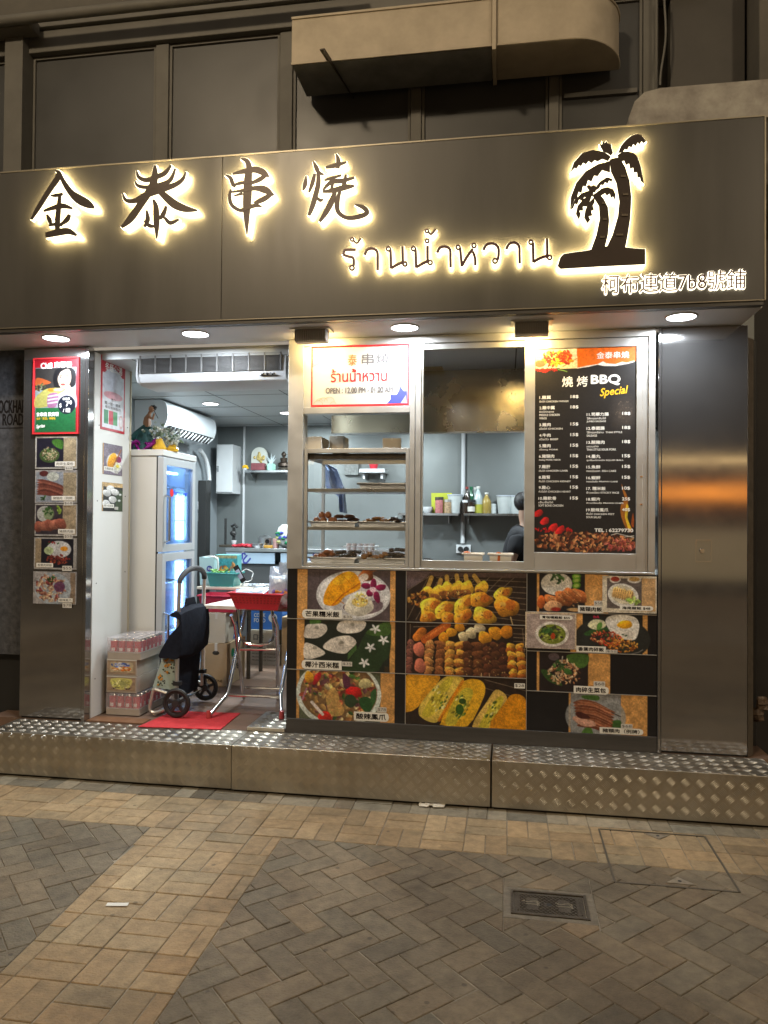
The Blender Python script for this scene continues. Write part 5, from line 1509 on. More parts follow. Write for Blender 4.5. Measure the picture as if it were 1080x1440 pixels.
def pb(p):
    p.rect(0, 0, 999, 9999, (172, 168, 166)); p.rect(478, 345, 574, 560, (168, 152, 124)); p.rect(274, 340, 478, 565, (150, 156, 166)); p.ell(332, 352, 34, 22, (90, 40, 40)); p.ell(400, 375, 46, 34, (196, 200, 190))
    for k in range(7): p.spoly([(278, 400+k*18), (340, 398+k*14), (470, 440+k*14), (460, 470+k*10), (340, 425+k*15)], [(120, 66, 56), (150, 90, 74), (100, 54, 46)][k % 3])
    p.blobs(340, 540, 30, 14, 6, 8, 14, HER)
def pc(p):
    p.rect(0, 0, 999, 9999, (176, 172, 168)); p.rect(474, 588, 572, 808, (168, 150, 122)); p.rect(272, 588, 474, 808, (60, 52, 60)); p.ell(340, 655, 60, 60, (190, 190, 184)); p.ell(370, 655, 40, 46, (120, 140, 90), a=.7); p.blobs(360, 640, 36, 40, 16, 8, 14, HER); p.blobs(440, 640, 16, 50, 6, 12, 18, [(130, 160, 60)])
    for k in range(5): p.ell(300+k*40, 750-k*5, 44, 40, [(150, 86, 70), (170, 106, 86)][k % 2], 20, shade=.4)
def pd(p):
    p.rect(0, 0, 999, 9999, (170, 166, 162)); p.rect(268, 840, 312, 1058, (160, 142, 116)); p.rect(312, 842, 554, 1058, (28, 28, 40)); p.ell(445, 920, 92, 64, (206, 206, 208)); p.ell(484, 915, 28, 18, (226, 150, 40)); p.ell(370, 930, 36, 30, (180, 196, 150)); p.blobs(440, 995, 86, 36, 90, 5, 11, [(150, 56, 46), (180, 90, 60), (120, 44, 40)]); p.blobs(400, 870, 50, 10, 12, 5, 9, [(160, 40, 40), (60, 100, 50)])
def pe_(p):
    p.rect(0, 0, 999, 9999, (168, 164, 164)); p.rect(530, 1095, 566, 1325, (150, 130, 110)); p.ell(400, 1215, 136, 120, (176, 186, 196)); p.blobs(385, 1210, 112, 100, 130, 8, 20, [(170, 110, 90), (196, 150, 120), (130, 60, 60), (206, 180, 150)]); p.ell(450, 1200, 42, 40, (90, 50, 90), a=.8); p.blobs(420, 1150, 60, 30, 8, 8, 14, HER)
sm = dict(bold=.0)
pill('picture card of a leafy minced pork wrap, topmost of five on the left pillar', 268, 72, 580, 316, pa, [(418, 262, 566, 298, '肉碎生菜包', sm), (494, 300, 552, 328, '$68', PRICE)])
pill('picture card of dark sliced pork, second of five on the left pillar', 266, 326, 580, 572, pb, [(392, 520, 566, 553, '豬頸肉（例牌）', sm), (486, 560, 552, 590, '$68', PRICE)])
pill('picture card of pork with rice and greens, third of five on the left pillar', 264, 578, 579, 820, pc, [(442, 768, 566, 802, '豬頸肉飯', sm), (486, 806, 550, 840, '$58', PRICE)])
pill('picture card of a fried egg over rice, fourth of five on the left pillar', 258, 832, 576, 1070, pd, [(278, 1024, 404, 1056, '香葉肉碎飯', sm), (474, 1042, 544, 1080, '$55', PRICE)])
pill('picture card of a salad on a pale plate, lowest of five on the left pillar', 252, 1088, 574, 1330, pe_, [(444, 1284, 550, 1314, '酸辣鳳爪', sm), (476, 1320, 544, 1356, '$78', PRICE)])

# red framed drinks poster: zoom units of the pillar top
s1 = lambda x, y: (x/5.4, 430+y/5.4)
a, b = s1(256, 396), s1(604, 975)
X0, X1, Z0, Z1 = rc(a[0], a[1], b[0], b[1], 0)
DP = thing('drinks_poster', 'red framed poster of a dark haired woman eating over a green band', 'poster', ((X0+X1)/2, -.004, Z0))
A = Art((256, 396, 604, 975), X0, X1, Z0, Z1, -.006)
p = Pic(256, 396, 604, 975, 180, (196, 26, 44))
p.rect(272, 470, 582, 958, (170, 186, 190)); p.rect(272, 474, 470, 640, (62, 58, 56)); p.spoly([(272, 560), (300, 545), (380, 575), (385, 590), (300, 605), (272, 600)], (206, 100, 50)); p.ell(300, 620, 26, 22, (150, 160, 130)); p.blobs(330, 620, 60, 30, 18, 8, 16, [(90, 110, 70), (130, 100, 60), (70, 60, 56)])
p.spoly([(412, 600), (408, 540), (425, 490), (470, 466), (530, 470), (572, 500), (580, 570), (560, 620), (440, 630)], (26, 24, 28)); p.spoly([(440, 560), (444, 510), (480, 478), (530, 490), (544, 540), (536, 590), (500, 628), (464, 620)], (222, 196, 176)); p.spoly([(470, 610), (530, 600), (540, 650), (460, 660)], (210, 180, 160))
p.spoly([(416, 540), (440, 500), (500, 470), (520, 480), (470, 500), (446, 540), (438, 580), (416, 580)], (24, 22, 26)); p.line([(452, 536), (476, 532)], 4, (40, 30, 30)); p.line([(500, 530), (526, 536)], 4, (40, 30, 30)); p.ell(464, 545, 7, 4, (30, 24, 24)); p.ell(513, 545, 7, 4, (30, 24, 24)); p.line([(488, 545), (484, 575), (492, 578)], 3, (190, 150, 130)); p.ell(482, 600, 18, 8, (190, 70, 70))
p.spoly([(440, 660), (560, 640), (582, 680), (582, 780), (430, 780)], (206, 200, 214)); p.spoly([(272, 700), (340, 640), (400, 625), (480, 630), (500, 645), (440, 680), (380, 760), (272, 770)], (202, 196, 110)); p.ell(400, 640, 34, 14, (226, 150, 50)); p.ell(450, 640, 40, 12, (226, 200, 170))
p.spoly([(370, 680), (430, 660), (450, 690), (430, 768), (370, 770)], (180, 120, 160))
for k in range(3): p.line([(372, 690+k*26), (440, 680+k*26)], 12, (226, 220, 226))
p.rect(276, 776, 582, 960, (42, 132, 76)); p.ell(512, 755, 66, 70, (28, 38, 58)); p.noise(.07, 6)
p.build('picture', A.corners(.001), DP, .45)
m = MB(); m.box(X0, X1, -.006, -.0015, Z0, Z1); m.build('board', MT['inkred'], DP)
m = MB()
for q_ in ((256, 396, 604, 406), (256, 965, 604, 975), (256, 406, 266, 965), (594, 406, 604, 965)):
    bx_ = A.box(*q_); m.box(bx_[0], bx_[2], -.012, -.0072, bx_[1], bx_[3])
m.build('frame', MT['inkred'], DP)
m = MB()
A.text(m, 'Chill', 314, 434, 398, 476, bold=.04, depth=.002); A.text(m, '爽蕃番', 416, 428, 548, 470, bold=.03, depth=.002)
A.text(m, '$', 460, 744, 474, 778, depth=.002, bold=.02); A.text(m, '7', 508, 728, 530, 766, depth=.002, bold=.05); A.text(m, '0', 536, 724, 552, 752, depth=.002, bold=.03); A.text(m, '/ 罐', 486, 780, 540, 812, depth=.002, bold=.03); A.text(m, '優惠價', 482, 702, 536, 718, depth=.002, bold=.03)
A.text(m, '食串燒 飲爽喉', 284, 808, 454, 840, depth=.002, bold=.03); A.text(m, 'Sprite', 284, 900, 350, 934, depth=.002, bold=.03, shear=.3, rot=.12)
m.build('white_lettering', MT['inkwhite'], DP)
m = MB(); A.text(m, '全新「爽感」檸檬味', 284, 846, 430, 866, depth=.002); m.build('yellow_lettering', MT['inkyellow'], DP)

# white return panel beside the door and its prints
RX = -2.553
RW = thing('return_panel', 'narrow white panel inside the doorway, at a right angle to the left pillar', 'wall panel', (RX, .27, STEP_Z))
m = MB(); m.box(RX-.03, RX, .055, .50, STEP_Z+.003, 2.555); m.build('panel', MT['white'], RW, bevel=.002)
m = MB(); m.box(RX-.03, RX+.006, .5005, .512, STEP_Z+.003, 2.555); m.build('edge_bead', mat('bead', (.56, .50, .36), .5), RW)
m = MB()
for y_, z_ in ((.10, .5), (.46, .5), (.10, 1.1), (.46, 1.15), (.10, 1.62), (.45, 1.66), (.11, 2.1), (.47, 2.13)): m.cyl((RX, y_, z_), (RX+.002, y_, z_), .004, n=8)
m.build('screw_head', MT['alu_dark'], RW)
def onpanel(x0, y0, x1, y1):
    a = P(x0, (y0+y1)/2, X=RX); b = P(x1, (y0+y1)/2, X=RX)
    return a.y, b.y, P((x0+x1)/2, y1, X=RX).z, P((x0+x1)/2, y0, X=RX).z
Y0, Y1, Z0, Z1 = onpanel(141.5, 505, 175, 607)
NP = thing('notice_poster', 'red bordered pale notice on the white panel inside the doorway', 'poster', (RX, (Y0+Y1)/2, Z0))
A = Art((0, 0, 100, 180), Y0, Y1, Z0, Z1, fixed=RX+.003)
p = Pic(0, 0, 100, 180, 90, (172, 40, 54)); p.rect(5, 5, 95, 174, (206, 208, 214)); p.rect(5, 5, 95, 40, (178, 44, 58)); p.ell(50, 62, 44, 38, (196, 200, 210)); p.ell(50, 92, 40, 10, (206, 120, 130), a=.7)
for x, c in ((22, (60, 130, 90)), (42, (186, 50, 70)), (60, (70, 140, 90))): p.rect(x-10, 130, x+8, 164, c)
p.ell(84, 152, 9, 16, (206, 150, 150)); p.ell(84, 152, 7, 13, (214, 210, 212)); p.noise(.05, 8); p.build('picture', A.corners(.0006), NP)
m = MB(); A.text(m, '冬蔭公湯', 14, 14, 86, 34, depth=.002, bold=.02); m.build('white_lettering', MT['inkwhite'], NP)
m = MB(); A.text(m, '推介', 40, 98, 60, 106, depth=.002); A.text(m, '買一送一優惠', 14, 109, 80, 117, depth=.002); A.text(m, '每日新鮮製作', 16, 119, 82, 126, depth=.002); m.build('grey_lettering', MT['inkgrey'], NP)
m = MB(); m.box(RX, RX+.003, Y0, Y1, Z0, Z1); m.build('board', MT['inkred'], NP)
def qa(p): p.rect(0, 0, 99, 150, (120, 110, 124)); p.ell(60, 90, 42, 48, (206, 204, 206)); p.ell(48, 80, 22, 40, (226, 156, 40), 15, shade=.3); p.ell(72, 104, 18, 20, (222, 220, 190)); p.ell(74, 104, 8, 8, (220, 200, 60)); p.ell(80, 70, 14, 16, (140, 40, 90)); p.line([(56, 100), (92, 20)], 6, (150, 96, 60)); p.rect(0, 0, 4, 150, (206, 160, 100))
def qb(p):
    p.rect(0, 0, 99, 150, (40, 44, 46)); p.rect(0, 0, 99, 22, (196, 164, 116)); p.rect(0, 0, 5, 150, (196, 164, 116)); p.spoly([(66, 60), (99, 40), (99, 150), (70, 150)], (56, 74, 52))
    for x, y in ((40, 32), (22, 56), (60, 48), (50, 88), (20, 110)): p.ell(x, y, 20, 17, (206, 206, 204), 20, shade=.2)
    for x, y in ((86, 60), (82, 92)): p.ell(x, y, 7, 6, (210, 212, 210))
for (lab, b4, fn, s_) in (('picture card of mango and rice, upper of two on the white return panel', (144, 625, 171.5, 668), qa, '芒果糯米飯'), ('picture card of white coconut cakes, lower of two on the white return panel', (143, 679, 172, 719), qb, '椰汁西米糕')):
    Y0, Y1, Z0, Z1 = onpanel(*b4)
    tile(lab, (0, 0, 99, 150), Y0, Y1, Z0, Z1, 70, fn, [(6, 112, 56, 132, s_, dict(bold=0)), (58, 126, 76, 140, '$35', PRICE)], fixed=RX+.002, g='food cards on the return panel', name='food_card', cat='food card', thick=.0015)


# ================================================================== INTERIOR
LX, RX2, BY, CZ, FZ = -3.10, 1.30, 3.45, 2.52, STEP_Z
ROOM = thing('shop_room', 'grey lined kitchen room seen through the doorway and the hatch', 'room', (-.9, 2, FZ))
m = MB(); m.box(LX-.1, RX2+.1, BY, BY+.1, FZ, CZ+.2); m.build('back_wall', MT['wallgrey'], ROOM)
m = MB(); m.box(LX-.1, LX, .31, BY-.001, FZ, CZ+.2); m.build('left_wall', mat('bluegrey_wall', (.30, .335, .36), .5, .1, vary=.05, vscale=2), ROOM)
m = MB(); m.box(RX2, RX2+.1, .31, BY-.001, FZ, CZ+.2); m.build('right_wall', MT['wallgrey'], ROOM)
m = MB(); m.box(LX, -2.59, .31, .40, FZ, CZ+.06); m.build('front_wall', MT['white'], ROOM)
m = MB(); m.box(LX+.001, RX2-.001, .13, BY-.002, CZ, CZ+.06)
m.build('ceiling', MT['ceil'], ROOM)
m = MB()
for x in (-2.35, -1.75, -1.15, -.55, .05, .65): m.box(x-.004, x+.004, .14, BY-.01, CZ-.0015, CZ-.0003)
for y in (.9, 1.5, 2.1, 2.7, 3.3): m.box(LX+.01, RX2-.01, y-.004, y+.004, CZ-.0018, CZ-.0006)
m.build('ceiling_joint', MT['dark'], ROOM)
m = MB(); m.box(LX-.1, RX2+.1, .002, BY+.1, .02, FZ); fl = m.build('floor', MT['floor'], None); fl['kind'] = 'structure'
m = MB()
for x in np.arange(-3.0, 1.3, .3): m.box(x-.002, x+.002, .05, BY, FZ+.0002, FZ+.0007)
for y in np.arange(.2, 3.4, .3): m.box(LX, RX2, y-.002, y+.002, FZ+.0004, FZ+.0009)
m.build('floor_joint', MT['joint'], ROOM)
m = MB(); m.box(-2.552, -2.18, .004, .11, FZ+.001, FZ+.006); tag(m.build('threshold_strip', mat('brown_strip', (.20, .10, .05), .5, 0, vary=.2, vscale=20)), 'brown threshold strip in front of the drink cartons', 'threshold')

for k, ((x, y), lab) in enumerate((((296, 567), 'ceiling downlight nearer to the wall mounted split unit'), ((404, 580), 'ceiling downlight partly hidden by the window post'))):
    q = P(x, y, Z=CZ)
    t = thing('room_downlight', lab, 'ceiling light', (q.x, q.y, CZ), 'room downlights')
    m = MB(); m.lathe((q.x, q.y, CZ), [(.075, -.002), (.073, -.008), (.066, -.009), (.064, -.004)], 28); m.build('rim', MT['whiteplastic'], t, smooth=True)
    m = MB(); m.cyl((q.x, q.y, CZ-.006), (q.x, q.y, CZ-.003), .065, n=28); m.build('lens', MT['lampw'], t)
    ld = bpy.data.lights.new('room_beam', 'AREA'); ld.shape = 'DISK'; ld.size = .12; ld.energy = ROOM_W; ld.color = ROOM_C
    lo_ = bpy.data.objects.new('room_beam', ld); COL.objects.link(lo_); lo_.parent = t; lo_.location = (0, 0, -.014)
for x, y, lab in ((-.95, 2.35, 'ceiling downlight over the kitchen, hidden behind the opening hours sign'), (.45, 2.4, 'ceiling downlight over the kitchen, hidden behind the menu board'), (-1.35, 1.0, 'ceiling downlight just inside the window post')):
    t = thing('room_downlight', lab, 'ceiling light', (x, y, CZ), 'room downlights')
    m = MB(); m.lathe((x, y, CZ), [(.075, -.002), (.073, -.008), (.066, -.009), (.064, -.004)], 28); m.build('rim', MT['whiteplastic'], t, smooth=True)
    m = MB(); m.cyl((x, y, CZ-.006), (x, y, CZ-.003), .065, n=28); m.build('lens', MT['lampw'], t)
    ld = bpy.data.lights.new('room_beam', 'AREA'); ld.shape = 'DISK'; ld.size = .12; ld.energy = ROOM_W; ld.color = ROOM_C
    lo_ = bpy.data.objects.new('room_beam', ld); COL.objects.link(lo_); lo_.parent = t; lo_.location = (0, 0, -.014)

# ---- air curtain over the doorway
AY = .14
x0, x1, z0, z1 = rc(192, 489, 402, 538, AY)
t = thing('air_curtain', 'long white louvred air curtain unit across the top of the doorway', 'air conditioner', ((x0+x1)/2, .25, z0))
m = MB(); prof = [(AY+.06, z0), (AY+.02, z0+.012), (AY, z0+.05), (AY+.012, z1-.03), (AY+.05, z1), (AY+.30, z1), (AY+.30, z0)]
m.prism(prof, lambda u, v, d: (d, u, v), x0+.012, x1-.012); m.build('casing', MT['whiteplastic'], t, bevel=.004)
for xx, sg in ((x0, 1), (x1, -1)):
    m = MB(); pe = [(a+(.0 if a > AY+.2 else -.008), b) for a, b in prof]; m.prism(pe, lambda u, v, d: (d, u, v), xx, xx+.011*sg); m.build('end_cap', MT['whiteplastic'], t, bevel=.003)
gz0, gz1 = P(300, 523, Y=AY).z, P(300, 498, Y=AY).z
m = MB(); m.box(x0+.03, x1-.03, AY-.0045, AY+.02, gz0, gz1); gr_ = m.build('grille_recess', MT['dark'], t)
m = MB()
for k in range(15):
    z = gz0+(gz1-gz0)*(k+.5)/15; m.obox(((x0+x1)/2, AY-.008, z), ((x1-x0)/2-.03, 0, 0), (0, .0042, -.0012), (0, 0, .0009))
for k in range(10):
    xx = x0+.03+(x1-x0-.06)*k/9; m.box(xx-.004, xx+.004, AY-.0145, AY-.0046, gz0, gz1)
m.build('louvre', mat('louvre_grey', (.17, .17, .17), .45), gr_)
m = MB(); A_ = front(AY-.001)
for k in range(8): m.box(x1-.155+k*.011, x1-.148+k*.011, AY-.004, AY+.02, z0+.040+.004*(k % 3), z0+.048+.004*(k % 2))
m.box(x1-.165, x1-.05, AY-.004, AY+.02, z0+.036, z0+.0385)
m.build('badge', MT['ink'], t)

# ---- wall mounted split unit on the left wall
t = thing('split_unit', 'glossy white split air conditioner high on the left inside wall', 'air conditioner', (-2.95, 2.1, 2.24))
prof = [(LX+.002, 2.512), (-2.86, 2.512), (-2.815, 2.47), (-2.80, 2.38), (-2.83, 2.29), (-2.90, 2.245), (LX+.002, 2.245)]
ps = [prof[0]]+[tuple(q) for q in catmull(prof[1:-1], 5)]+[prof[-1]]
m = MB(); m.prism(ps, lambda u, v, d: (u, d, v), 1.63, 2.66); m.build('casing', mat('gloss_white', (.60, .64, .68), .18, 0, coat=.5), t, smooth=True)
m = MB(); m.prism(ps, lambda u, v, d: (u, d, v), 1.60, 1.629); m.build('end_cap', MT['whiteplastic'], t, bevel=.004)
m = MB()
m.obox((-2.842, 2.14, 2.272), (.028, 0, .030), (0, .48, 0), (-.002, 0, .002)); oo = m.build('outlet', MT['dark'], t)
m = MB()
for k in range(13): m.obox((-2.842, 1.70+k*.075, 2.270), (.024, .006, .024), (0, .003, 0), (-.006, 0, .006))
m.build('louvre', MT['whiteplastic'], oo)
m = MB(); pts = [P(a, b, X=-3.02) for a, b in ((281, 633), (287, 641), (292, 655), (294, 672), (294, 676))]
m.tube(catmull([tuple(q) for q in pts], 4), .022, 10)
tag(m.build('drain_pipe', MT['whiteplastic'], None, smooth=True), 'curved white drain pipe below the split unit', 'pipe')
q0, q1 = P(292, 676, X=-3.02), P(292, 860, X=-3.02)
m = MB(); m.box(-3.095, -3.01, q0.y-.06, q0.y+.06, q1.z, q0.z); tag(m.build('cable_trunking', MT['dark'], None, bevel=.004), 'tall dark trunking running down the wall below the drain pipe', 'trunking')
for (a, b), lab in (((281.5, 711), 'upper left'), ((287.5, 711), 'upper right'), ((281.5, 727), 'lower left'), ((287.5, 727), 'lower right')):
    q = P(a, b, X=LX+.01)
    t = thing('switch_plate', 'white wall switch, %s of the four beside the glass door fridge' % lab, 'switch', (LX, q.y, q.z), 'wall switches')
    m = MB(); m.box(LX, LX+.012, q.y-.04, q.y+.04, q.z-.042, q.z+.042); m.build('plate', MT['whiteplastic'], t, bevel=.002)
    m = MB(); m.box(LX+.0121, LX+.018, q.y-.016, q.y+.016, q.z-.02, q.z+.02); m.build('rocker', MT['white'], t, bevel=.001)
x0, x1, z0, z1 = rc(304, 625, 327, 694, 3.2)
t = thing('meter_cabinet', 'pale metal cabinet with a narrow door in the back left corner', 'cabinet', ((x0+x1)/2, 3.3, z0))
m = MB(); m.box(x0, x1, 3.2, 3.448, z0, z1); m.build('body', MT['whiteplastic'], t, bevel=.004)
m = MB(); m.box(x0+.012, x1+.006, 3.185, 3.1992, z0+.015, z1-.01); dd = m.build('door', MT['whiteplastic'], t, bevel=.003)
m = MB(); m.box(x0+.022, x0+.034, 3.178, 3.1848, (z0+z1)/2-.03, (z0+z1)/2+.03); m.build('handle', MT['chrome'], dd)
m = MB(); m.box(x1+.03, x1+.05, 3.43, 3.449, FZ, CZ); tag(m.build('wall_strip', MT['whiteplastic'], None), 'pale vertical strip on the back wall beside the meter cabinet', 'trim')

# ---- shrine shelf
sy = 3.25
x0, x1, z0, z1 = rc(344, 661, 412, 666, sy)
t = thing('wall_shelf', 'small steel wall shelf carrying the shrine ornaments', 'shelf', ((x0+x1)/2, 3.35, z0))
m = MB(); m.box(x0, x1, sy, 3.448, z0+.012, z1); m.build('board', MT['steel2'], t, bevel=.003)
for xa in (x0+.05, x1-.08): m = MB(); m.prism([(sy+.02, z0+.0115), (3.448, z0+.0115), (3.448, z0-.09)], lambda u, v, d: (d, u, v), xa, xa+.006); m.build('bracket', MT['steel2'], t)
shz = z1+.0005
def on(x, y, Y): return P(x, y, Y=Y)
c = on(365, 645, 3.34); w = .088; zt3 = on(365, 629, 3.34).z
t = thing('shrine_plaque', 'arched pale plaque with a gold relief on the wall shelf', 'ornament', (c.x, 3.34, shz))
m = MB(); arch = [(c.x-w, shz), (c.x+w, shz)]+[(c.x+w*math.cos(a*math.pi/14), zt3-w+w*math.sin(a*math.pi/14)) for a in range(15)]
m.prism(arch, lambda u, v, d: (u, d, v), 3.33, 3.36); m.build('plaque', mat('plaque_pale', (.55, .57, .52), .4), t, bevel=.003)
m = MB()
for k in range(26):
    a = random.uniform(0, 6.28); r = random.uniform(0, w*.66); m.ball((c.x+math.cos(a)*r, 3.326, (shz+zt3)/2+.02+math.sin(a)*r*1.1), (.016, .006, .018), 7)
m.build('gold_relief', mat('dull_gold', (.45, .34, .12), .4, .4, vary=.3, vscale=40), t, smooth=True)
c = on(363, 657, 3.28); m = MB(); m.box(c.x-.075, c.x+.075, 3.262, 3.31, shz, shz+.075)
tag(m.build('gift_box', mat('maroon_box', (.20, .05, .06), .5, 0, vary=.3, vscale=30), None, bevel=.006), 'small maroon box lying before the arched plaque', 'box')
c = on(345, 657, 3.28); t = thing('yellow_flower', 'tiny yellow flower at the left end of the wall shelf', 'flower', (c.x, 3.28, shz))
m = MB()
for k in range(7): m.ball((c.x+.02*math.cos(k), 3.28+.015*math.sin(k), shz+.03+.006*(k % 3)), .016, 6, jit=.2)
m.build('petals', MT['inkyellow'], t); m = MB(); m.lathe((c.x, 3.28, shz), [(.018, 0), (.024, .022)], 10); m.build('pot', MT['whiteplastic'], t)
c = on(381, 655, 3.30)
t = thing('crystal_ornament', 'pale green crystal ornament in the middle of the wall shelf', 'ornament', (c.x, 3.3, shz))
m = MB(); m.lathe((c.x, 3.30, shz), [(.05, 0), (.052, .05), (.04, .07)], 6); m.build('base', mat('mint_glass', (.35, .62, .52), .15, 0, coat=.5), t)
m = MB()
for k in range(9):
    a = k*.7; m.cyl((c.x, 3.30, shz+.065), (c.x+.055*math.cos(a), 3.30+.02*math.sin(a), shz+.13+.05*((k*37) % 10)/10), .014, .001, 6)
m.build('crystal', mat('pale_crystal', (.52, .60, .62), .15, 0, coat=.5), t)
c = on(399, 650, 3.32); H_ = on(399, 635, 3.32).z-shz
t = thing('seated_statue', 'small dark seated statue at the right end of the wall shelf', 'statue', (c.x, 3.32, shz))
m = MB(); m.lathe((c.x, 3.32, shz), [(.06, 0), (.062, .02), (.05, .03)], 16); m.build('base', MT['iron'], t, smooth=True)
m = MB(); m.lathe((c.x, 3.32, shz), [(.03, .0302), (.065, .045), (.06, .075), (.034, .09), (.04, .13), (.034, H_*.62), (.014, H_*.68), (.013, H_*.72), (.026, H_*.80), (.026, H_*.88), (.016, H_*.94), (.008, H_)], 14, sy=.7)
m.build('figure', mat('dark_bronze', (.05, .035, .025), .4, .6), t, smooth=True)

# ---- fridge with two glass doors facing the aisle
fx0, fx1, fy0, fy1 = -3.06, -2.365, .525, 1.06
ftop = P(223, 632, Y=fy0).z
t = thing('glass_door_fridge', 'tall beige upright fridge with two blue lit glass doors', 'fridge', ((fx0+fx1)/2, (fy0+fy1)/2, FZ))
zt_f = ftop-.045
m = MB(); m.box(fx0, fx1, fy0, fy0+.03, FZ+.05, zt_f); m.box(fx0, fx1, fy1-.03, fy1, FZ+.05, zt_f); m.box(fx0, fx0+.03, fy0+.0302, fy1-.0302, FZ+.05, zt_f); m.box(fx0+.0302, fx1, fy0+.0302, fy1-.0302, FZ+.05, FZ+.09)
m.build('cabinet', MT['fridge'], t, bevel=.002)
m = MB(); m.box(fx0-.005, fx1+.055, fy0-.012, fy1+.01, zt_f+.001, ftop); m.build('top_cap', MT['fridge'], t, bevel=.006)
m = MB(); m.box(fx1+.0005, fx1+.010, fy0+.004, fy1-.004, FZ+.06, zt_f-.002)
zsp = P(223, 777, X=fx1).z
m = MB()
for (za, zb_) in ((zsp+.006, zt_f-.004), (FZ+.08, zsp-.006)):
    f_ = MB(); xa, xb = fx1+.008, fx1+.05
    f_.box(xa, xb, fy0, fy0+.055, za, zb_); f_.box(xa, xb, fy1-.05, fy1, za, zb_); f_.box(xa, xb, fy0+.0552, fy1-.0502, za, za+.05); f_.box(xa, xb, fy0+.0552, fy1-.0502, zb_-.055, zb_)
    dr = f_.build('door', mat('door_grey', (.48, .50, .52), .35, .2), t, bevel=.002)
    g_ = MB(); g_.box(xa+.02, xa+.024, fy0+.055, fy1-.05, za+.05, zb_-.055)
    g_.build('glass_pane', glass('misted_fridge_glass', (.66, .80, 1.0), .12, .7), dr)
    h_ = MB(); zc = (za+zb_)/2-.10
    h_.tube([(xb, fy0+.028, zc-.16), (xb+.035, fy0+.028, zc-.15), (xb+.035, fy0+.028, zc+.15), (xb, fy0+.028, zc+.16)], .008, 8)
    h_.build('handle', MT['chrome'], dr, smooth=True)
gk = MB(); gk.box(fx1+.0005, fx1+.0075, fy0+.002, fy1-.002, FZ+.06, zt_f-.001)
m = MB(); m.box(fx1+.0005, fx1+.0075, fy0-.001, fy0+.02, FZ+.06, zt_f-.001); m.build('door_gasket', MT['black'], t)
m = MB()
tqx = P(253, 720, Y=fy1-.05).x
m.box(tqx-.030, tqx+.030, fy1-.060, fy1-.045, FZ+.14, zsp-.08); m.build('light_tube', emis('fridge_tube', (.62, .80, 1.0), 15), t)
m = MB(); m.box(fx1-.09, fx1-.06, fy0+.07, fy1-.07, zt_f-.10, zt_f-.085); m.build('light_tube', emis('fridge_top_tube', (.62, .80, 1.0), 26), t)
m = MB()
m.box(tqx-.030, tqx+.030, fy1-.060, fy1-.045, zsp+.08, zt_f-.24); m.build('light_tube', emis('fridge_tube', (.62, .80, 1.0), 15), t)
m = MB(); m.box(fx0+.031, fx1-.02, fy1-.034, fy1-.0302, FZ+.1, zt_f-.01); m.box(fx0+.0302, fx0+.034, fy0+.031, fy1-.035, FZ+.1, zt_f-.01)
m.build('liner', mat('fridge_liner', (.62, .76, .94), .4), t)
for z in (FZ+.45, FZ+.8, zsp+.22, zsp+.46):
    m = MB()
    for k in range(11): m.cyl((fx0+.05, fy0+.06+k*.049, z), (fx1-.02, fy0+.06+k*.049, z), .003, n=6)
    m.cyl((fx1-.02, fy0+.04, z), (fx1-.02, fy1-.04, z), .004, n=6)
    m.build('wire_shelf', MT['chrome'], t)
m = MB(); pl = lambda u, v, d: (fx1+.046+d, u, v)
b_ = [P(a, b, X=fx1+.046) for a, b in ((244, 688), (262, 697))]
text(m, 'Verypower', (P(243, 695, X=fx1+.03).y, P(250, 699, X=fx1+.03).z, P(263, 695, X=fx1+.03).y, P(250, 690, X=fx1+.03).z), lambda u, v, d: (fx1+.0335+d, u, v), bold=.05)
m.build('lettering', MT['inkblue'], t)
m = MB(); qy, qz = P(241, 693, X=fx1+.03).y, P(241, 693, X=fx1+.03).z
m.cyl((fx1+.0328, qy, qz), (fx1+.0334, qy, qz), .028, n=16); m.build('red_emblem', MT['inkred'], t)

# things on top of the fridge
tz = ftop+.0005
def ftopx(px, Y): return P(px, 625, Y=Y).x
c = Vector((ftopx(204, .66), .66, tz))
t = thing('dancer_figurine', 'figurine with dark green clothes, arm raised, standing on the fridge', 'figurine', c)
m = MB(); m.lathe(c, [(.095, 0), (.098, .03), (.075, .075), (.050, .125), (.034, .165)], 12, sy=.8)
for k in range(9):
    a = k*.7; m.ball((c.x+.075*math.cos(a), c.y+.06*math.sin(a), c.z+.03), (.035, .03, .045), 7, jit=.2)
m.build('skirt', mat('dark_green_cloth', (.02, .075, .075), .6, 0, vary=.4, vscale=30), t, smooth=True)
m = MB(); m.tube([(c.x-.10, c.y-.01, c.z+.09), (c.x-.06, c.y, c.z+.12), (c.x+.01, c.y, c.z+.17), (c.x+.05, c.y, c.z+.16)], [.018, .03, .03, .012], 8); m.ball((c.x-.12, c.y-.02, c.z+.13), (.022, .018, .015), 7); m.build('sleeve', mat('dark_green_cloth', (.02, .085, .085), .6, 0, vary=.4, vscale=30), t, smooth=True)
m = MB(); m.tube([(c.x+.012, c.y, c.z+.16), (c.x+.014, c.y, c.z+.20), (c.x+.016, c.y, c.z+.235), (c.x+.03, c.y, c.z+.265), (c.x+.038, c.y, c.z+.283)], [.024, .03, .024, .013, .012], 8); m.ball((c.x+.048, c.y-.004, c.z+.298), (.022, .02, .024), 9)
m.tube([(c.x+.03, c.y-.01, c.z+.245), (c.x+.07, c.y-.03, c.z+.225), (c.x+.085, c.y-.035, c.z+.262)], [.011, .009, .006], 7); m.build('body', mat('tan_resin', (.40, .21, .12), .45), t, smooth=True)
m = MB(); m.ball((c.x+.055, c.y+.008, c.z+.308), (.028, .024, .02), 8, jit=.15); m.build('hair', MT['hair'], t)
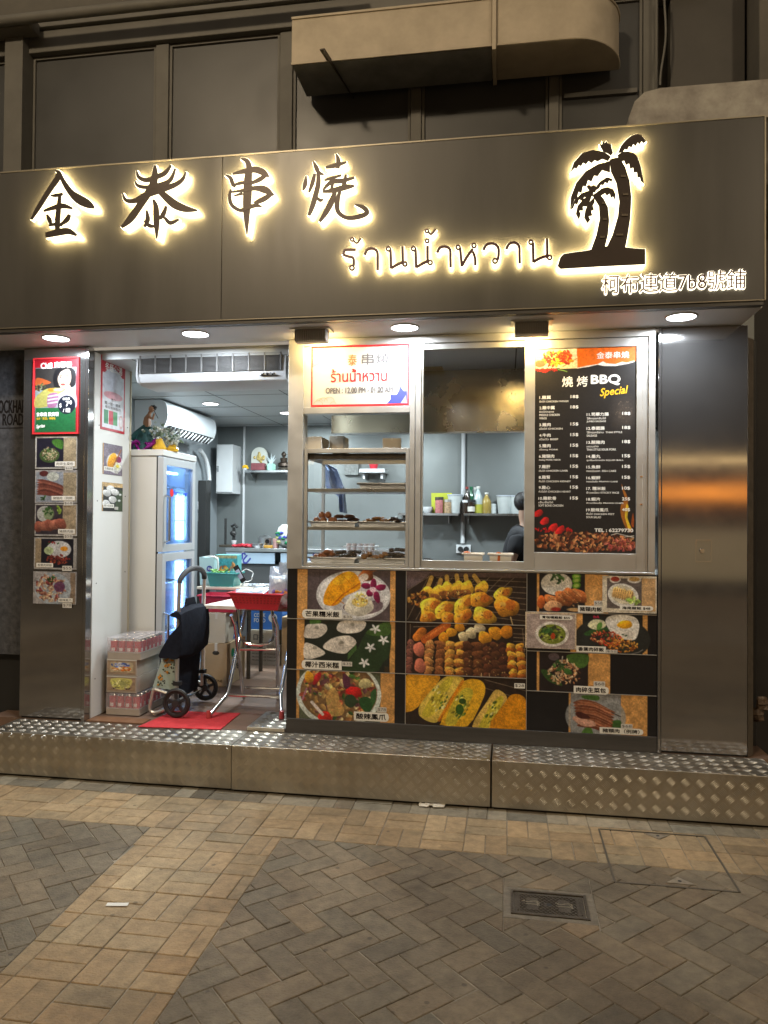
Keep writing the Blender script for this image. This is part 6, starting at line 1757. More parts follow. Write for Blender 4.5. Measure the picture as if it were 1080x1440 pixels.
m = MB(); m.cyl((c.x+.08, c.y-.035, c.z+.285), (c.x+.12, c.y-.05, c.z+.225), .0025, n=5); m.cyl((c.x-.23, c.y-.02, c.z+.085), (c.x-.06, c.y, c.z+.125), .004, n=5); m.build('stick', MT['iron'], t)
c2 = Vector((ftopx(196, .60), .60, tz))
m = MB()
for k in range(16):
    a = random.uniform(-1.2, 1.2); m.ball((c2.x+random.uniform(-.06, .10), c2.y+random.uniform(-.03, .03), tz+.02+random.uniform(0, .035)), (.05, .012, .012), 6, jit=.2, rot=Matrix.Rotation(a, 3, 'Y'))
tag(m.build('tinsel_garland', mat('purple_foil', (.30, .02, .25), .25, .5, vary=.4, vscale=60)), 'heap of purple foil tinsel at the foot of the figurine', 'decoration')
for px, lab, s_ in ((224, 'larger small bouquet in a yellow vase beside the figurine', 1.0), (242, 'smaller bouquet in a yellow vase at the right corner of the fridge top', .95)):
    c = Vector((ftopx(px, .62 if px < 230 else .70), .62 if px < 230 else .70, tz))
    t = thing('flower_vase', lab, 'vase', c, 'yellow flower vases')
    m = MB(); hv = .085*s_ if px < 230 else .05; m.lathe(c, [(.045*s_, 0), (.05*s_, .02), (.03*s_, hv*.7), (.02*s_, hv)], 14); m.build('vase', mat('yellow_glaze', (.62, .36, .03), .3, 0), t, smooth=True)
    m = MB()
    for k in range(60):
        v_ = Vector((random.gauss(0, .035), random.gauss(0, .025), abs(random.gauss(.05, .03))))*s_
        m.ball(c+Vector((0, 0, hv))+v_, random.uniform(.006, .012), 5, jit=.3, mi=random.choice((0, 0, 1)))
    for k in range(10):
        v_ = Vector((random.gauss(0, .03), random.gauss(0, .02), random.uniform(.03, .09))); m.cyl(c+Vector((0, 0, hv-.01)), c+Vector((0, 0, hv))+v_, .0015, n=4, mi=1)
    m.build('flowers', [mat('pale_blossom', (.50, .52, .46), .7), mat('sage_leaf', (.16, .22, .14), .7)], t)

# ---- drink cartons stacked by the white panel
cx0, cx1 = P(149.5, 990, Y=.16).x, P(196, 990, Y=.16).x
cy0, cy1 = .16, .50
canm = [mat('red_can', (.50, .02, .03), .3, .3, vary=.1, vscale=30), MT['chrome'], MT['inkwhite']]
def cancase(z, h, tray, lab, rotdx):
    t = thing('drink_carton', lab, 'carton', ((cx0+cx1)/2, (cy0+cy1)/2, z), 'drink cartons stacked in the doorway')
    x0, x1 = cx0+rotdx, cx1+rotdx
    m = MB()
    for a in ((x0, x1, cy0, cy0+.003, z, z+tray), (x0, x1, cy1-.003, cy1, z, z+tray), (x0, x0+.003, cy0+.0032, cy1-.0032, z, z+tray), (x1-.003, x1, cy0+.0032, cy1-.0032, z, z+tray), (x0+.0032, x1-.0032, cy0+.0032, cy1-.0032, z, z+.003)): m.box(*a)
    m.build('tray', MT['cardgrey'], t)
    nx, ny = 4, 6; dx, dy = (x1-x0-.01)/nx, (cy1-cy0-.01)/ny; r = min(dx, dy)*.485
    for i in range(nx):
        for j in range(ny):
            if j > 0 and i < nx-1 and j < ny-1 and h < .12: continue
            cx, cy = x0+.005+dx*(i+.5), cy0+.005+dy*(j+.5)
            m = MB(); zb_ = z+.004
            m.lathe((cx, cy, zb_), [(r*.8, 0), (r, .006), (r, h-.016)], 14, 0); m.lathe((cx, cy, zb_), [(r*1.002, h-.0158), (r*.86, h-.004), (r*.84, h-.003)], 14, 1)
            for k in range(4):
                a0 = -1.95+k*.22; m.quad((cx+math.cos(a0)*r*1.012, cy+math.sin(a0)*r*1.012, zb_+h*.35), (cx+math.cos(a0+.15)*r*1.012, cy+math.sin(a0+.15)*r*1.012, zb_+h*.38+.004*(k % 2)), (cx+math.cos(a0+.15)*r*1.012, cy+math.sin(a0+.15)*r*1.012, zb_+h*.55), (cx+math.cos(a0)*r*1.012, cy+math.sin(a0)*r*1.012, zb_+h*.52), 2)
                a0 += 1.6; m.quad((cx+math.cos(a0)*r*1.012, cy+math.sin(a0)*r*1.012, zb_+h*.35), (cx+math.cos(a0+.15)*r*1.012, cy+math.sin(a0+.15)*r*1.012, zb_+h*.38+.004*(k % 2)), (cx+math.cos(a0+.15)*r*1.012, cy+math.sin(a0+.15)*r*1.012, zb_+h*.55), (cx+math.cos(a0)*r*1.012, cy+math.sin(a0)*r*1.012, zb_+h*.52), 2)
            m.build('can', canm, t, smooth=True)
    m = MB(); m.box(x0-.001, x1+.001, cy0-.001, cy1+.001, z+tray*.8, z+h+.008); m.build('shrink_film', film('film', (.75, .70, .74), .26), t)
zr = [FZ+.0065]+[P(172, y, Y=cy0).z for y in (974.5, 951, 927.5, 897)]
cancase(zr[0], zr[1]-zr[0]-.010, .045, 'tray of red drink cans at the bottom of the carton stack', 0)
for k, (lab, tone, art) in enumerate((('carton printed with pale yellow lemons, second from the bottom of the stack', 0, 'lemon'), ('carton printed with blue and orange splashes, third from the bottom of the stack', 1, 'splash'))):
    z0, z1 = zr[1+k], zr[2+k]
    t = thing('drink_carton', lab, 'carton', ((cx0+cx1)/2, (cy0+cy1)/2, z0), 'drink cartons stacked in the doorway')
    x0, x1 = cx0-.002, cx1-.022
    m = MB(); m.box(x0, x1, cy0+.001, cy1-.02, z0, z1-.001); m.build('box', MT['cardgrey'], t, bevel=.003)
    m = MB(); m.box(x0-.001, x1+.001, cy0+.0, cy0+.0009, z1-.006, z1-.0005); m.build('tape', MT['sticker'], t)
    p = Pic(0, 0, 100, 70, 60, (150, 128, 106))
    if art == 'lemon':
        p.spoly([(14, 6), (86, 6), (80, 50), (60, 64), (30, 60), (16, 44)], (196, 190, 110)); p.blobs(50, 32, 34, 22, 30, 4, 9, [(176, 176, 96), (210, 206, 150), (150, 150, 80)]); p.ell(56, 34, 12, 16, (160, 160, 100)); p.blobs(50, 58, 30, 5, 10, 3, 6, [(60, 46, 40), (200, 190, 170)])
    else:
        p.rect(10, 6, 92, 60, (176, 160, 130)); p.blobs(50, 22, 36, 10, 24, 4, 9, [(60, 80, 150), (90, 110, 180), (190, 190, 200)]); p.blobs(50, 42, 34, 10, 30, 4, 10, [(210, 110, 40), (226, 150, 60), (240, 220, 200)])
    p.noise(.1, 5); p.build('printed_front', facing(x0+.008, x1-.008, z0+.014, z1-.010, cy0-.0004), t)
cancase(zr[3], zr[4]-zr[3]-.010, .050, 'tray of red drink cans on top of the carton stack', .004)

# ---- red mat and ramp plate
m = MB(); L_ = [P(a, b, Z=FZ+.004) for a, b in ((194, 1022), (310, 1026), (338, 1003), (243, 1000))]
m.prism([(q.x, q.y) for q in L_], lambda u, v, d: (u, v, d), FZ+.0055, FZ+.0025)
tag(m.build('door_mat', MT['red'], None, bevel=.001), 'bright red door mat lying across the threshold', 'mat')
rx0, rx1 = P(345, 1010, Y=.1).x+.05, FX0-.002
t = thing('ramp_plate', 'small loose tread plate ramp beside the red mat', 'ramp', ((rx0+rx1)/2, .15, FZ))
m = MB(); m.box(rx0, rx1, -.012, .36, FZ+.003, FZ+.024); m.build('plate', MT['tread'], t, bevel=.002)
m = MB(); lugs(m, (rx0, -.012, FZ+.024), (1, 0, 0), (0, 1, 0), (0, 0, 1), rx1-rx0, .37); m.build('raised_tread_pattern', MT['tread'], t)

# ---- folding table with the red basket
TZ = .925
TL = [P(284, 851, Z=TZ), P(330, 843.5, Z=TZ)]
tx0 = TL[0]
corner = [(TL[0].x, TL[0].y), (P(440, 857, Z=TZ).x, P(440, 857, Z=TZ).y)]
dv = Vector((corner[1][0]-corner[0][0], corner[1][1]-corner[0][1])).normalized(); nv = Vector((-dv.y, dv.x))
pc_ = [Vector(corner[0]), Vector(corner[0])+dv*.74, Vector(corner[0])+dv*.74+nv*.56, Vector(corner[0])+nv*.56]
t = thing('folding_table', 'folding table with pale top and crossed chrome tube legs in the doorway', 'table', (sum(q.x for q in pc_)/4, sum(q.y for q in pc_)/4, FZ))
m = MB(); m.prism([tuple(q) for q in pc_], lambda u, v, d: (u, v, d), TZ, TZ-.022); m.build('tabletop', MT['table'], t, bevel=.006)
leg = lambda L: [P(280+x/6.857, 830+y/6.857, Y=Y_) for x, y, Y_ in L]
ltop = TZ-.024
def chain(L): return [tuple(q) for q in catmull([tuple(q) for q in leg(L)], 4)]
def knee(L):
    L = [Vector(q) for q in L]; out = [L[0]]
    for i in range(1, len(L)-1):
        for f_ in (-1, 0, 1):
            if f_ < 0: out.append(L[i].lerp(L[i-1], .05))
            elif f_ > 0: out.append(L[i].lerp(L[i+1], .05))
            else: out.append((L[i]*2+L[i-1].lerp(L[i], .95)+L[i+1].lerp(L[i], .95))/4)
    return out+[L[-1]]
m = MB()
fl_ = leg([(92, 1238, .20)])[0]; kn = leg([(275, 1003, .33)])[0]; up1 = leg([(345, 700, .50)])[0]; up2 = leg([(385, 440, .62)])[0]
m.tube(knee([(fl_.x, fl_.y, FZ+.012), tuple(kn), (up2.x+.015, .72, ltop)]), .0125, 10); m.build('leg', MT['chrome'], t, smooth=True)
fr_ = leg([(796, 1262, .20)])[0]; kr = leg([(786, 1015, .33)])[0]; ur = leg([(818, 690, .50)])[0]; ur2 = leg([(850, 420, .62)])[0]
m = MB(); m.tube(knee([(fr_.x, fr_.y, FZ+.03), tuple(kr), (ur2.x+.03, .72, ltop)]), .0125, 10); m.build('leg', MT['chrome'], t, smooth=True)
bl_ = leg([(430, 1098, .72)])[0]; b1_ = leg([(385, 590, .45)])[0]; b2_ = leg([(345, 330, .32)])[0]
m = MB(); m.tube([(bl_.x, bl_.y, FZ+.012), tuple(b2_), (b2_.x-.01, .28, ltop)], .0125, 10); m.build('leg', MT['chrome'], t, smooth=True)
b4_ = leg([(760, 1060, .72)])[0]; b5_ = leg([(795, 640, .45)])[0]; b6_ = leg([(752, 345, .32)])[0]
m = MB(); m.tube([(b4_.x, b4_.y, FZ+.012), tuple(b6_), (b6_.x-.01, .28, ltop)], .0125, 10); m.build('leg', MT['chrome'], t, smooth=True)
for L in ([(275, 1010, .33), (780, 1030, .33)], [(445, 940, .63), (780, 952, .63)], [(398, 568, .44), (775, 574, .44)]):
    m = MB(); m.tube(leg(L), .010, 8); m.build('crossbar', MT['chrome'], t, smooth=True)
m = MB(); m.tube(chain([(372, 185, .40), (385, 330, .41), (402, 440, .41), (440, 500, .41), (500, 522, .41)]), .011, 8); m.tube(chain([(672, 512, .41), (705, 480, .41), (722, 420, .41), (716, 300, .41), (702, 190, .40)]), .011, 8); m.tube(leg([(500, 522, .41), (590, 530, .41), (672, 512, .41)]), .011, 8); m.build('support_loop', MT['chrome'], t, smooth=True)
capm = mat('red_cap', (.42, .06, .06), .5)
for q in (fl_, fr_): m = MB(); m.lathe((q.x, q.y, FZ+(.0062 if q is fl_ else .0265)), [(.017, 0), (.0175, .02), (.0135, .045)], 12); m.build('foot_cap', capm, t, smooth=True)

# red basket on it
bc = P(369, 838, Y=.52); bz = TZ+.0008
def tray(name, label, cat, cx, cy, z, w0, d0, w1, d1, h, m_, rot=0, holes=True, grp=None):
    t = thing(name, label, cat, (cx, cy, z), grp)
    mb = MB(); th = .004
    def ringq(w, d, zz): return [Vector((sx*w/2, sy*d/2, zz)) for sx, sy in ((-1, -1), (1, -1), (1, 1), (-1, 1))]
    Rm = Matrix.Rotation(rot, 3, 'Z'); O = Vector((cx, cy, z))
    o0, o1 = ringq(w0, d0, 0), ringq(w1, d1, h); i0, i1 = ringq(w0-th*2, d0-th*2, th), ringq(w1-th*2, d1-th*2, h)
    vs = [O+Rm @ q for q in o0+o1+i0+i1]
    fs = [(3, 2, 1, 0), (8, 9, 10, 11)]
    for i in range(4):
        j = (i+1) % 4; fs += [(i, j, 4+j, 4+i), (8+j, 8+i, 12+i, 12+j), (4+i, 4+j, 12+j, 12+i)]
    mb.add(vs, fs); mb.build('shell', m_, t)
    mb = MB(); e = ringq(w1+.014, d1+.014, h)
    mb.tube([O+Rm @ q for q in e], .006, 8, closed=True); mb.build('rim', m_, t, smooth=True)
    return t, O, Rm
bt, O, Rm = tray('plastic_basket', 'red plastic basket of snack packs on the folding table', 'basket', bc.x+.015, .50, bz, .29, .22, .375, .27, .105, MT['redplastic'], math.atan2(dv.y, dv.x))
m = MB()
for r_ in range(3):
    for k in range(14):
        f_ = (k-6.5)/14; z_ = .045+r_*.016; w_ = .29+(.375-.29)*z_/.105; d_ = .22+(.27-.22)*z_/.105
        c = O+Rm @ Vector((f_*w_, -d_/2-.0007, z_)); ax = Rm @ Vector((.006, 0, 0)); m.obox(c, ax, Rm @ Vector((0, .0006, 0)), (0, 0, .0045))
m.build('slot_pattern', mat('slot_dark_red', (.34, .02, .03), .5), bt)
packm = mat('snack_film', (.52, .58, .64), .22, .15, col2=(.30, .36, .46), vscale=24, bump=.5, bscale=30, coat=.4)
def pack(label, c, w, h, d, tilt, rotz, band=None, g='clear snack packs'):
    t = thing('snack_pack', label, 'snack pack', c, g)
    mb = MB(); nx, nz = 9, 9; vs = []; Rm_ = Matrix.Rotation(rotz, 3, 'Z') @ Matrix.Rotation(tilt, 3, 'X')
    for s_ in (-1, 1):
        for j in range(nz):
            for i in range(nx):
                u, v = i/(nx-1)*2-1, j/(nz-1)*2-1
                b_ = max(0, (1-u*u)*(1-v*v))**.5*d/2*random.uniform(.8, 1.2)
                vs.append(Vector(c)+Rm_ @ Vector((u*w/2+random.uniform(-.003, .003), s_*b_, (v+1)*h/2+random.uniform(-.003, .003))))
    n = nx*nz; fs = []
    for j in range(nz-1):
        for i in range(nx-1):
            a = j*nx+i; fs += [(a, a+1, a+nx+1, a+nx), (n+a+1, n+a, n+a+nx, n+a+nx+1)]
    mb.add(vs, fs); mb.build('film', packm, t, smooth='all')
    if band:
        mb = MB()
        for k in range(12): mb.ball(Vector(c)+Rm_ @ Vector((random.uniform(-.38, .38)*w, -d*.5, random.uniform(.16, .4)*h)), (.012, .004, .010), 6, jit=.2, mi=k % 2)
        mb.build('printed_spots', [mat('pack_orange', (.52, .26, .04), .5), mat('pack_violet', (.16, .13, .38), .5)], t)
pack('upright clear snack pack with printed spots at the front right of the red basket', (P(393, 826, Y=.47).x, .47, bz+.06), .14, .16, .05, -.1, .1, True)
pack('taller bluish snack pack standing behind the spotted one', (P(394, 815, Y=.56).x, .56, bz+.06), .17, .21, .06, -.15, -.1)
pack('crumpled clear snack pack at the very right of the red basket', (P(404, 800, Y=.60).x, .60, bz+.10), .12, .20, .05, .1, .5)
pack('flat clear snack pack lying at the left of the red basket', (P(345, 824, Y=.50).x, .45, bz+.085), .13, .12, .035, -1.3, .15)
pack('second flat snack pack lying in the middle of the red basket', (P(363, 824, Y=.50).x, .43, bz+.09), .12, .13, .035, -1.25, -.2)

# ---- shopping trolley
WXp, WY0, WY1 = -2.035, .165, .62
r_w = .092
t = thing('shopping_trolley', 'two wheeled shopping trolley with black cover and flowered pale green bag', 'trolley', (WXp, .4, FZ+.006))
base = FZ+.0065
for yy, yo in ((WY0, -1), (WY1, -1)):
    m = MB(); prof = []
    m.tube([(WXp+math.cos(a*math.pi/16)*(r_w-.013), yy, base+r_w+math.sin(a*math.pi/16)*(r_w-.013)) for a in range(32)], .013, 8, closed=True)
    wh = m.build('wheel', MT['black'], t, smooth=True)
    m = MB(); m.tube([(WXp+math.cos(a*math.pi/16)*(r_w-.027), yy, base+r_w+math.sin(a*math.pi/16)*(r_w-.027)) for a in range(32)], .007, 6, closed=True)
    m.cyl((WXp, yy-.022, base+r_w), (WXp, yy+.022, base+r_w), .024, n=16)
    for k in range(5):
        a = k*2*math.pi/5+.4; d_ = Vector((math.cos(a), 0, math.sin(a))); e_ = Vector((-math.sin(a), 0, math.cos(a)))
        c = Vector((WXp, yy, base+r_w)); m.obox(c+d_*.043, d_*.023, e_*.009, (0, .008, 0))
    m.build('spokes', mat('wheel_hub', (.025, .025, .028), .4), wh)
m = MB(); m.cyl((WXp, WY0, base+r_w), (WXp, WY1, base+r_w), .007, n=8); m.build('axle', MT['chrome'], t)
al = mat('trolley_aluminium', (.58, .56, .53), .35, .8)
hy = [(WY0+.03), (WY1-.03)]
ztp = P(280, 799, Y=.4).z
zgr = P(264, 820, Y=.2).z
m = MB()
pole = []
for yy in hy: pole.append([(WXp-.015, yy, base+r_w+.02), (WXp-.012, yy, .75), (WXp-.004, yy, zgr)])
for p_ in pole: m.tube(catmull(p_, 4), .013, 10)
fr0 = m.build('frame', al, t, smooth=True)
m = MB(); ym_ = (hy[0]+hy[1])/2; rr_ = (hy[1]-hy[0])/2
m.tube([(WXp-.004+.01*math.sin(a*math.pi/14), ym_-rr_*math.cos(a*math.pi/14), zgr+(ztp-zgr)*math.sin(a*math.pi/14)) for a in range(15)], .018, 10); m.build('handle', MT['grip'], t, smooth=True)
# bag: profile in the X-Z plane extruded along the axle
def bagpts(L, Y): return [(P(a, b, Y=Y).x, P(a, b, Y=Y).z) for a, b in L]
y0b, y1b = WY0+.05, WY1-.05
up_ = bagpts([(259, 866), (252, 872), (242, 893), (229, 918), (238, 921), (258, 917)], y0b)
xb_ = WXp-.03
up_ = [(min(a, xb_), b) for a, b in up_]
ztop = up_[0][1]
cover_pts = [(xb_, ztop+.02), (xb_-.03, ztop+.015)]+up_[1:-1]+[(xb_, up_[-1][1])]
def puff(mb, prof, ya, yb, bul=.012, n=7):
    """soft extrusion: rings of the outline, bulging in the middle"""
    k = len(prof); cx = sum(a for a, b in prof)/k; cz = sum(b for a, b in prof)/k; vs = []
    for j in range(n):
        f_ = j/(n-1); e_ = 1-.06*abs(2*f_-1)**4
        for i, (a, b) in enumerate(prof):
            w_ = bul*math.sin(math.pi*f_)*random.uniform(.5, 1.2)
            dx, dz = a-cx, b-cz; l_ = math.hypot(dx, dz)
            vs.append((cx+dx*e_+dx/l_*w_, ya+(yb-ya)*f_, cz+dz*e_+dz/l_*w_))
    fs = []
    for j in range(n-1):
        for i in range(k): fs.append((j*k+i, j*k+(i+1) % k, (j+1)*k+(i+1) % k, (j+1)*k+i))
    fs += [tuple(range(k-1, -1, -1)), tuple(range((n-1)*k, n*k))]
    mb.add(vs, fs)
cover_pts = [(a-(.012 if a < xb_-.05 else 0), b-(.02 if b < ztop-.2 else 0)) for a, b in cover_pts]
cover_pts = [(WXp+.022 if a > xb_-.001 else a, b) for a, b in cover_pts]
m = MB(); puff(m, smoothpoly(cover_pts, 3), hy[0]-.026, hy[1]+.022, .014); m.build('cover', MT['blackfabric'], t, smooth=True)
lo_p = bagpts([(257, 919), (229, 920), (221, 944), (213, 968), (252, 973)], y0b)
lo_p = [(xb_-.001, lo_p[0][1])]+lo_p[1:4]+[(xb_-.001, lo_p[4][1])]
m = MB(); puff(m, lo_p, y0b+.004, y1b-.004, .006)
bagm = mat('pale_green_bag', (.40, .50, .47), .55, 0, vary=.06, vscale=8)
bag = m.build('bag', bagm, t)
m = MB()
zg0, zg1 = lo_p[3][1], lo_p[1][1]
for k in range(40):
    z = random.uniform(zg0+.01, zg1-.012); f_ = (z-zg0)/(zg1-zg0)
    xl_ = lo_p[3][0]+(lo_p[1][0]-lo_p[3][0])*f_
    x = random.uniform(xl_+.012, xb_-.012); kind = random.random()
    c = (x, y0b+.0055, z)
    if kind < .35:
        for q in range(4): m.ball((x+random.uniform(-.009, .009), c[1]-.004, z+random.uniform(-.009, .009)), (.006, .0022, .005), 6, mi=0)
    elif kind < .75: m.ball((x, c[1]-.003, z), (.006, .0022, .004), 6, mi=1, rot=Matrix.Rotation(random.uniform(0, 3), 3, 'Y'))
    else: m.ball((x, c[1]-.003, z), (.007, .0022, .006), 6, mi=2)
m.build('printed_flowers', [mat('petal_amber', (.60, .28, .03), .6), MT['ink'], mat('leaf_dark', (.05, .09, .05), .6)], bag)
m = MB()
zq0, zq1 = P(283, 975, Y=.4).z, P(285, 862, Y=.4).z
m.prism([(y0b, zq1), (y0b+.10, zq1+.02), (y0b+.13, P(283, 842, Y=.35).z), (y0b+.25, P(283, 842, Y=.35).z), (y0b+.30, zq1+.015), (y1b+.01, zq1), (y1b+.01, zq1-.26), (y1b-.04, zq0), (y0b, zq0)], lambda u, v, d: (d, u, v), xb_+.012, xb_+.001)
m.build('back_flap', MT['blackfabric'], t, bevel=.004)
m = MB(); zz = P(283, 914, Y=.4).z
m.cyl((WXp, hy[0], zz-.01), (WXp, hy[1], zz+.01), .003, n=6)
for yy in hy: m.box(WXp-.032, WXp+.012, yy-.02, yy+.02, zz-.19, zz-.165)
m.build('clamp', MT['black'], fr0)
m = MB(); fp = [P(a, b, Y=.17) for a, b in ((214, 970), (211, 985), (209, 998), (216, 1003), (230, 999))]
for yy in (WY0+.02, WY1-.02):
    m.tube(catmull([(q.x, yy, max(q.z, base+.012)) for q in fp], 3), .011, 8)
m.cyl((fp[0].x, WY0+.02, fp[0].z), (fp[0].x, WY1-.02, fp[0].z), .01, n=8); m.cyl((fp[3].x, WY0+.02, base+.012), (fp[3].x, WY1-.02, base+.012), .011, n=8)
m.tube([(fp[0].x, WY0+.03, fp[0].z), (WXp-.01, WY0+.03, base+r_w+.035)], .010, 8); m.tube([(fp[0].x, WY1-.03, fp[0].z), (WXp-.01, WY1-.03, base+r_w+.035)], .010, 8)
m.build('foot_stand', al, t, smooth=True)

# ---- second table with bags, basin, phone
T2Y0, T2Y1 = 1.35, 1.75
T2Z = P(330, 826, Y=T2Y0).z
t2x0, t2x1 = P(276, 826, Y=T2Y0).x, -1.20
t = thing('side_table', 'pale topped table further inside, behind the red basket', 'table', ((t2x0+t2x1)/2, 1.55, FZ))
m = MB(); m.box(t2x0, t2x1, T2Y0, T2Y1, T2Z-.022, T2Z); m.build('tabletop', MT['table'], t, bevel=.005)
for x, y in ((t2x1-.06, T2Y0+.05), (t2x1-.06, T2Y1-.05), (t2x0+.42, T2Y0+.05), (t2x0+.42, T2Y1-.05)):
    m = MB(); m.cyl((x, y, FZ), (x, y, T2Z-.022), .016, n=10); m.build('leg', MT['iron'], t)
bt2, O2, Rm2 = tray('plastic_basin', 'teal plastic basin holding greens on the second table', 'basin', P(314, 816, Y=1.42).x, 1.46, T2Z+.0008, .19, .16, .235, .19, .105, MT['teal'])
m = MB()
for k in range(26): m.ball(O2+Vector((random.uniform(-.10, .02), random.uniform(-.06, .06), random.uniform(.085, .125))), (.02, .016, .008), 6, jit=.3, rot=Matrix.Rotation(random.uniform(-1, 1), 3, 'Y'))
tag(m.build('leafy_greens', mat('lettuce', (.16, .36, .08), .6, 0, vary=.4, vscale=40)), 'loose leafy greens heaped in the teal basin', 'vegetables')
x0, x1, z0, z1 = rc(280, 784, 301, 815, 1.5)
t = thing('tote_bag', 'pale blue bag with a dark round emblem, behind the basin', 'bag', ((x0+x1)/2, 1.55, T2Z))
m = MB(); m.prism([(x0+.01, T2Z+.001), (x1-.005, T2Z+.001), (x1, z1), (x0, z1+.004)], lambda u, v, d: (u, d, v), 1.5, 1.60); m.build('bag_body', mat('pale_blue_vinyl', (.42, .58, .62), .45, 0, vary=.05), t, bevel=.012)
m = MB(); m.cyl(((x0+x1)/2+.025, 1.4975, (z0+z1)/2+.0), ((x0+x1)/2+.025, 1.4995, (z0+z1)/2), .024, n=20); m.build('emblem', MT['inknavy'], t)
m = MB(); text(m, 'SU', ((x0+x1)/2+.012, (z0+z1)/2-.008, (x0+x1)/2+.038, (z0+z1)/2+.008), front(1.4970), bold=.03); m.build('emblem_letters', MT['inkwhite'], t)
for yy, mm_, e_ in ((1.51, MT['whiteplastic'], .0), (1.59, MT['alu'], -.05)):
    m = MB(); m.tube(catmull([(x1-.05+e_*2, yy, z1-.01), (x1-.01+e_, yy, z1+.005), (x1+.025+e_, yy, z1-.02), (x1+.03+e_, yy, z1-.10)], 4), .009, 8); m.build('handle', mm_, t, smooth=True)
x0, x1, z0, z1 = rc(302, 780, 334, 815, 1.64)
t = thing('printed_gift_box', 'turquoise box printed with orange fruit, behind the basin', 'box', ((x0+x1)/2, 1.7, T2Z))
m = MB(); m.box(x0, x1, 1.64, 1.74, T2Z+.001, z1); m.build('box', mat('turquoise_box', (.10, .36, .38), .5), t, bevel=.006)
p = Pic(0, 0, 100, 90, 60, (60, 140, 150)); p.rect(0, 0, 100, 10, (150, 140, 100)); p.blobs(40, 55, 26, 22, 30, 5, 12, [(214, 150, 60), (226, 180, 90), (190, 90, 40)]); p.blobs(78, 45, 12, 30, 16, 5, 9, [(190, 120, 70), (120, 160, 150)]); p.rect(6, 6, 14, 86, (170, 100, 70)); p.noise(.15, 5); p.build('printed_front', facing(x0+.004, x1-.004, T2Z+.006, z1-.005, 1.6385), t)
t = thing('mobile_phone', 'dark phone leaning on a stand beside the basin', 'phone', (P(338, 812, Y=1.45).x, 1.45, T2Z))
a = P(331, 796, Y=1.47); b = P(343, 818, Y=1.42)
m = MB(); d_ = (b-a)/2; m.obox((a+b)/2, d_, (.018, .004, .012), d_.cross(Vector((.018, .004, .012))).normalized()*.004); ph = m.build('case', MT['ink'], t, bevel=.002)
m = MB(); m.obox((a+b)/2+Vector((-.003, -.007, .0))+d_*.05, d_*.55, (.014, .003, .009), d_.cross(Vector((.018, .004, .012))).normalized()*.0008); m.build('screen', mat('phone_screen', (.25, .25, .32), .2), t)
m = MB(); m.tube([(b.x-.02, 1.44, T2Z+.012), (b.x+.0, 1.46, T2Z+.045), ((a.x+b.x)/2+.012, 1.475, (a.z+b.z)/2-.01)], .006, 6); m.cyl((b.x, 1.44, T2Z+.0005), (b.x, 1.44, T2Z+.012), .03, n=14); m.build('stand', MT['whiteplastic'], t)
m = MB(); c = P(347, 809, Y=1.5); r_ = .05
m.tube([(c.x+math.cos(a*math.pi/12)*r_, 1.5+.02*math.sin(a), max(T2Z+.006, c.z+math.sin(a*math.pi/12)*r_*1.0)) for a in range(24)], .0035, 6, closed=True)
tag(m.build('charging_cable', MT['whiteplastic'], None, smooth=True), 'white charging cable looped beside the phone', 'cable')
m = MB()
for k in range(14): m.ball((P(352+k*2.6, 820, Y=1.42).x, 1.42+random.uniform(-.03, .03), T2Z+.012), (.03, .03, .013), 7, jit=.35)
tag(m.build('wrapping_sheet', packm, None), 'crumpled clear wrapping spread on the second table', 'wrapping')

# ---- red tub and cartons under it
def boxat(label, x0, y0, x1, y1, Y, depth, m_, turn=0.0, floorz=None, print_=None, name='carton', g='cartons on the floor', side=None):
    a, b, c, d = rc(x0, y0, x1, y1, Y)
    z0 = c if floorz is None else floorz
    t = thing(name, label, 'carton', ((a+b)/2, Y+depth/2, z0), g)
    m = MB(); Rz = Matrix.Rotation(turn, 3, 'Z'); piv = Vector((a, Y, z0)); hw, hd, hh = (b-a)/2, depth/2, (d-z0)/2
    cc = piv+Rz @ Vector((hw, hd, hh)); ax, ay = Rz @ Vector((hw, 0, 0)), Rz @ Vector((0, hd, 0))
    m.obox(cc, ax, ay, (0, 0, hh)); m.build('box', m_, t, bevel=.003)
    m = MB(); m.obox(cc+Vector((0, 0, hh+.0006)), ax*.12, ay*.995, (0, 0, .0005)); m.obox(cc-ay*1.0-ay.normalized()*.0006+Vector((0, 0, hh*.8)), ax*.12, ay.normalized()*.0004, (0, 0, hh*.2)); m.build('tape', MT['sticker'], t)
    fpl = lambda u, v, dd: tuple(piv+Rz @ Vector((u, -dd, v)))
    spl = lambda u, v, dd: tuple(piv+Rz @ Vector((2*hw+dd, u, v)))
    if print_: print_(t, fpl, spl, 2*hw, 2*hd, 2*hh)
    return t
def pr_big(t, fp, sp, w, d, h):
    m = MB(); text(m, 'Fresh', (d*.34, h*.30, d*.78, h*.50), sp, bold=.04, depth=.001); text(m, 'ABALONE', (w*.12, h*.10, w*.8, h*.16), fp, depth=.001); m.build('lettering', MT['ink'], t)
    m = MB(); m.add([sp(d*.30+.034*math.cos(k*.45), h*.74+.034*math.sin(k*.45), .001) for k in range(14)], [tuple(range(14))]); m.build('green_mark', MT['inkgreen'], t)
    m = MB(); m.add([fp(w*.5+.028*math.cos(k*.45), h*.78+.016*math.sin(k*.45), .001) for k in range(14)], [tuple(range(14))]); m.build('oval_mark', MT['iron'], t)
def pr_blue(t, fp, sp, w, d, h):
    m = MB(); m.add([sp(d*.45, h*.04, .001), sp(d*.97, h*.04, .001), sp(d*.97, h*.80, .001), sp(d*.55, h*.55, .001)], [(0, 1, 2, 3)]); m.build('blue_print', MT['bluecard'], t)
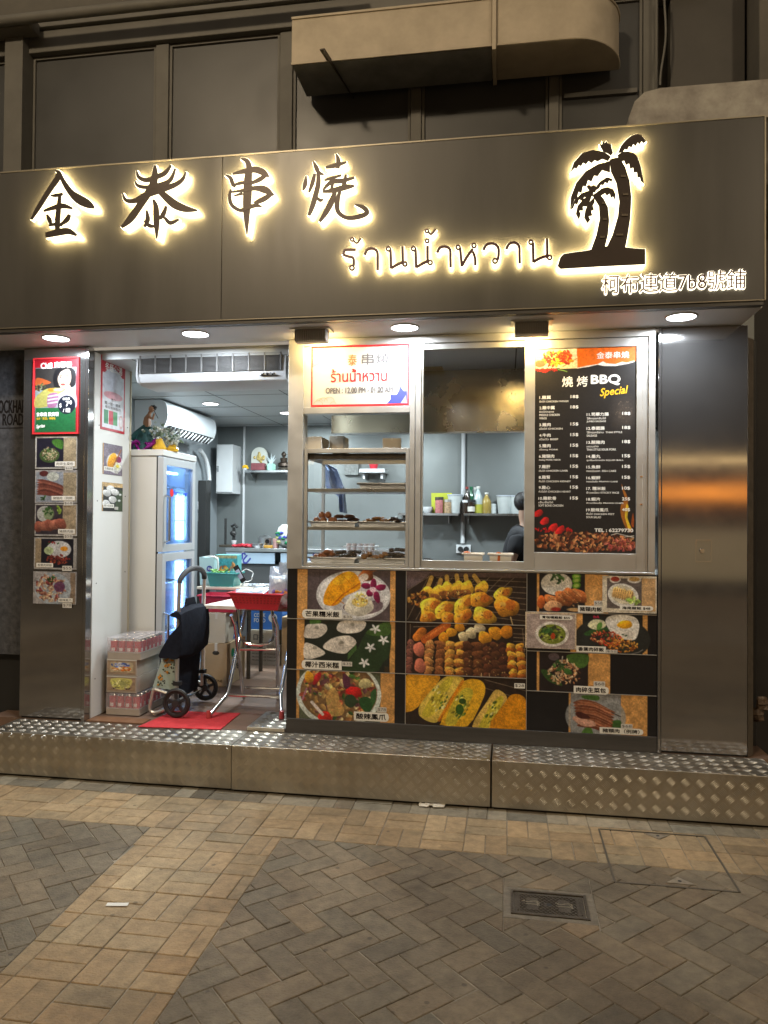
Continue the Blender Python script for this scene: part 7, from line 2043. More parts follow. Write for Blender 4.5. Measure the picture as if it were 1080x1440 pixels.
big = boxat('big brown carton marked Fresh standing behind the trolley', 288, 905, 319, 963, 1.08, .40, MT['card'], .0, FZ+.0012, pr_big)
zt_ = P(303, 905, Y=1.08).z
mid = boxat('pale carton with blue printed side on top of the big brown carton', 291, 862, 317, 905, 1.09, .36, MT['cardwhite'], .0, zt_+.002, pr_blue)
zt2_ = P(303, 862, Y=1.09).z
tt, O3, R3 = tray('red_tub', 'dark pink plastic tub on top of the pale carton', 'tub', P(309, 850, Y=1.15).x, 1.22, zt2_+.003, .24, .20, .30, .25, P(309, 839, Y=1.1).z-zt2_, mat('pink_red_plastic', (.48, .03, .07), .4))
def pr_lines(t, fp, sp, w, d, h):
    m = MB(); text(m, 'CONTAINER FOOD', (w*.08, h*.74, w*.72, h*.84), fp, depth=.001)
    for k in range(3): text(m, 'PRODUCT OF THAILAND', (w*.08, h*(.52-k*.16), w*.94, h*(.60-k*.16)), fp, depth=.001)
    m.build('lettering', MT['ink'], t)
def pr_cn(t, fp, sp, w, d, h):
    m = MB(); text(m, '口香', (w*.12, h*.3, w*.48, h*.72), fp, depth=.001, bold=.03); m.build('lettering', MT['inkgrey'], t)
def pr_fish(t, fp, sp, w, d, h):
    m = MB(); text(m, 'COOK', (w*.10, h*.52, w*.46, h*.68), fp, depth=.001, bold=.03); text(m, 'FOOD', (w*.10, h*.30, w*.46, h*.46), fp, depth=.001, bold=.03)
    m.add([fp(w*.7+w*.14*math.cos(k*.45), h*.5+h*.2*math.sin(k*.45), .001) for k in range(14)], [tuple(range(14))]); m.build('white_print', MT['sticker'], t)
c1_ = boxat('grey carton with lines of print, lowest of the back stack under the table', 351, 907, 394, 938, 1.95, .34, MT['cardgrey'], 0, FZ+.0012, pr_lines); z1_b = P(372, 907, Y=1.95).z
c2_ = boxat('pale carton with two characters, middle of the back stack under the table', 352, 886, 391, 907, 1.95, .34, MT['cardwhite'], 0, z1_b+.002, pr_cn); z2_b = P(372, 886, Y=1.95).z
c3_ = boxat('blue printed carton on top of the back stack under the table', 353, 852, 397, 885, 1.97, .30, MT['bluecard'], 0, z2_b+.002, pr_fish)
boxat('brown carton behind the window post, right of the blue printed carton', 396, 868, 430, 940, 1.9, .3, MT['card'], 0, FZ+.0012)

# ---- back counter with its clutter
KY0 = 2.75; KZ = P(360, 771, Y=KY0).z
kx0, kx1 = P(317, 772, Y=KY0).x, -.9
t = thing('steel_counter', 'steel counter along the back wall with a pale printed front strip', 'counter', ((kx0+kx1)/2, 3.1, FZ))
m = MB(); m.box(kx0, kx1, KY0, 3.447, KZ-.035, KZ); m.build('worktop', MT['steel2'], t, bevel=.003)
m = MB(); m.box(kx0+.03, kx1, KY0+.03, 3.44, FZ, KZ-.16); m.build('base_cabinet', mat('dark_cabinet', (.10, .105, .11), .5, .4), t)
for a, b in ((0.005, .50), (.56, 1.1)):
    m = MB(); m.box(kx0+a, kx0+b, KY0+.01, KY0+.025, KZ-.15, KZ-.045); fr1 = m.build('drawer_front', mat('pale_blue_film', (.36, .47, .58), .4), t)
    m = MB(); text(m, 'SU', (kx0+a+.14 if a < .1 else kx0+a+.30, KZ-.14, kx0+a+.24 if a < .1 else kx0+a+.40, KZ-.06), front(KY0+.0095), bold=.05, rot=-.7); m.build('lettering', MT['inknavy'], fr1)
m = MB(); c = Vector((P(322, 765, Y=2.95).x, 2.95, KZ+.0008))
t = thing('drink_machine', 'dark upright hand press on the back counter', 'kitchen machine', c)
m.box(c.x-.08, c.x+.10, 2.88, 3.05, KZ+.001, KZ+.025); m.build('base', MT['iron'], t, bevel=.004)
m = MB(); m.cyl((c.x-.05, 2.98, KZ+.026), (c.x-.05, 2.98, KZ+.29), .012, n=10); m.cyl((c.x+.04, 2.98, KZ+.026), (c.x+.04, 2.98, KZ+.20), .016, n=10); m.build('post', MT['dark'], t)
m = MB(); m.tube([(c.x+.02, 2.96, KZ+.21), (c.x+.06, 2.95, KZ+.23), (c.x+.09, 2.94, KZ+.20)], .014, 8); m.ball((c.x+.04, 2.96, KZ+.14), (.035, .03, .03), 8); m.build('press_arm', MT['dark'], t, smooth=True)
m = MB(); c = P(329, 761, Y=2.9); m.lathe((c.x, 2.9, KZ+.0008), [(.020, 0), (.012, .02), (.024, .05), (.026, .07)], 14); tag(m.build('white_cup', MT['whiteplastic'], None, smooth=True), 'small white cup beside the dark hand press', 'cup')
m = MB(); c = P(342, 768, Y=2.85)
for k in range(18): m.ball((c.x+random.uniform(-.09, .09), 2.85+random.uniform(-.03, .03), KZ+.014+random.uniform(0, .014)), (.03, .022, .013), 6, jit=.3)
tag(m.build('red_cloth', MT['redplastic']), 'crumpled red plastic bag lying on the back counter', 'bag')
c = P(373, 762, Y=2.9); t = thing('cooking_pot', 'small steel pot with a dark side opening on the back counter', 'pot', (c.x, 2.9, KZ))
m = MB(); m.lathe((c.x, 2.9, KZ+.0008), [(.06, 0), (.066, .01), (.066, .10), (.060, .105), (.03, .125), (.0, .13)], 18); m.build('body', MT['steel2'], t, smooth=True); m = MB(); m.cyl((c.x+.04, 2.835, KZ+.065), (c.x+.045, 2.828, KZ+.065), .022, n=12); m.build('dial', MT['ink'], t)
c = P(362, 768, Y=2.84); m = MB(); m.lathe((c.x, 2.84, KZ+.0008), [(.045, 0), (.06, .03), (.062, .045)], 16); tag(m.build('steel_bowl', MT['steel2'], None, smooth=True), 'low steel bowl left of the cooking pot', 'bowl')
c = P(377, 770, Y=2.80); m = MB(); m.box(c.x-.045, c.x+.045, 2.79, 2.82, KZ+.001, KZ+.03); tag(m.build('spice_packet', mat('amber_packet', (.5, .26, .04), .5, 0, vary=.4, vscale=40), None, bevel=.005), 'little amber packet before the cooking pot', 'packet')
c = P(388, 765, Y=2.9); m = MB(); m.lathe((c.x, 2.9, KZ+.0008), [(.03, 0), (.032, .09), (.03, .092)], 14); tag(m.build('paper_cup', mat('pink_paper', (.55, .32, .30), .6, 0, vary=.4, vscale=25), None, smooth=True), 'pinkish paper cup right of the cooking pot', 'cup')
c = P(402, 758, Y=2.88); t = thing('food_bag', 'big pale printed food bag at the right end of the back counter', 'bag', (c.x, 2.88, KZ))
m = MB()
m.ball((c.x, 2.88, KZ+.12), (.10, .07, .118), 14, jit=.06); m.build('bag_body', mat('pale_bag', (.56, .60, .60), .35, 0, vary=.1, vscale=16), t, smooth='all')
m = MB()
for k in range(14): m.ball((c.x+random.uniform(-.07, .06), 2.812, KZ+random.uniform(.05, .15)), (.022, .008, .016), 6, jit=.3, mi=k % 3)
m.build('print', [MT['inknavy'], MT['inkgreen'], mat('print_olive', (.30, .30, .12), .5)], t)

# ---- glass food case in the window bay
CX0, CX1, CY0, CY1 = xl+.004, xm0-.004, .016, .46
CZ0, CZT = zb1+.002, P(500, 630, Y=0).z
t = thing('food_case', 'three tier glass food warming case of skewers beside the doorway', 'display case', ((CX0+CX1)/2, .24, CZ0))
e_ = .020
for x in (CX0, CX1-e_):
    for y in (CY0, CY1-e_): m = MB(); m.box(x, x+e_, y, y+e_, CZ0, CZT); m.build('post', MT['alu'], t, bevel=.0015)
for z0, z1 in ((CZ0, CZ0+.018), (CZT-.026, CZT)):
    m = MB(); m.box(CX0+e_, CX1-e_, CY0, CY0+e_, z0, z1); m.box(CX0+e_, CX1-e_, CY1-e_, CY1, z0, z1); m.box(CX0, CX0+e_-.001, CY0+e_, CY1-e_, z0, z1); m.box(CX1-e_+.001, CX1, CY0+e_, CY1-e_, z0, z1); m.build('rail', MT['alu'], t, bevel=.0015)
m = MB(); m.box(CX0+.002, CX1-.002, CY0+.022, CY1-.022, CZT-.06, CZT-.028); m.build('top_panel', MT['iron'], t)
m = MB(); m.box(CX0+.002, CX1-.002, CY0+.022, CY1-.022, CZ0+.004, CZ0+.016); m.build('bottom_panel', MT['steel2'], t)
SH = [P(500, 688, Y=CY0).z, P(500, 742, Y=CY0).z]
for z in SH:
    m = MB(); m.box(CX0+e_+.001, CX1-e_-.001, CY0+.006, CY1-.03, z-.012, z); m.box(CX0+e_+.001, CX1-e_-.001, CY0+.002, CY0+.0055, z-.016, z+.004); m.build('shelf', MT['steel2'], t, bevel=.001)
m = MB(); m.box(CX0+e_, CX1-e_, CY0+.0005, CY0+.0035, CZ0+.02, CZT-.028); m.build('glass_pane', MT['glass'], t)
def ftray(label, x0, x1, z, h=.028):
    tt_, O_2, R_2 = tray('food_tray', label, 'food tray', (x0+x1)/2, .20, z+.0006, x1-x0-.02, .26, x1-x0-.004, .28, h, MT['steel2'], grp='steel trays in the food case')
    return O_2
mx_ = (CX0+CX1)/2; xi0, xi1 = CX0+e_+.004, CX1-e_-.004
xt = P(506, 680, Y=.1).x
ftray('empty steel tray on the top shelf of the food case', xt, xi1, SH[0], .034)
zA, zB = SH[1]+.0006, CZ0+.0168
ftray('left steel tray on the middle shelf of the food case', xi0, mx_-.008, SH[1], .032); ftray('right steel tray on the middle shelf of the food case', mx_+.004, xi1, SH[1], .032)
ftray('left steel tray at the bottom of the food case', xi0, mx_-.008, CZ0+.0165, .030); ftray('right steel tray at the bottom of the food case', mx_+.004, xi1, CZ0+.0165, .030)
fm = {'egg': mat('fried_egg_ball', (.52, .22, .10), .5, 0, vary=.25, vscale=30), 'brown': mat('roast_brown', (.15, .065, .03), .45, 0, vary=.5, vscale=50), 'gold': mat('roast_gold', (.42, .20, .05), .45, 0, vary=.4, vscale=50), 'dark': mat('roast_dark', (.05, .028, .018), .45, 0, vary=.5, vscale=50), 'org': mat('roast_orange', (.45, .15, .04), .45, 0, vary=.3, vscale=50)}
FOOD = {}
def food(kind, x, y, z, label, group, cat, s=1.0, rot=0.0):
    if (kind, s) not in FOOD:
        m = MB(); nm = {'ball': 'fried_ball', 'skewer': 'meat_skewer', 'wing': 'chicken_piece', 'dark': 'meat_skewer', 'sausage': 'sausage'}[kind]
        t = thing(nm, label, cat, (x, y, z), group)
        if kind == 'ball': m.ball((x, y, z+.022), .022, 10, jit=.04); m.build('ball', fm['egg'], t, smooth='all')
        elif kind in ('skewer', 'dark'):
            for k in range(5): m.ball((x, y-.05+k*.024, z+.012), (.017, .015, .012), 7, jit=.22)
            m.build('meat', fm['gold' if kind == 'skewer' else 'dark'], t); m = MB(); m.cyl((x, y-.11, z+.012), (x, y+.07, z+.012), .0016, n=5); m.build('stick', MT['card'], t)
        elif kind == 'wing':
            m.ball((x, y, z+.014), (.03, .02, .014), 9, jit=.15); m.ball((x+.03, y+.006, z+.012), (.018, .012, .010), 8, jit=.15); m.build('meat', fm['org'], t, smooth='all')
        else: m.tube([(x-.035, y, z+.012), (x-.02, y, z+.013), (x+.02, y, z+.013), (x+.035, y, z+.012)], [.006, .012, .012, .006], 9); m.build('casing', fm['brown'], t, smooth='all')
        FOOD[(kind, s)] = t; t.rotation_euler = (0, 0, rot)
        return t
    return dup(FOOD[(kind, s)], (x, y, z), rot, label)
for k, (dx, dy, dz) in enumerate(((.02, -.06, 0), (.065, -.07, 0), (.11, -.05, 0), (.045, -.03, .032), (.085, -.035, .033), (.13, -.07, 0))): food('ball', xi0+dx+.01, .17+dy, zA+.018+dz, 'golden fried ball heaped at the left of the middle tray', 'fried balls in the food case', 'fried ball')
def spread(kind, x0, x1, z, n, label, group, cat, y0=.09, y1=.20, up=.02, rr=.5):
    for k in range(n): food(kind, x0+(x1-x0)*(k+.5)/n+random.uniform(-.005, .005), random.uniform(y0, y1), z+.022+random.choice((0, .4, 1))*up, label, group, cat, rot=random.uniform(-rr, rr))
spread('sausage', xi0+.16, mx_-.03, zA, 9, 'dark grilled sausage in the left middle tray', 'sausages in the food case', 'sausage', rr=1.2, up=.03)
spread('skewer', mx_+.03, mx_+.17, zA, 7, 'golden meat skewer in the right middle tray', 'golden skewers in the food case', 'skewer', rr=.3)
spread('dark', mx_+.18, xi1-.03, zA, 6, 'dark meat skewer at the right of the middle tray', 'dark skewers in the food case', 'skewer', rr=.3)
spread('wing', xi0+.02, xi0+.15, zB, 9, 'orange roast chicken piece in the left bottom tray', 'chicken pieces in the food case', 'chicken piece', rr=1.5, up=.026)
spread('dark', xi0+.17, mx_-.03, zB, 8, 'dark meat skewer at the right of the middle tray', 'dark skewers in the food case', 'skewer', rr=.4, up=.028)
spread('skewer', mx_+.02, xi1-.12, zB, 9, 'golden meat skewer in the right middle tray', 'golden skewers in the food case', 'skewer', rr=.5)
spread('dark', xi1-.12, xi1-.03, zB, 6, 'dark meat skewer at the right of the middle tray', 'dark skewers in the food case', 'skewer', rr=.6, up=.045)
for key, lab in ((('skewer', 1.0), 'golden meat skewer lying in a steel tray of the food case'), (('dark', 1.0), 'dark meat skewer lying in a steel tray of the food case')):
    nm = FOOD[key]['group']
    for o in bpy.data.objects:
        if o.get('group') == nm: o['label'] = lab
# boxes on the case
for (a, b, c, d, Y_, dp, lab) in ((428, 614, 452, 630, .06, .2, 'open beige carton at the left on top of the food case'), (463, 613, 483, 625, .25, .16, 'small beige carton further back on top of the food case'), (538, 616, 564, 630, .10, .2, 'beige carton at the right on top of the food case')):
    boxat(lab, a, b, c, d, Y_, dp, MT['cardwhite'], .15 if a > 500 else 0, CZT+.0012, None, g='cartons on the food case')
# things behind the case
q = P(470, 655, Y=.9)
t = thing('hanging_bag', 'pale blue plastic bag hanging on a hook behind the food case', 'bag', (q.x, .9, P(470, 720, Y=.9).z))
zt_, zb_ = P(470, 652, Y=.9).z, P(488, 722, Y=.9).z
outl = [(455, 650), (475, 660), (484, 685), (487, 722), (478, 720), (476, 698), (457, 686), (455, 668)]
def folded(mb, L, Y, nx=10, nz=14, amp=.022):
    """a crumpled hanging sheet between two edge polylines"""
    lf = [L[0], L[7], L[6], L[5], L[4]]; rt = [L[0], L[1], L[2], L[2], L[3]]
    vs = []
    for s_ in (0, 1):
        for j in range(nz):
            f_ = j/(nz-1)*4; i = min(int(f_), 3); g_ = f_-i
            a_ = P(lf[i][0]*(1-g_)+lf[i+1][0]*g_, lf[i][1]*(1-g_)+lf[i+1][1]*g_, Y=Y); b_ = P(rt[i][0]*(1-g_)+rt[i+1][0]*g_, rt[i][1]*(1-g_)+rt[i+1][1]*g_, Y=Y)
            for k in range(nx):
                h_ = k/(nx-1); q_ = a_.lerp(b_, h_); vs.append((q_.x, Y+amp*math.sin(h_*9+j*.35)+random.uniform(-.006, .006)+s_*.012, q_.z))
    n = nx*nz; fs = []
    for j in range(nz-1):
        for k in range(nx-1):
            a_ = j*nx+k; fs += [(a_, a_+1, a_+nx+1, a_+nx), (n+a_+1, n+a_, n+a_+nx, n+a_+nx+1)]
    for j in range(nz-1):
        for k in (0, nx-1): a_ = j*nx+k; fs.append((a_, a_+nx, n+a_+nx, n+a_))
    mb.add(vs, fs)
m = MB(); folded(m, outl, .9); m.build('bag_body', mat('pale_blue_poly', (.24, .33, .50), .4, 0, col2=(.11, .16, .30), vscale=11, bump=.4, bscale=20), t)
m = MB(); qh = P(456, 650, Y=.9); m.tube([(qh.x, .91, qh.z-.01), (qh.x+.01, .90, qh.z+.02), (qh.x+.03, .90, qh.z-.04)], .006, 6); m.build('bag_loop', mat('pale_blue_poly2', (.30, .38, .52), .4), t)
x0, x1, z0, z1 = rc(505, 659, 541, 666, 3.2)
t = thing('wall_shelf', 'short white wall shelf with a potted plant, seen through the food case', 'shelf', ((x0+x1)/2, 3.3, z0)); m = MB(); m.box(x0, x1, 3.2, 3.447, z0+.01, z1); m.build('board', MT['whiteplastic'], t, bevel=.003); 
for xa in (x0+.03, x1-.05): m = MB(); m.box(xa, xa+.02, 3.25, 3.447, z0-.05, z0+.0095); m.build('bracket', MT['whiteplastic'], t)
c = Vector(((x0+x1)/2, 3.3, z1+.0005)); t = thing('potted_plant', 'little green plant in a red pot on the short white shelf', 'plant', c)
m = MB(); m.lathe(c, [(.035, 0), (.05, .06)], 14); m.build('pot', MT['redplastic'], t, smooth=True); m = MB()
for k in range(34): m.ball(c+Vector((random.gauss(0, .04), random.gauss(0, .03), .07+abs(random.gauss(0, .03)))), (.016, .012, .005), 5, rot=Matrix.Rotation(random.uniform(-1, 1), 3, 'Y'))
m.build('leaves', mat('plant_green', (.08, .26, .07), .6, 0, vary=.3, vscale=40), t)
x0, x1, z0, z1 = rc(484, 645, 504, 668, 3.4); m = MB(); m.box(x0, x1, 3.4, 3.447, z0, z1); tag(m.build('wall_notice', mat('notice_mottled', (.30, .32, .31), .5, 0, col2=(.12, .13, .13), vscale=40), None, bevel=.003), 'small mottled notice on the back wall left of the short white shelf', 'notice')
# wire rack with cups and roll behind the bottom of the case
RYk = .95; rzk = P(500, 797, Y=RYk).z
t = thing('inner_worktop', 'steel worktop inside, behind the food case and hatch', 'worktop', (-.3, 1.0, FZ))
m = MB(); m.box(-1.15, RX2-.01, .56, 1.25, rzk-.04, rzk); m.build('slab', MT['steel2'], t, bevel=.003)
for x in (-1.1, -.2, 1.2):
    for y in (.60, 1.2): m = MB(); m.cyl((x, y, FZ), (x, y, rzk-.04), .018, n=10); m.build('leg', MT['steel2'], t)
c = P(508, 780, Y=RYk); t = thing('wire_rack', 'white wire rack of small cups behind the lower trays', 'rack', (c.x, RYk, rzk))
m = MB(); w_, d_ = .11, .09; zz0, zz1 = rzk+.004, P(508, 768, Y=RYk).z
for z in (zz0, (zz0+zz1)/2, zz1): m.tube([(c.x-w_, RYk-d_, z), (c.x+w_, RYk-d_, z), (c.x+w_, RYk+d_, z), (c.x-w_, RYk+d_, z)], .004, 6, closed=True)
for k in range(8):
    x = c.x-w_+k*w_*2/7; m.cyl((x, RYk-d_, zz0), (x, RYk-d_, zz1), .0025, n=5); m.cyl((x, RYk+d_, zz0), (x, RYk+d_, zz1), .0025, n=5)
m.build('wire', MT['whiteplastic'], t); m = MB()
for k in range(5): m.lathe((c.x-.085+k*.042, RYk-.03, zz1-.03), [(.014, 0), (.019, .05), (.017, .05), (.012, .003)], 10)
m.build('cup', mat('pale_cup', (.55, .50, .50), .4), t, smooth=True)
c = P(498, 782, Y=.84); m = MB(); m.lathe((c.x, .84, rzk+.0008), [(.032, 0), (.034, .09), (.030, .094), (0, .095)], 16); tag(m.build('mauve_canister', mat('mauve', (.26, .18, .22), .5), None, smooth=True), 'mauve canister before the white wire rack', 'canister')
c = P(540, 776, Y=.95); t = thing('glass_stack', 'stack of clear tumblers behind the lower right tray', 'tumblers', (c.x, .95, rzk)); m = MB()
for k in range(3): m.lathe((c.x-.05+k*.05, .95, rzk+.001), [(.016, 0), (.022, .11), (.020, .11), (.015, .005)], 12)
m.build('tumbler', mat('clear_plastic', (.42, .46, .48), .2, 0), t, smooth=True)

# ---- extractor hood
HY = .72
hx0, hx1 = P(466, 600, Y=HY).x, 1.15
hz0, hz1 = P(660, 607, Y=HY).z, P(660, 519, Y=HY).z
t = thing('extractor_hood', 'large stained steel extractor hood over the hatch', 'hood', ((hx0+hx1)/2, 1.2, hz0))
m = MB(); m.prism([(HY, hz0), (HY, hz1), (HY+.16, CZ-.001), (HY+1.0, CZ-.001), (HY+1.0, hz0+.3), (HY+.06, hz0+.06)], lambda u, v, d: (d, u, v), hx0, hx1); m.build('canopy', MT['hood'], t, bevel=.002)
m = MB(); m.box(hx0-.002, hx1, HY-.012, HY+.012, hz0-.010, hz0-.0005); m.box(hx0, hx1, HY-.004, HY-.0005, hz1-.006, hz1+.002); m.build('drip_rail', MT['steel2'], t)
xa, xb, za, zb = rc(592, 496, 622, 520, .60); m = MB(); m.box(xa-.05, xb, .60, HY-.005, hz1+.004, CZ-.004); m.build('filter_box', mat('brass_stained', (.46, .36, .17), .32, .9, vary=.3, vscale=20), t, bevel=.003)

# ---- back shelves with bottles, conduit and socket
KS = 3.22; ksz = P(620, 722, Y=KS).z
def shelf2(x0, x1, label):
    t = thing('bottle_shelf', label, 'shelf', ((x0+x1)/2, 3.33, ksz-.02)); m = MB(); m.box(x0, x1, KS, 3.447, ksz-.012, ksz); m.box(x0, x1, KS-.003, KS-.0005, ksz-.02, ksz+.002); m.build('board', MT['steel2'], t)
    for xa in (x0+.04, x1-.10): m = MB(); m.box(xa, xa+.006, KS+.02, 3.447, ksz-.10, ksz-.0125); m.build('bracket', MT['steel2'], t)
xp = P(651, 700, Y=3.4).x
shelf2(P(560, 722, Y=KS).x, xp-.035, 'steel bottle shelf left of the white conduit'); shelf2(xp+.02, 1.2, 'steel bottle shelf right of the white conduit')
m = MB(); m.cyl((xp, 3.42, P(651, 768, Y=3.42).z+.03), (xp, 3.42, CZ), .022, n=12); tag(m.build('white_conduit', MT['whiteplastic'], None, smooth=True), 'white vertical conduit on the back wall above the socket', 'conduit')
x0, x1, z0, z1 = rc(641.5, 766, 662, 778, 3.43)
t = thing('wall_socket', 'white double socket with two black plugs at the foot of the conduit', 'socket', ((x0+x1)/2, 3.43, z0)); m = MB(); m.box(x0, x1, 3.425, 3.449, z0, z1); m.build('plate', MT['whiteplastic'], t, bevel=.003)
for f_ in (.3, .7): m = MB(); m.cyl((x0+(x1-x0)*f_, 3.38, (z0+z1)/2), (x0+(x1-x0)*f_, 3.4245, (z0+z1)/2), .026, n=12); m.build('plug', MT['black'], t)
def zz_(px, py, x0=580, y0=470, s=4.235): return x0+px/s, y0+py/s
def shelfthing(name, label, cat, px, top, Y, prof_fn, g=None):
    a = P(*zz_(px, 1000), Y=Y); h = P(*zz_(px, top), Y=Y).z-ksz
    t = thing(name, label, cat, (a.x, Y, ksz), g); prof_fn(t, a.x, Y, ksz+.0006, h); return t
clearp = mat('clear_tub', (.50, .54, .54), .3, 0, vary=.08, vscale=10)
def tub(w):
    def f(t, x, y, z, h):
        m = MB(); m.lathe((x, y, z), [(w*.78, 0), (w*.8, .004), (w, h-.012)], 18); m.build('body', clearp, t, smooth=True); m = MB(); m.lathe((x, y, z), [(w*1.06, h-.0115), (w*1.07, h), (0, h+.002)], 18); m.build('lid', mat('tub_lid', (.46, .50, .56), .35), t, smooth=True)
    return f
def bottle(w, mb_, mc_, fill=None):
    def f(t, x, y, z, h):
        m = MB(); m.lathe((x, y, z), [(w*.92, 0), (w, .008), (w, h*.52), (w*.92, h*.62), (w*.45, h*.80), (w*.34, h*.86), (w*.34, h*.92)], 16); m.build('body', mb_, t, smooth=True)
        m = MB(); m.lathe((x, y, z), [(w*.42, h*.915), (w*.42, h), (0, h)], 12); m.build('cap', mc_, t)
        if fill: m = MB(); m.lathe((x, y, z), [(w*1.012, h*.02), (w*1.012, h*.34)], 16); m.build('contents', fill, t, smooth=True)
    return f
def jar(w, mb_, lid):
    def f(t, x, y, z, h):
        m = MB(); m.lathe((x, y, z), [(w*.95, 0), (w, .006), (w, h*.82)], 16); m.build('body', mb_, t, smooth=True); m = MB(); m.lathe((x, y, z), [(w*1.04, h*.82), (w*1.04, h), (0, h)], 16); m.build('lid', lid, t)
    return f
dkg = mat('dark_bottle', (.03, .018, .012), .2, 0, coat=.4); grn = mat('green_bottle', (.03, .16, .08), .2, 0, coat=.4); clr = mat('clear_bottle', (.42, .50, .50), .15, 0, coat=.4); yel = mat('yellow_liquid', (.42, .42, .06), .3); oil = mat('oil_bottle', (.34, .24, .06), .2, 0, coat=.4)
shelfthing('small_bowl', 'small white bowl at the left end of the bottle shelf', 'bowl', 90, 1028, 3.30, lambda t, x, y, z, h: (lambda m: (m.lathe((x, y, z), [(.03, 0), (.055, h*.6), (.058, h), (.05, h*.8), (0, .01)], 16), m.build('body', MT['whiteplastic'], t, smooth=True)))(MB()))
shelfthing('food_packet', 'yellow green food packet standing behind the pink jar', 'packet', 173, 946, 3.38, lambda t, x, y, z, h: (lambda m: (m.prism([(x-.10, z), (x+.10, z), (x+.105, z+h), (x-.105, z+h)], lambda u, v, d: (u, d, v), y-.015, y+.03), m.build('packet', mat('lime_packet', (.42, .46, .04), .4, 0, vary=.15, vscale=12), t, bevel=.006)))(MB()))
shelfthing('storage_jar', 'jar of pink contents with a dark lid on the bottle shelf', 'jar', 160, 970, 3.27, jar(.042, mat('pink_content', (.42, .16, .16), .4, 0, vary=.3, vscale=50), MT['iron']))
shelfthing('storage_jar', 'jar of mixed brown nuts beside the pink jar', 'jar', 212, 985, 3.27, jar(.040, mat('nut_content', (.36, .25, .15), .5, 0, vary=.6, vscale=60), MT['alu']))
shelfthing('storage_tub', 'tall clear tub left of the white conduit', 'tub', 254, 955, 3.31, tub(.075), 'clear tubs on the bottle shelf')
shelfthing('sauce_bottle', 'dark brown sauce bottle just right of the white conduit', 'bottle', 324, 908, 3.34, bottle(.038, dkg, mat('red_cap2', (.3, .05, .04), .4)), 'bottles on the shelf')
shelfthing('sauce_bottle', 'green bottle behind the small dark bottles', 'bottle', 350, 908, 3.38, bottle(.040, grn, grn), 'bottles on the shelf')
shelfthing('sauce_bottle', 'tall clear bottle half full of yellow liquid, white cap', 'bottle', 391, 906, 3.31, bottle(.046, clr, MT['white'], yel), 'bottles on the shelf')
shelfthing('sauce_bottle', 'slim clear bottle between the green and the yellow one', 'bottle', 372, 912, 3.39, bottle(.030, clr, MT['white']), 'bottles on the shelf')
shelfthing('sauce_bottle', 'short dark bottle with pale label, left one of two in front', 'bottle', 318, 988, 3.26, jar(.034, dkg, MT['whiteplastic']), 'bottles on the shelf')
shelfthing('sauce_bottle', 'short dark bottle with white label, right one of two in front', 'bottle', 348, 985, 3.26, lambda t, x, y, z, h: (jar(.040, dkg, MT['black'])(t, x, y, z, h), (lambda m: (m.lathe((x, y, z), [(.041, h*.15), (.041, h*.5)], 16), m.build('bottle_label', MT['sticker'], t, smooth=True)))(MB())), 'bottles on the shelf')
shelfthing('sauce_bottle', 'square shouldered oil bottle with a white cap', 'bottle', 441, 943, 3.32, bottle(.048, oil, MT['white']), 'bottles on the shelf')
shelfthing('clear_mug', 'low clear mug right of the oil bottle', 'mug', 484, 1010, 3.32, jar(.028, clearp, clearp))
shelfthing('storage_tub', 'clear lidded tub at the middle of the right shelf', 'tub', 550, 960, 3.31, tub(.082), 'clear tubs on the bottle shelf')
shelfthing('storage_tub', "clear lidded tub partly hidden by the person's head", 'tub', 620, 962, 3.31, tub(.082), 'clear tubs on the bottle shelf')

# ---- two tubs on the hatch sill, tray and dark pan
for (a, b, lab) in ((651.5, 679, 'clear food tub with orange sauce on the hatch sill, the left one'), (687.5, 720, 'clear food tub with an orange streak on the hatch sill, the right one')):
    Yt = .10; x0, x1 = P(a, 785, Y=Yt).x, P(b, 785, Y=Yt).x; z0 = zb1+.0012; h = P(660, 779, Y=Yt).z-z0
    tt_, O4, R4 = tray('food_tub', lab, 'food tub', (x0+x1)/2, .15, z0, (x1-x0)*.84, .085, (x1-x0)*.97, .10, h, mat('tub_plastic', (.80, .77, .70), .35, 0), grp='tubs on the hatch sill')
    m = MB()
    if a < 660: m.box((x0+x1)/2-(x1-x0)*.36, (x0+x1)/2+(x1-x0)*.36, .1065, .1085, z0+.003, z0+.018); m.ball((x0+.018, .14, z0+h+.004), (.022, .016, .012), 8)
    else: m.obox(((x0+x1)/2-.01, .0985, z0+h*.5), (.007, 0, 0), (0, .0008, .0), (0.002, 0, h*.42)); m.ball(((x0+x1)/2-.012, .14, z0+h+.003), (.016, .014, .010), 8)
    m.build('orange_sauce', mat('orange_sauce', (.60, .16, .04), .4), tt_)
WKZ = rzk
x0, x1, z0, z1 = rc(590, 782, 617, 790, .8); m = MB(); m.box(x0, x1, .74, .95, WKZ+.001, WKZ+.014); m.box(x0+.02, x1-.06, .78, .9, WKZ+.0145, WKZ+.026); tag(m.build('tray_cover', MT['steel2'], None, bevel=.004), 'flat steel tray lids at the left of the hatch worktop', 'tray lid')
c = P(635, 780, Y=.95); t = thing('frying_pan', 'dark heap of pans on the worktop behind the left tub', 'pan', (c.x, .95, WKZ)); m = MB(); m.lathe((c.x, .95, WKZ+.0008), [(.06, 0), (.09, .03), (.095, .045), (.088, .045), (.06, .012), (0, .012)], 20); m.build('bowl', MT['dark'], t, smooth=True); m = MB(); m.tube([(c.x-.09, .94, WKZ+.04), (c.x-.15, .92, WKZ+.06), (c.x-.19, .91, WKZ+.062)], .010, 8); m.build('handle', MT['black'], t, smooth=True)

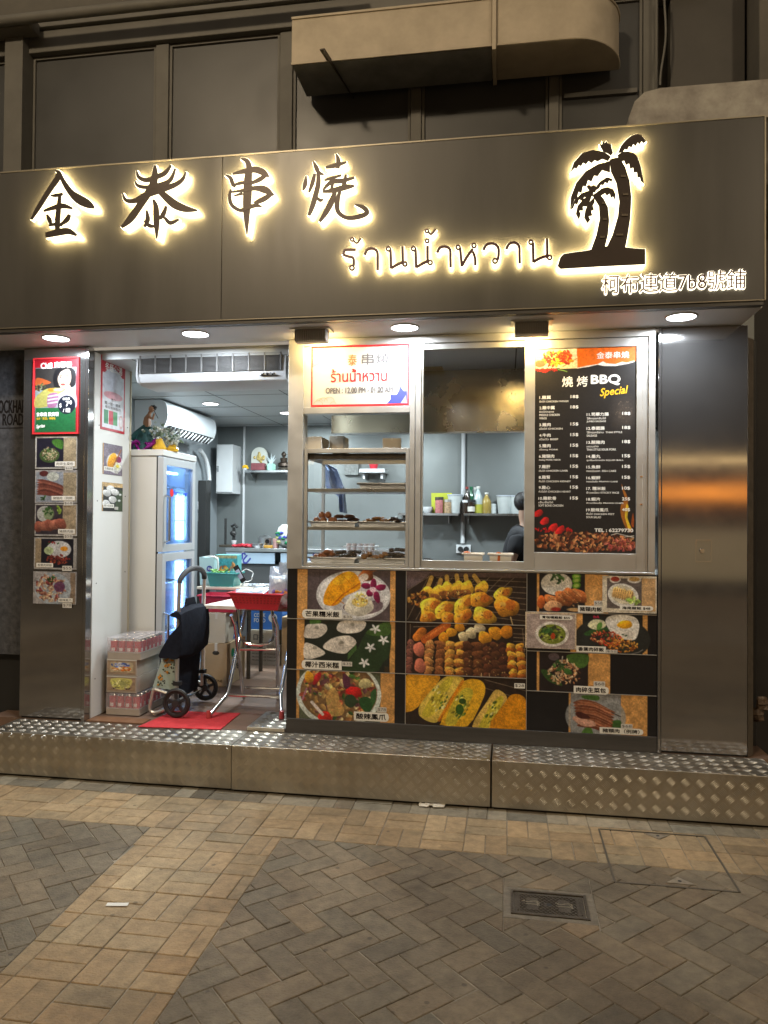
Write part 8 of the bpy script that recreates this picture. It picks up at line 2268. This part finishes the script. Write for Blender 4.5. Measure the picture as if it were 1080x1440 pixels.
# ---- the cook, stooping to the right behind the menu board
def skin_mesh(name, joints, bones, m_, parent, sub=2, root=0):
    me = bpy.data.meshes.new(name); off = Vector(WLOC[parent.name])
    me.from_pydata([tuple(Vector(j[0])-off) for j in joints], bones, [])
    o = bpy.data.objects.new(name, me); COL.objects.link(o); o.parent = parent
    md = o.modifiers.new('skin', 'SKIN'); md.use_smooth_shade = True
    sv = me.skin_vertices[0].data if me.skin_vertices else None
    if sv is None:
        bpy.context.view_layer.objects.active = o
        me.skin_vertices.new(); sv = me.skin_vertices[0].data
    for i, j in enumerate(joints):
        r = j[1]; sv[i].radius = r if isinstance(r, tuple) else (r, r); sv[i].use_root = (i == root)
    s2_ = o.modifiers.new('sub', 'SUBSURF'); s2_.levels = sub; s2_.render_levels = sub
    me.materials.append(m_); WLOC[o.name] = tuple(off)
    return o
PYc = 2.45
hd = P(740, 713, Y=PYc)
pv_ = Vector((.07, PYc, FZ+.86)); ch = Vector((.13, PYc, FZ+1.12)); nk = Vector((.185, PYc, FZ+1.22))
t = thing('person', 'person with short black hair in a dark t-shirt, stooping behind the hatch', 'person', (.08, PYc, FZ))
hc = Vector((hd.x+.01, PYc, hd.z))
sh_n, sh_f = Vector((.09, PYc-.16, FZ+1.12)), Vector((.12, PYc+.16, FZ+1.14))
el_n, el_f = Vector((.03, PYc-.21, FZ+.86)), Vector((.08, PYc+.21, FZ+.88))
wr_n, wr_f = Vector((.24, PYc-.17, FZ+.88)), Vector((.28, PYc+.15, FZ+.88))
hipn, hipf = Vector((.06, PYc-.09, FZ+.80)), Vector((.06, PYc+.09, FZ+.80))
nk2 = hc+Vector((-.035, 0, -.085))
body = skin_mesh('body', [(pv_, .12), (ch, .12), (nk, .062), (nk2, .056), (hc+Vector((0, 0, -.02)), (.075, .085)), (hc+Vector((.012, 0, .06)), (.07, .08)),
    (sh_n, .056), (el_n, .043), (wr_n, .030), (sh_f, .056), (el_f, .043), (wr_f, .030),
    (hipn, .085), (Vector((.10, PYc-.10, FZ+.45)), .06), (Vector((.06, PYc-.10, FZ+.09)), .042), (Vector((.17, PYc-.10, FZ+.04)), .035),
    (hipf, .085), (Vector((.10, PYc+.10, FZ+.45)), .06), (Vector((.06, PYc+.10, FZ+.09)), .042), (Vector((.17, PYc+.10, FZ+.04)), .035),
    (hc+Vector((.075, 0, -.055)), .032)],
    [(0, 1), (1, 2), (2, 3), (3, 4), (4, 5), (1, 6), (6, 7), (7, 8), (1, 9), (9, 10), (10, 11), (0, 12), (12, 13), (13, 14), (14, 15), (0, 16), (16, 17), (17, 18), (18, 19), (4, 20)], MT['skin'], t)
for wr, sg in ((wr_n, 1), (wr_f, -1)):
    J = [(wr, .026), (wr+Vector((.045, 0, -.01)), (.030, .018))]; B = [(0, 1)]
    for k, (dy, L) in enumerate(((-.028, .062), (-.010, .072), (.010, .068), (.028, .054))):
        i = len(J); b0_ = wr+Vector((.075, dy, -.016)); J += [(b0_, .0095), (b0_+Vector((L*.5, dy*.2, -.012)), .0085), (b0_+Vector((L*.85, dy*.3, -.034)), .007)]; B += [(1, i), (i, i+1), (i+1, i+2)]
    i = len(J); J += [(wr+Vector((.04, -.034*sg, -.014)), .011), (wr+Vector((.075, -.052*sg, -.026)), .009)]; B += [(1, i), (i, i+1)]
    skin_mesh('hand', J, B, MT['skin'], t, 1)
# clothes over the body
skin_mesh('t_shirt', [(pv_+Vector((-.005, 0, -.06)), .142), (pv_.lerp(ch, .5), .146), (ch, .146), (nk+Vector((-.012, 0, -.02)), .085), (sh_n+Vector((0, .01, .0)), .078), (sh_n.lerp(el_n, .62), .066), (sh_f+Vector((0, -.01, 0)), .078), (sh_f.lerp(el_f, .62), .066)],
    [(0, 1), (1, 2), (2, 3), (2, 4), (4, 5), (2, 6), (6, 7)], MT['shirt'], t)
skin_mesh('trousers', [(pv_+Vector((0, 0, -.08)), .130), (hipn+Vector((0, 0, -.06)), .10), (Vector((.10, PYc-.10, FZ+.45)), .076), (Vector((.06, PYc-.10, FZ+.12)), .062), (hipf+Vector((0, 0, -.06)), .10), (Vector((.10, PYc+.10, FZ+.45)), .076), (Vector((.06, PYc+.10, FZ+.12)), .062)],
    [(0, 1), (1, 2), (2, 3), (0, 4), (4, 5), (5, 6)], MT['trouser'], t)
m = MB(); m.ball(hc+Vector((-.022, 0, .048)), (.100, .090, .092), 18, jit=.04); m.build('hair', MT['hair'], t, smooth='all')
for sg in (-1, 1):
    m = MB(); m.ball(hc+Vector((-.004, sg*.092, -.040)), (.018, .012, .032), 10); m.build('ear', MT['skin'], t, smooth='all')
m = MB(); m.ball(hc+Vector((.105, 0, -.03)), (.018, .014, .022), 8); m.build('nose', MT['skin'], t, smooth='all')
m = MB()
for sg in (-1, 1): m.ball(hc+Vector((.082, sg*.032, -.002)), (.008, .012, .007), 8)
m.build('eyes', MT['ink'], t, smooth='all')
m = MB(); m.ball(hc+Vector((.092, 0, -.075)), (.010, .024, .006), 8); m.build('mouth', mat('lips', (.36, .14, .12), .5), t, smooth='all')
for sg in (-1, 1):
    m = MB(); m.ball((.13, PYc+sg*.10, FZ+.04), (.12, .045, .038), 12); m.build('shoe', MT['black'], t, smooth='all')
print('pavers', bricks_done, 'objects', len(bpy.data.objects))
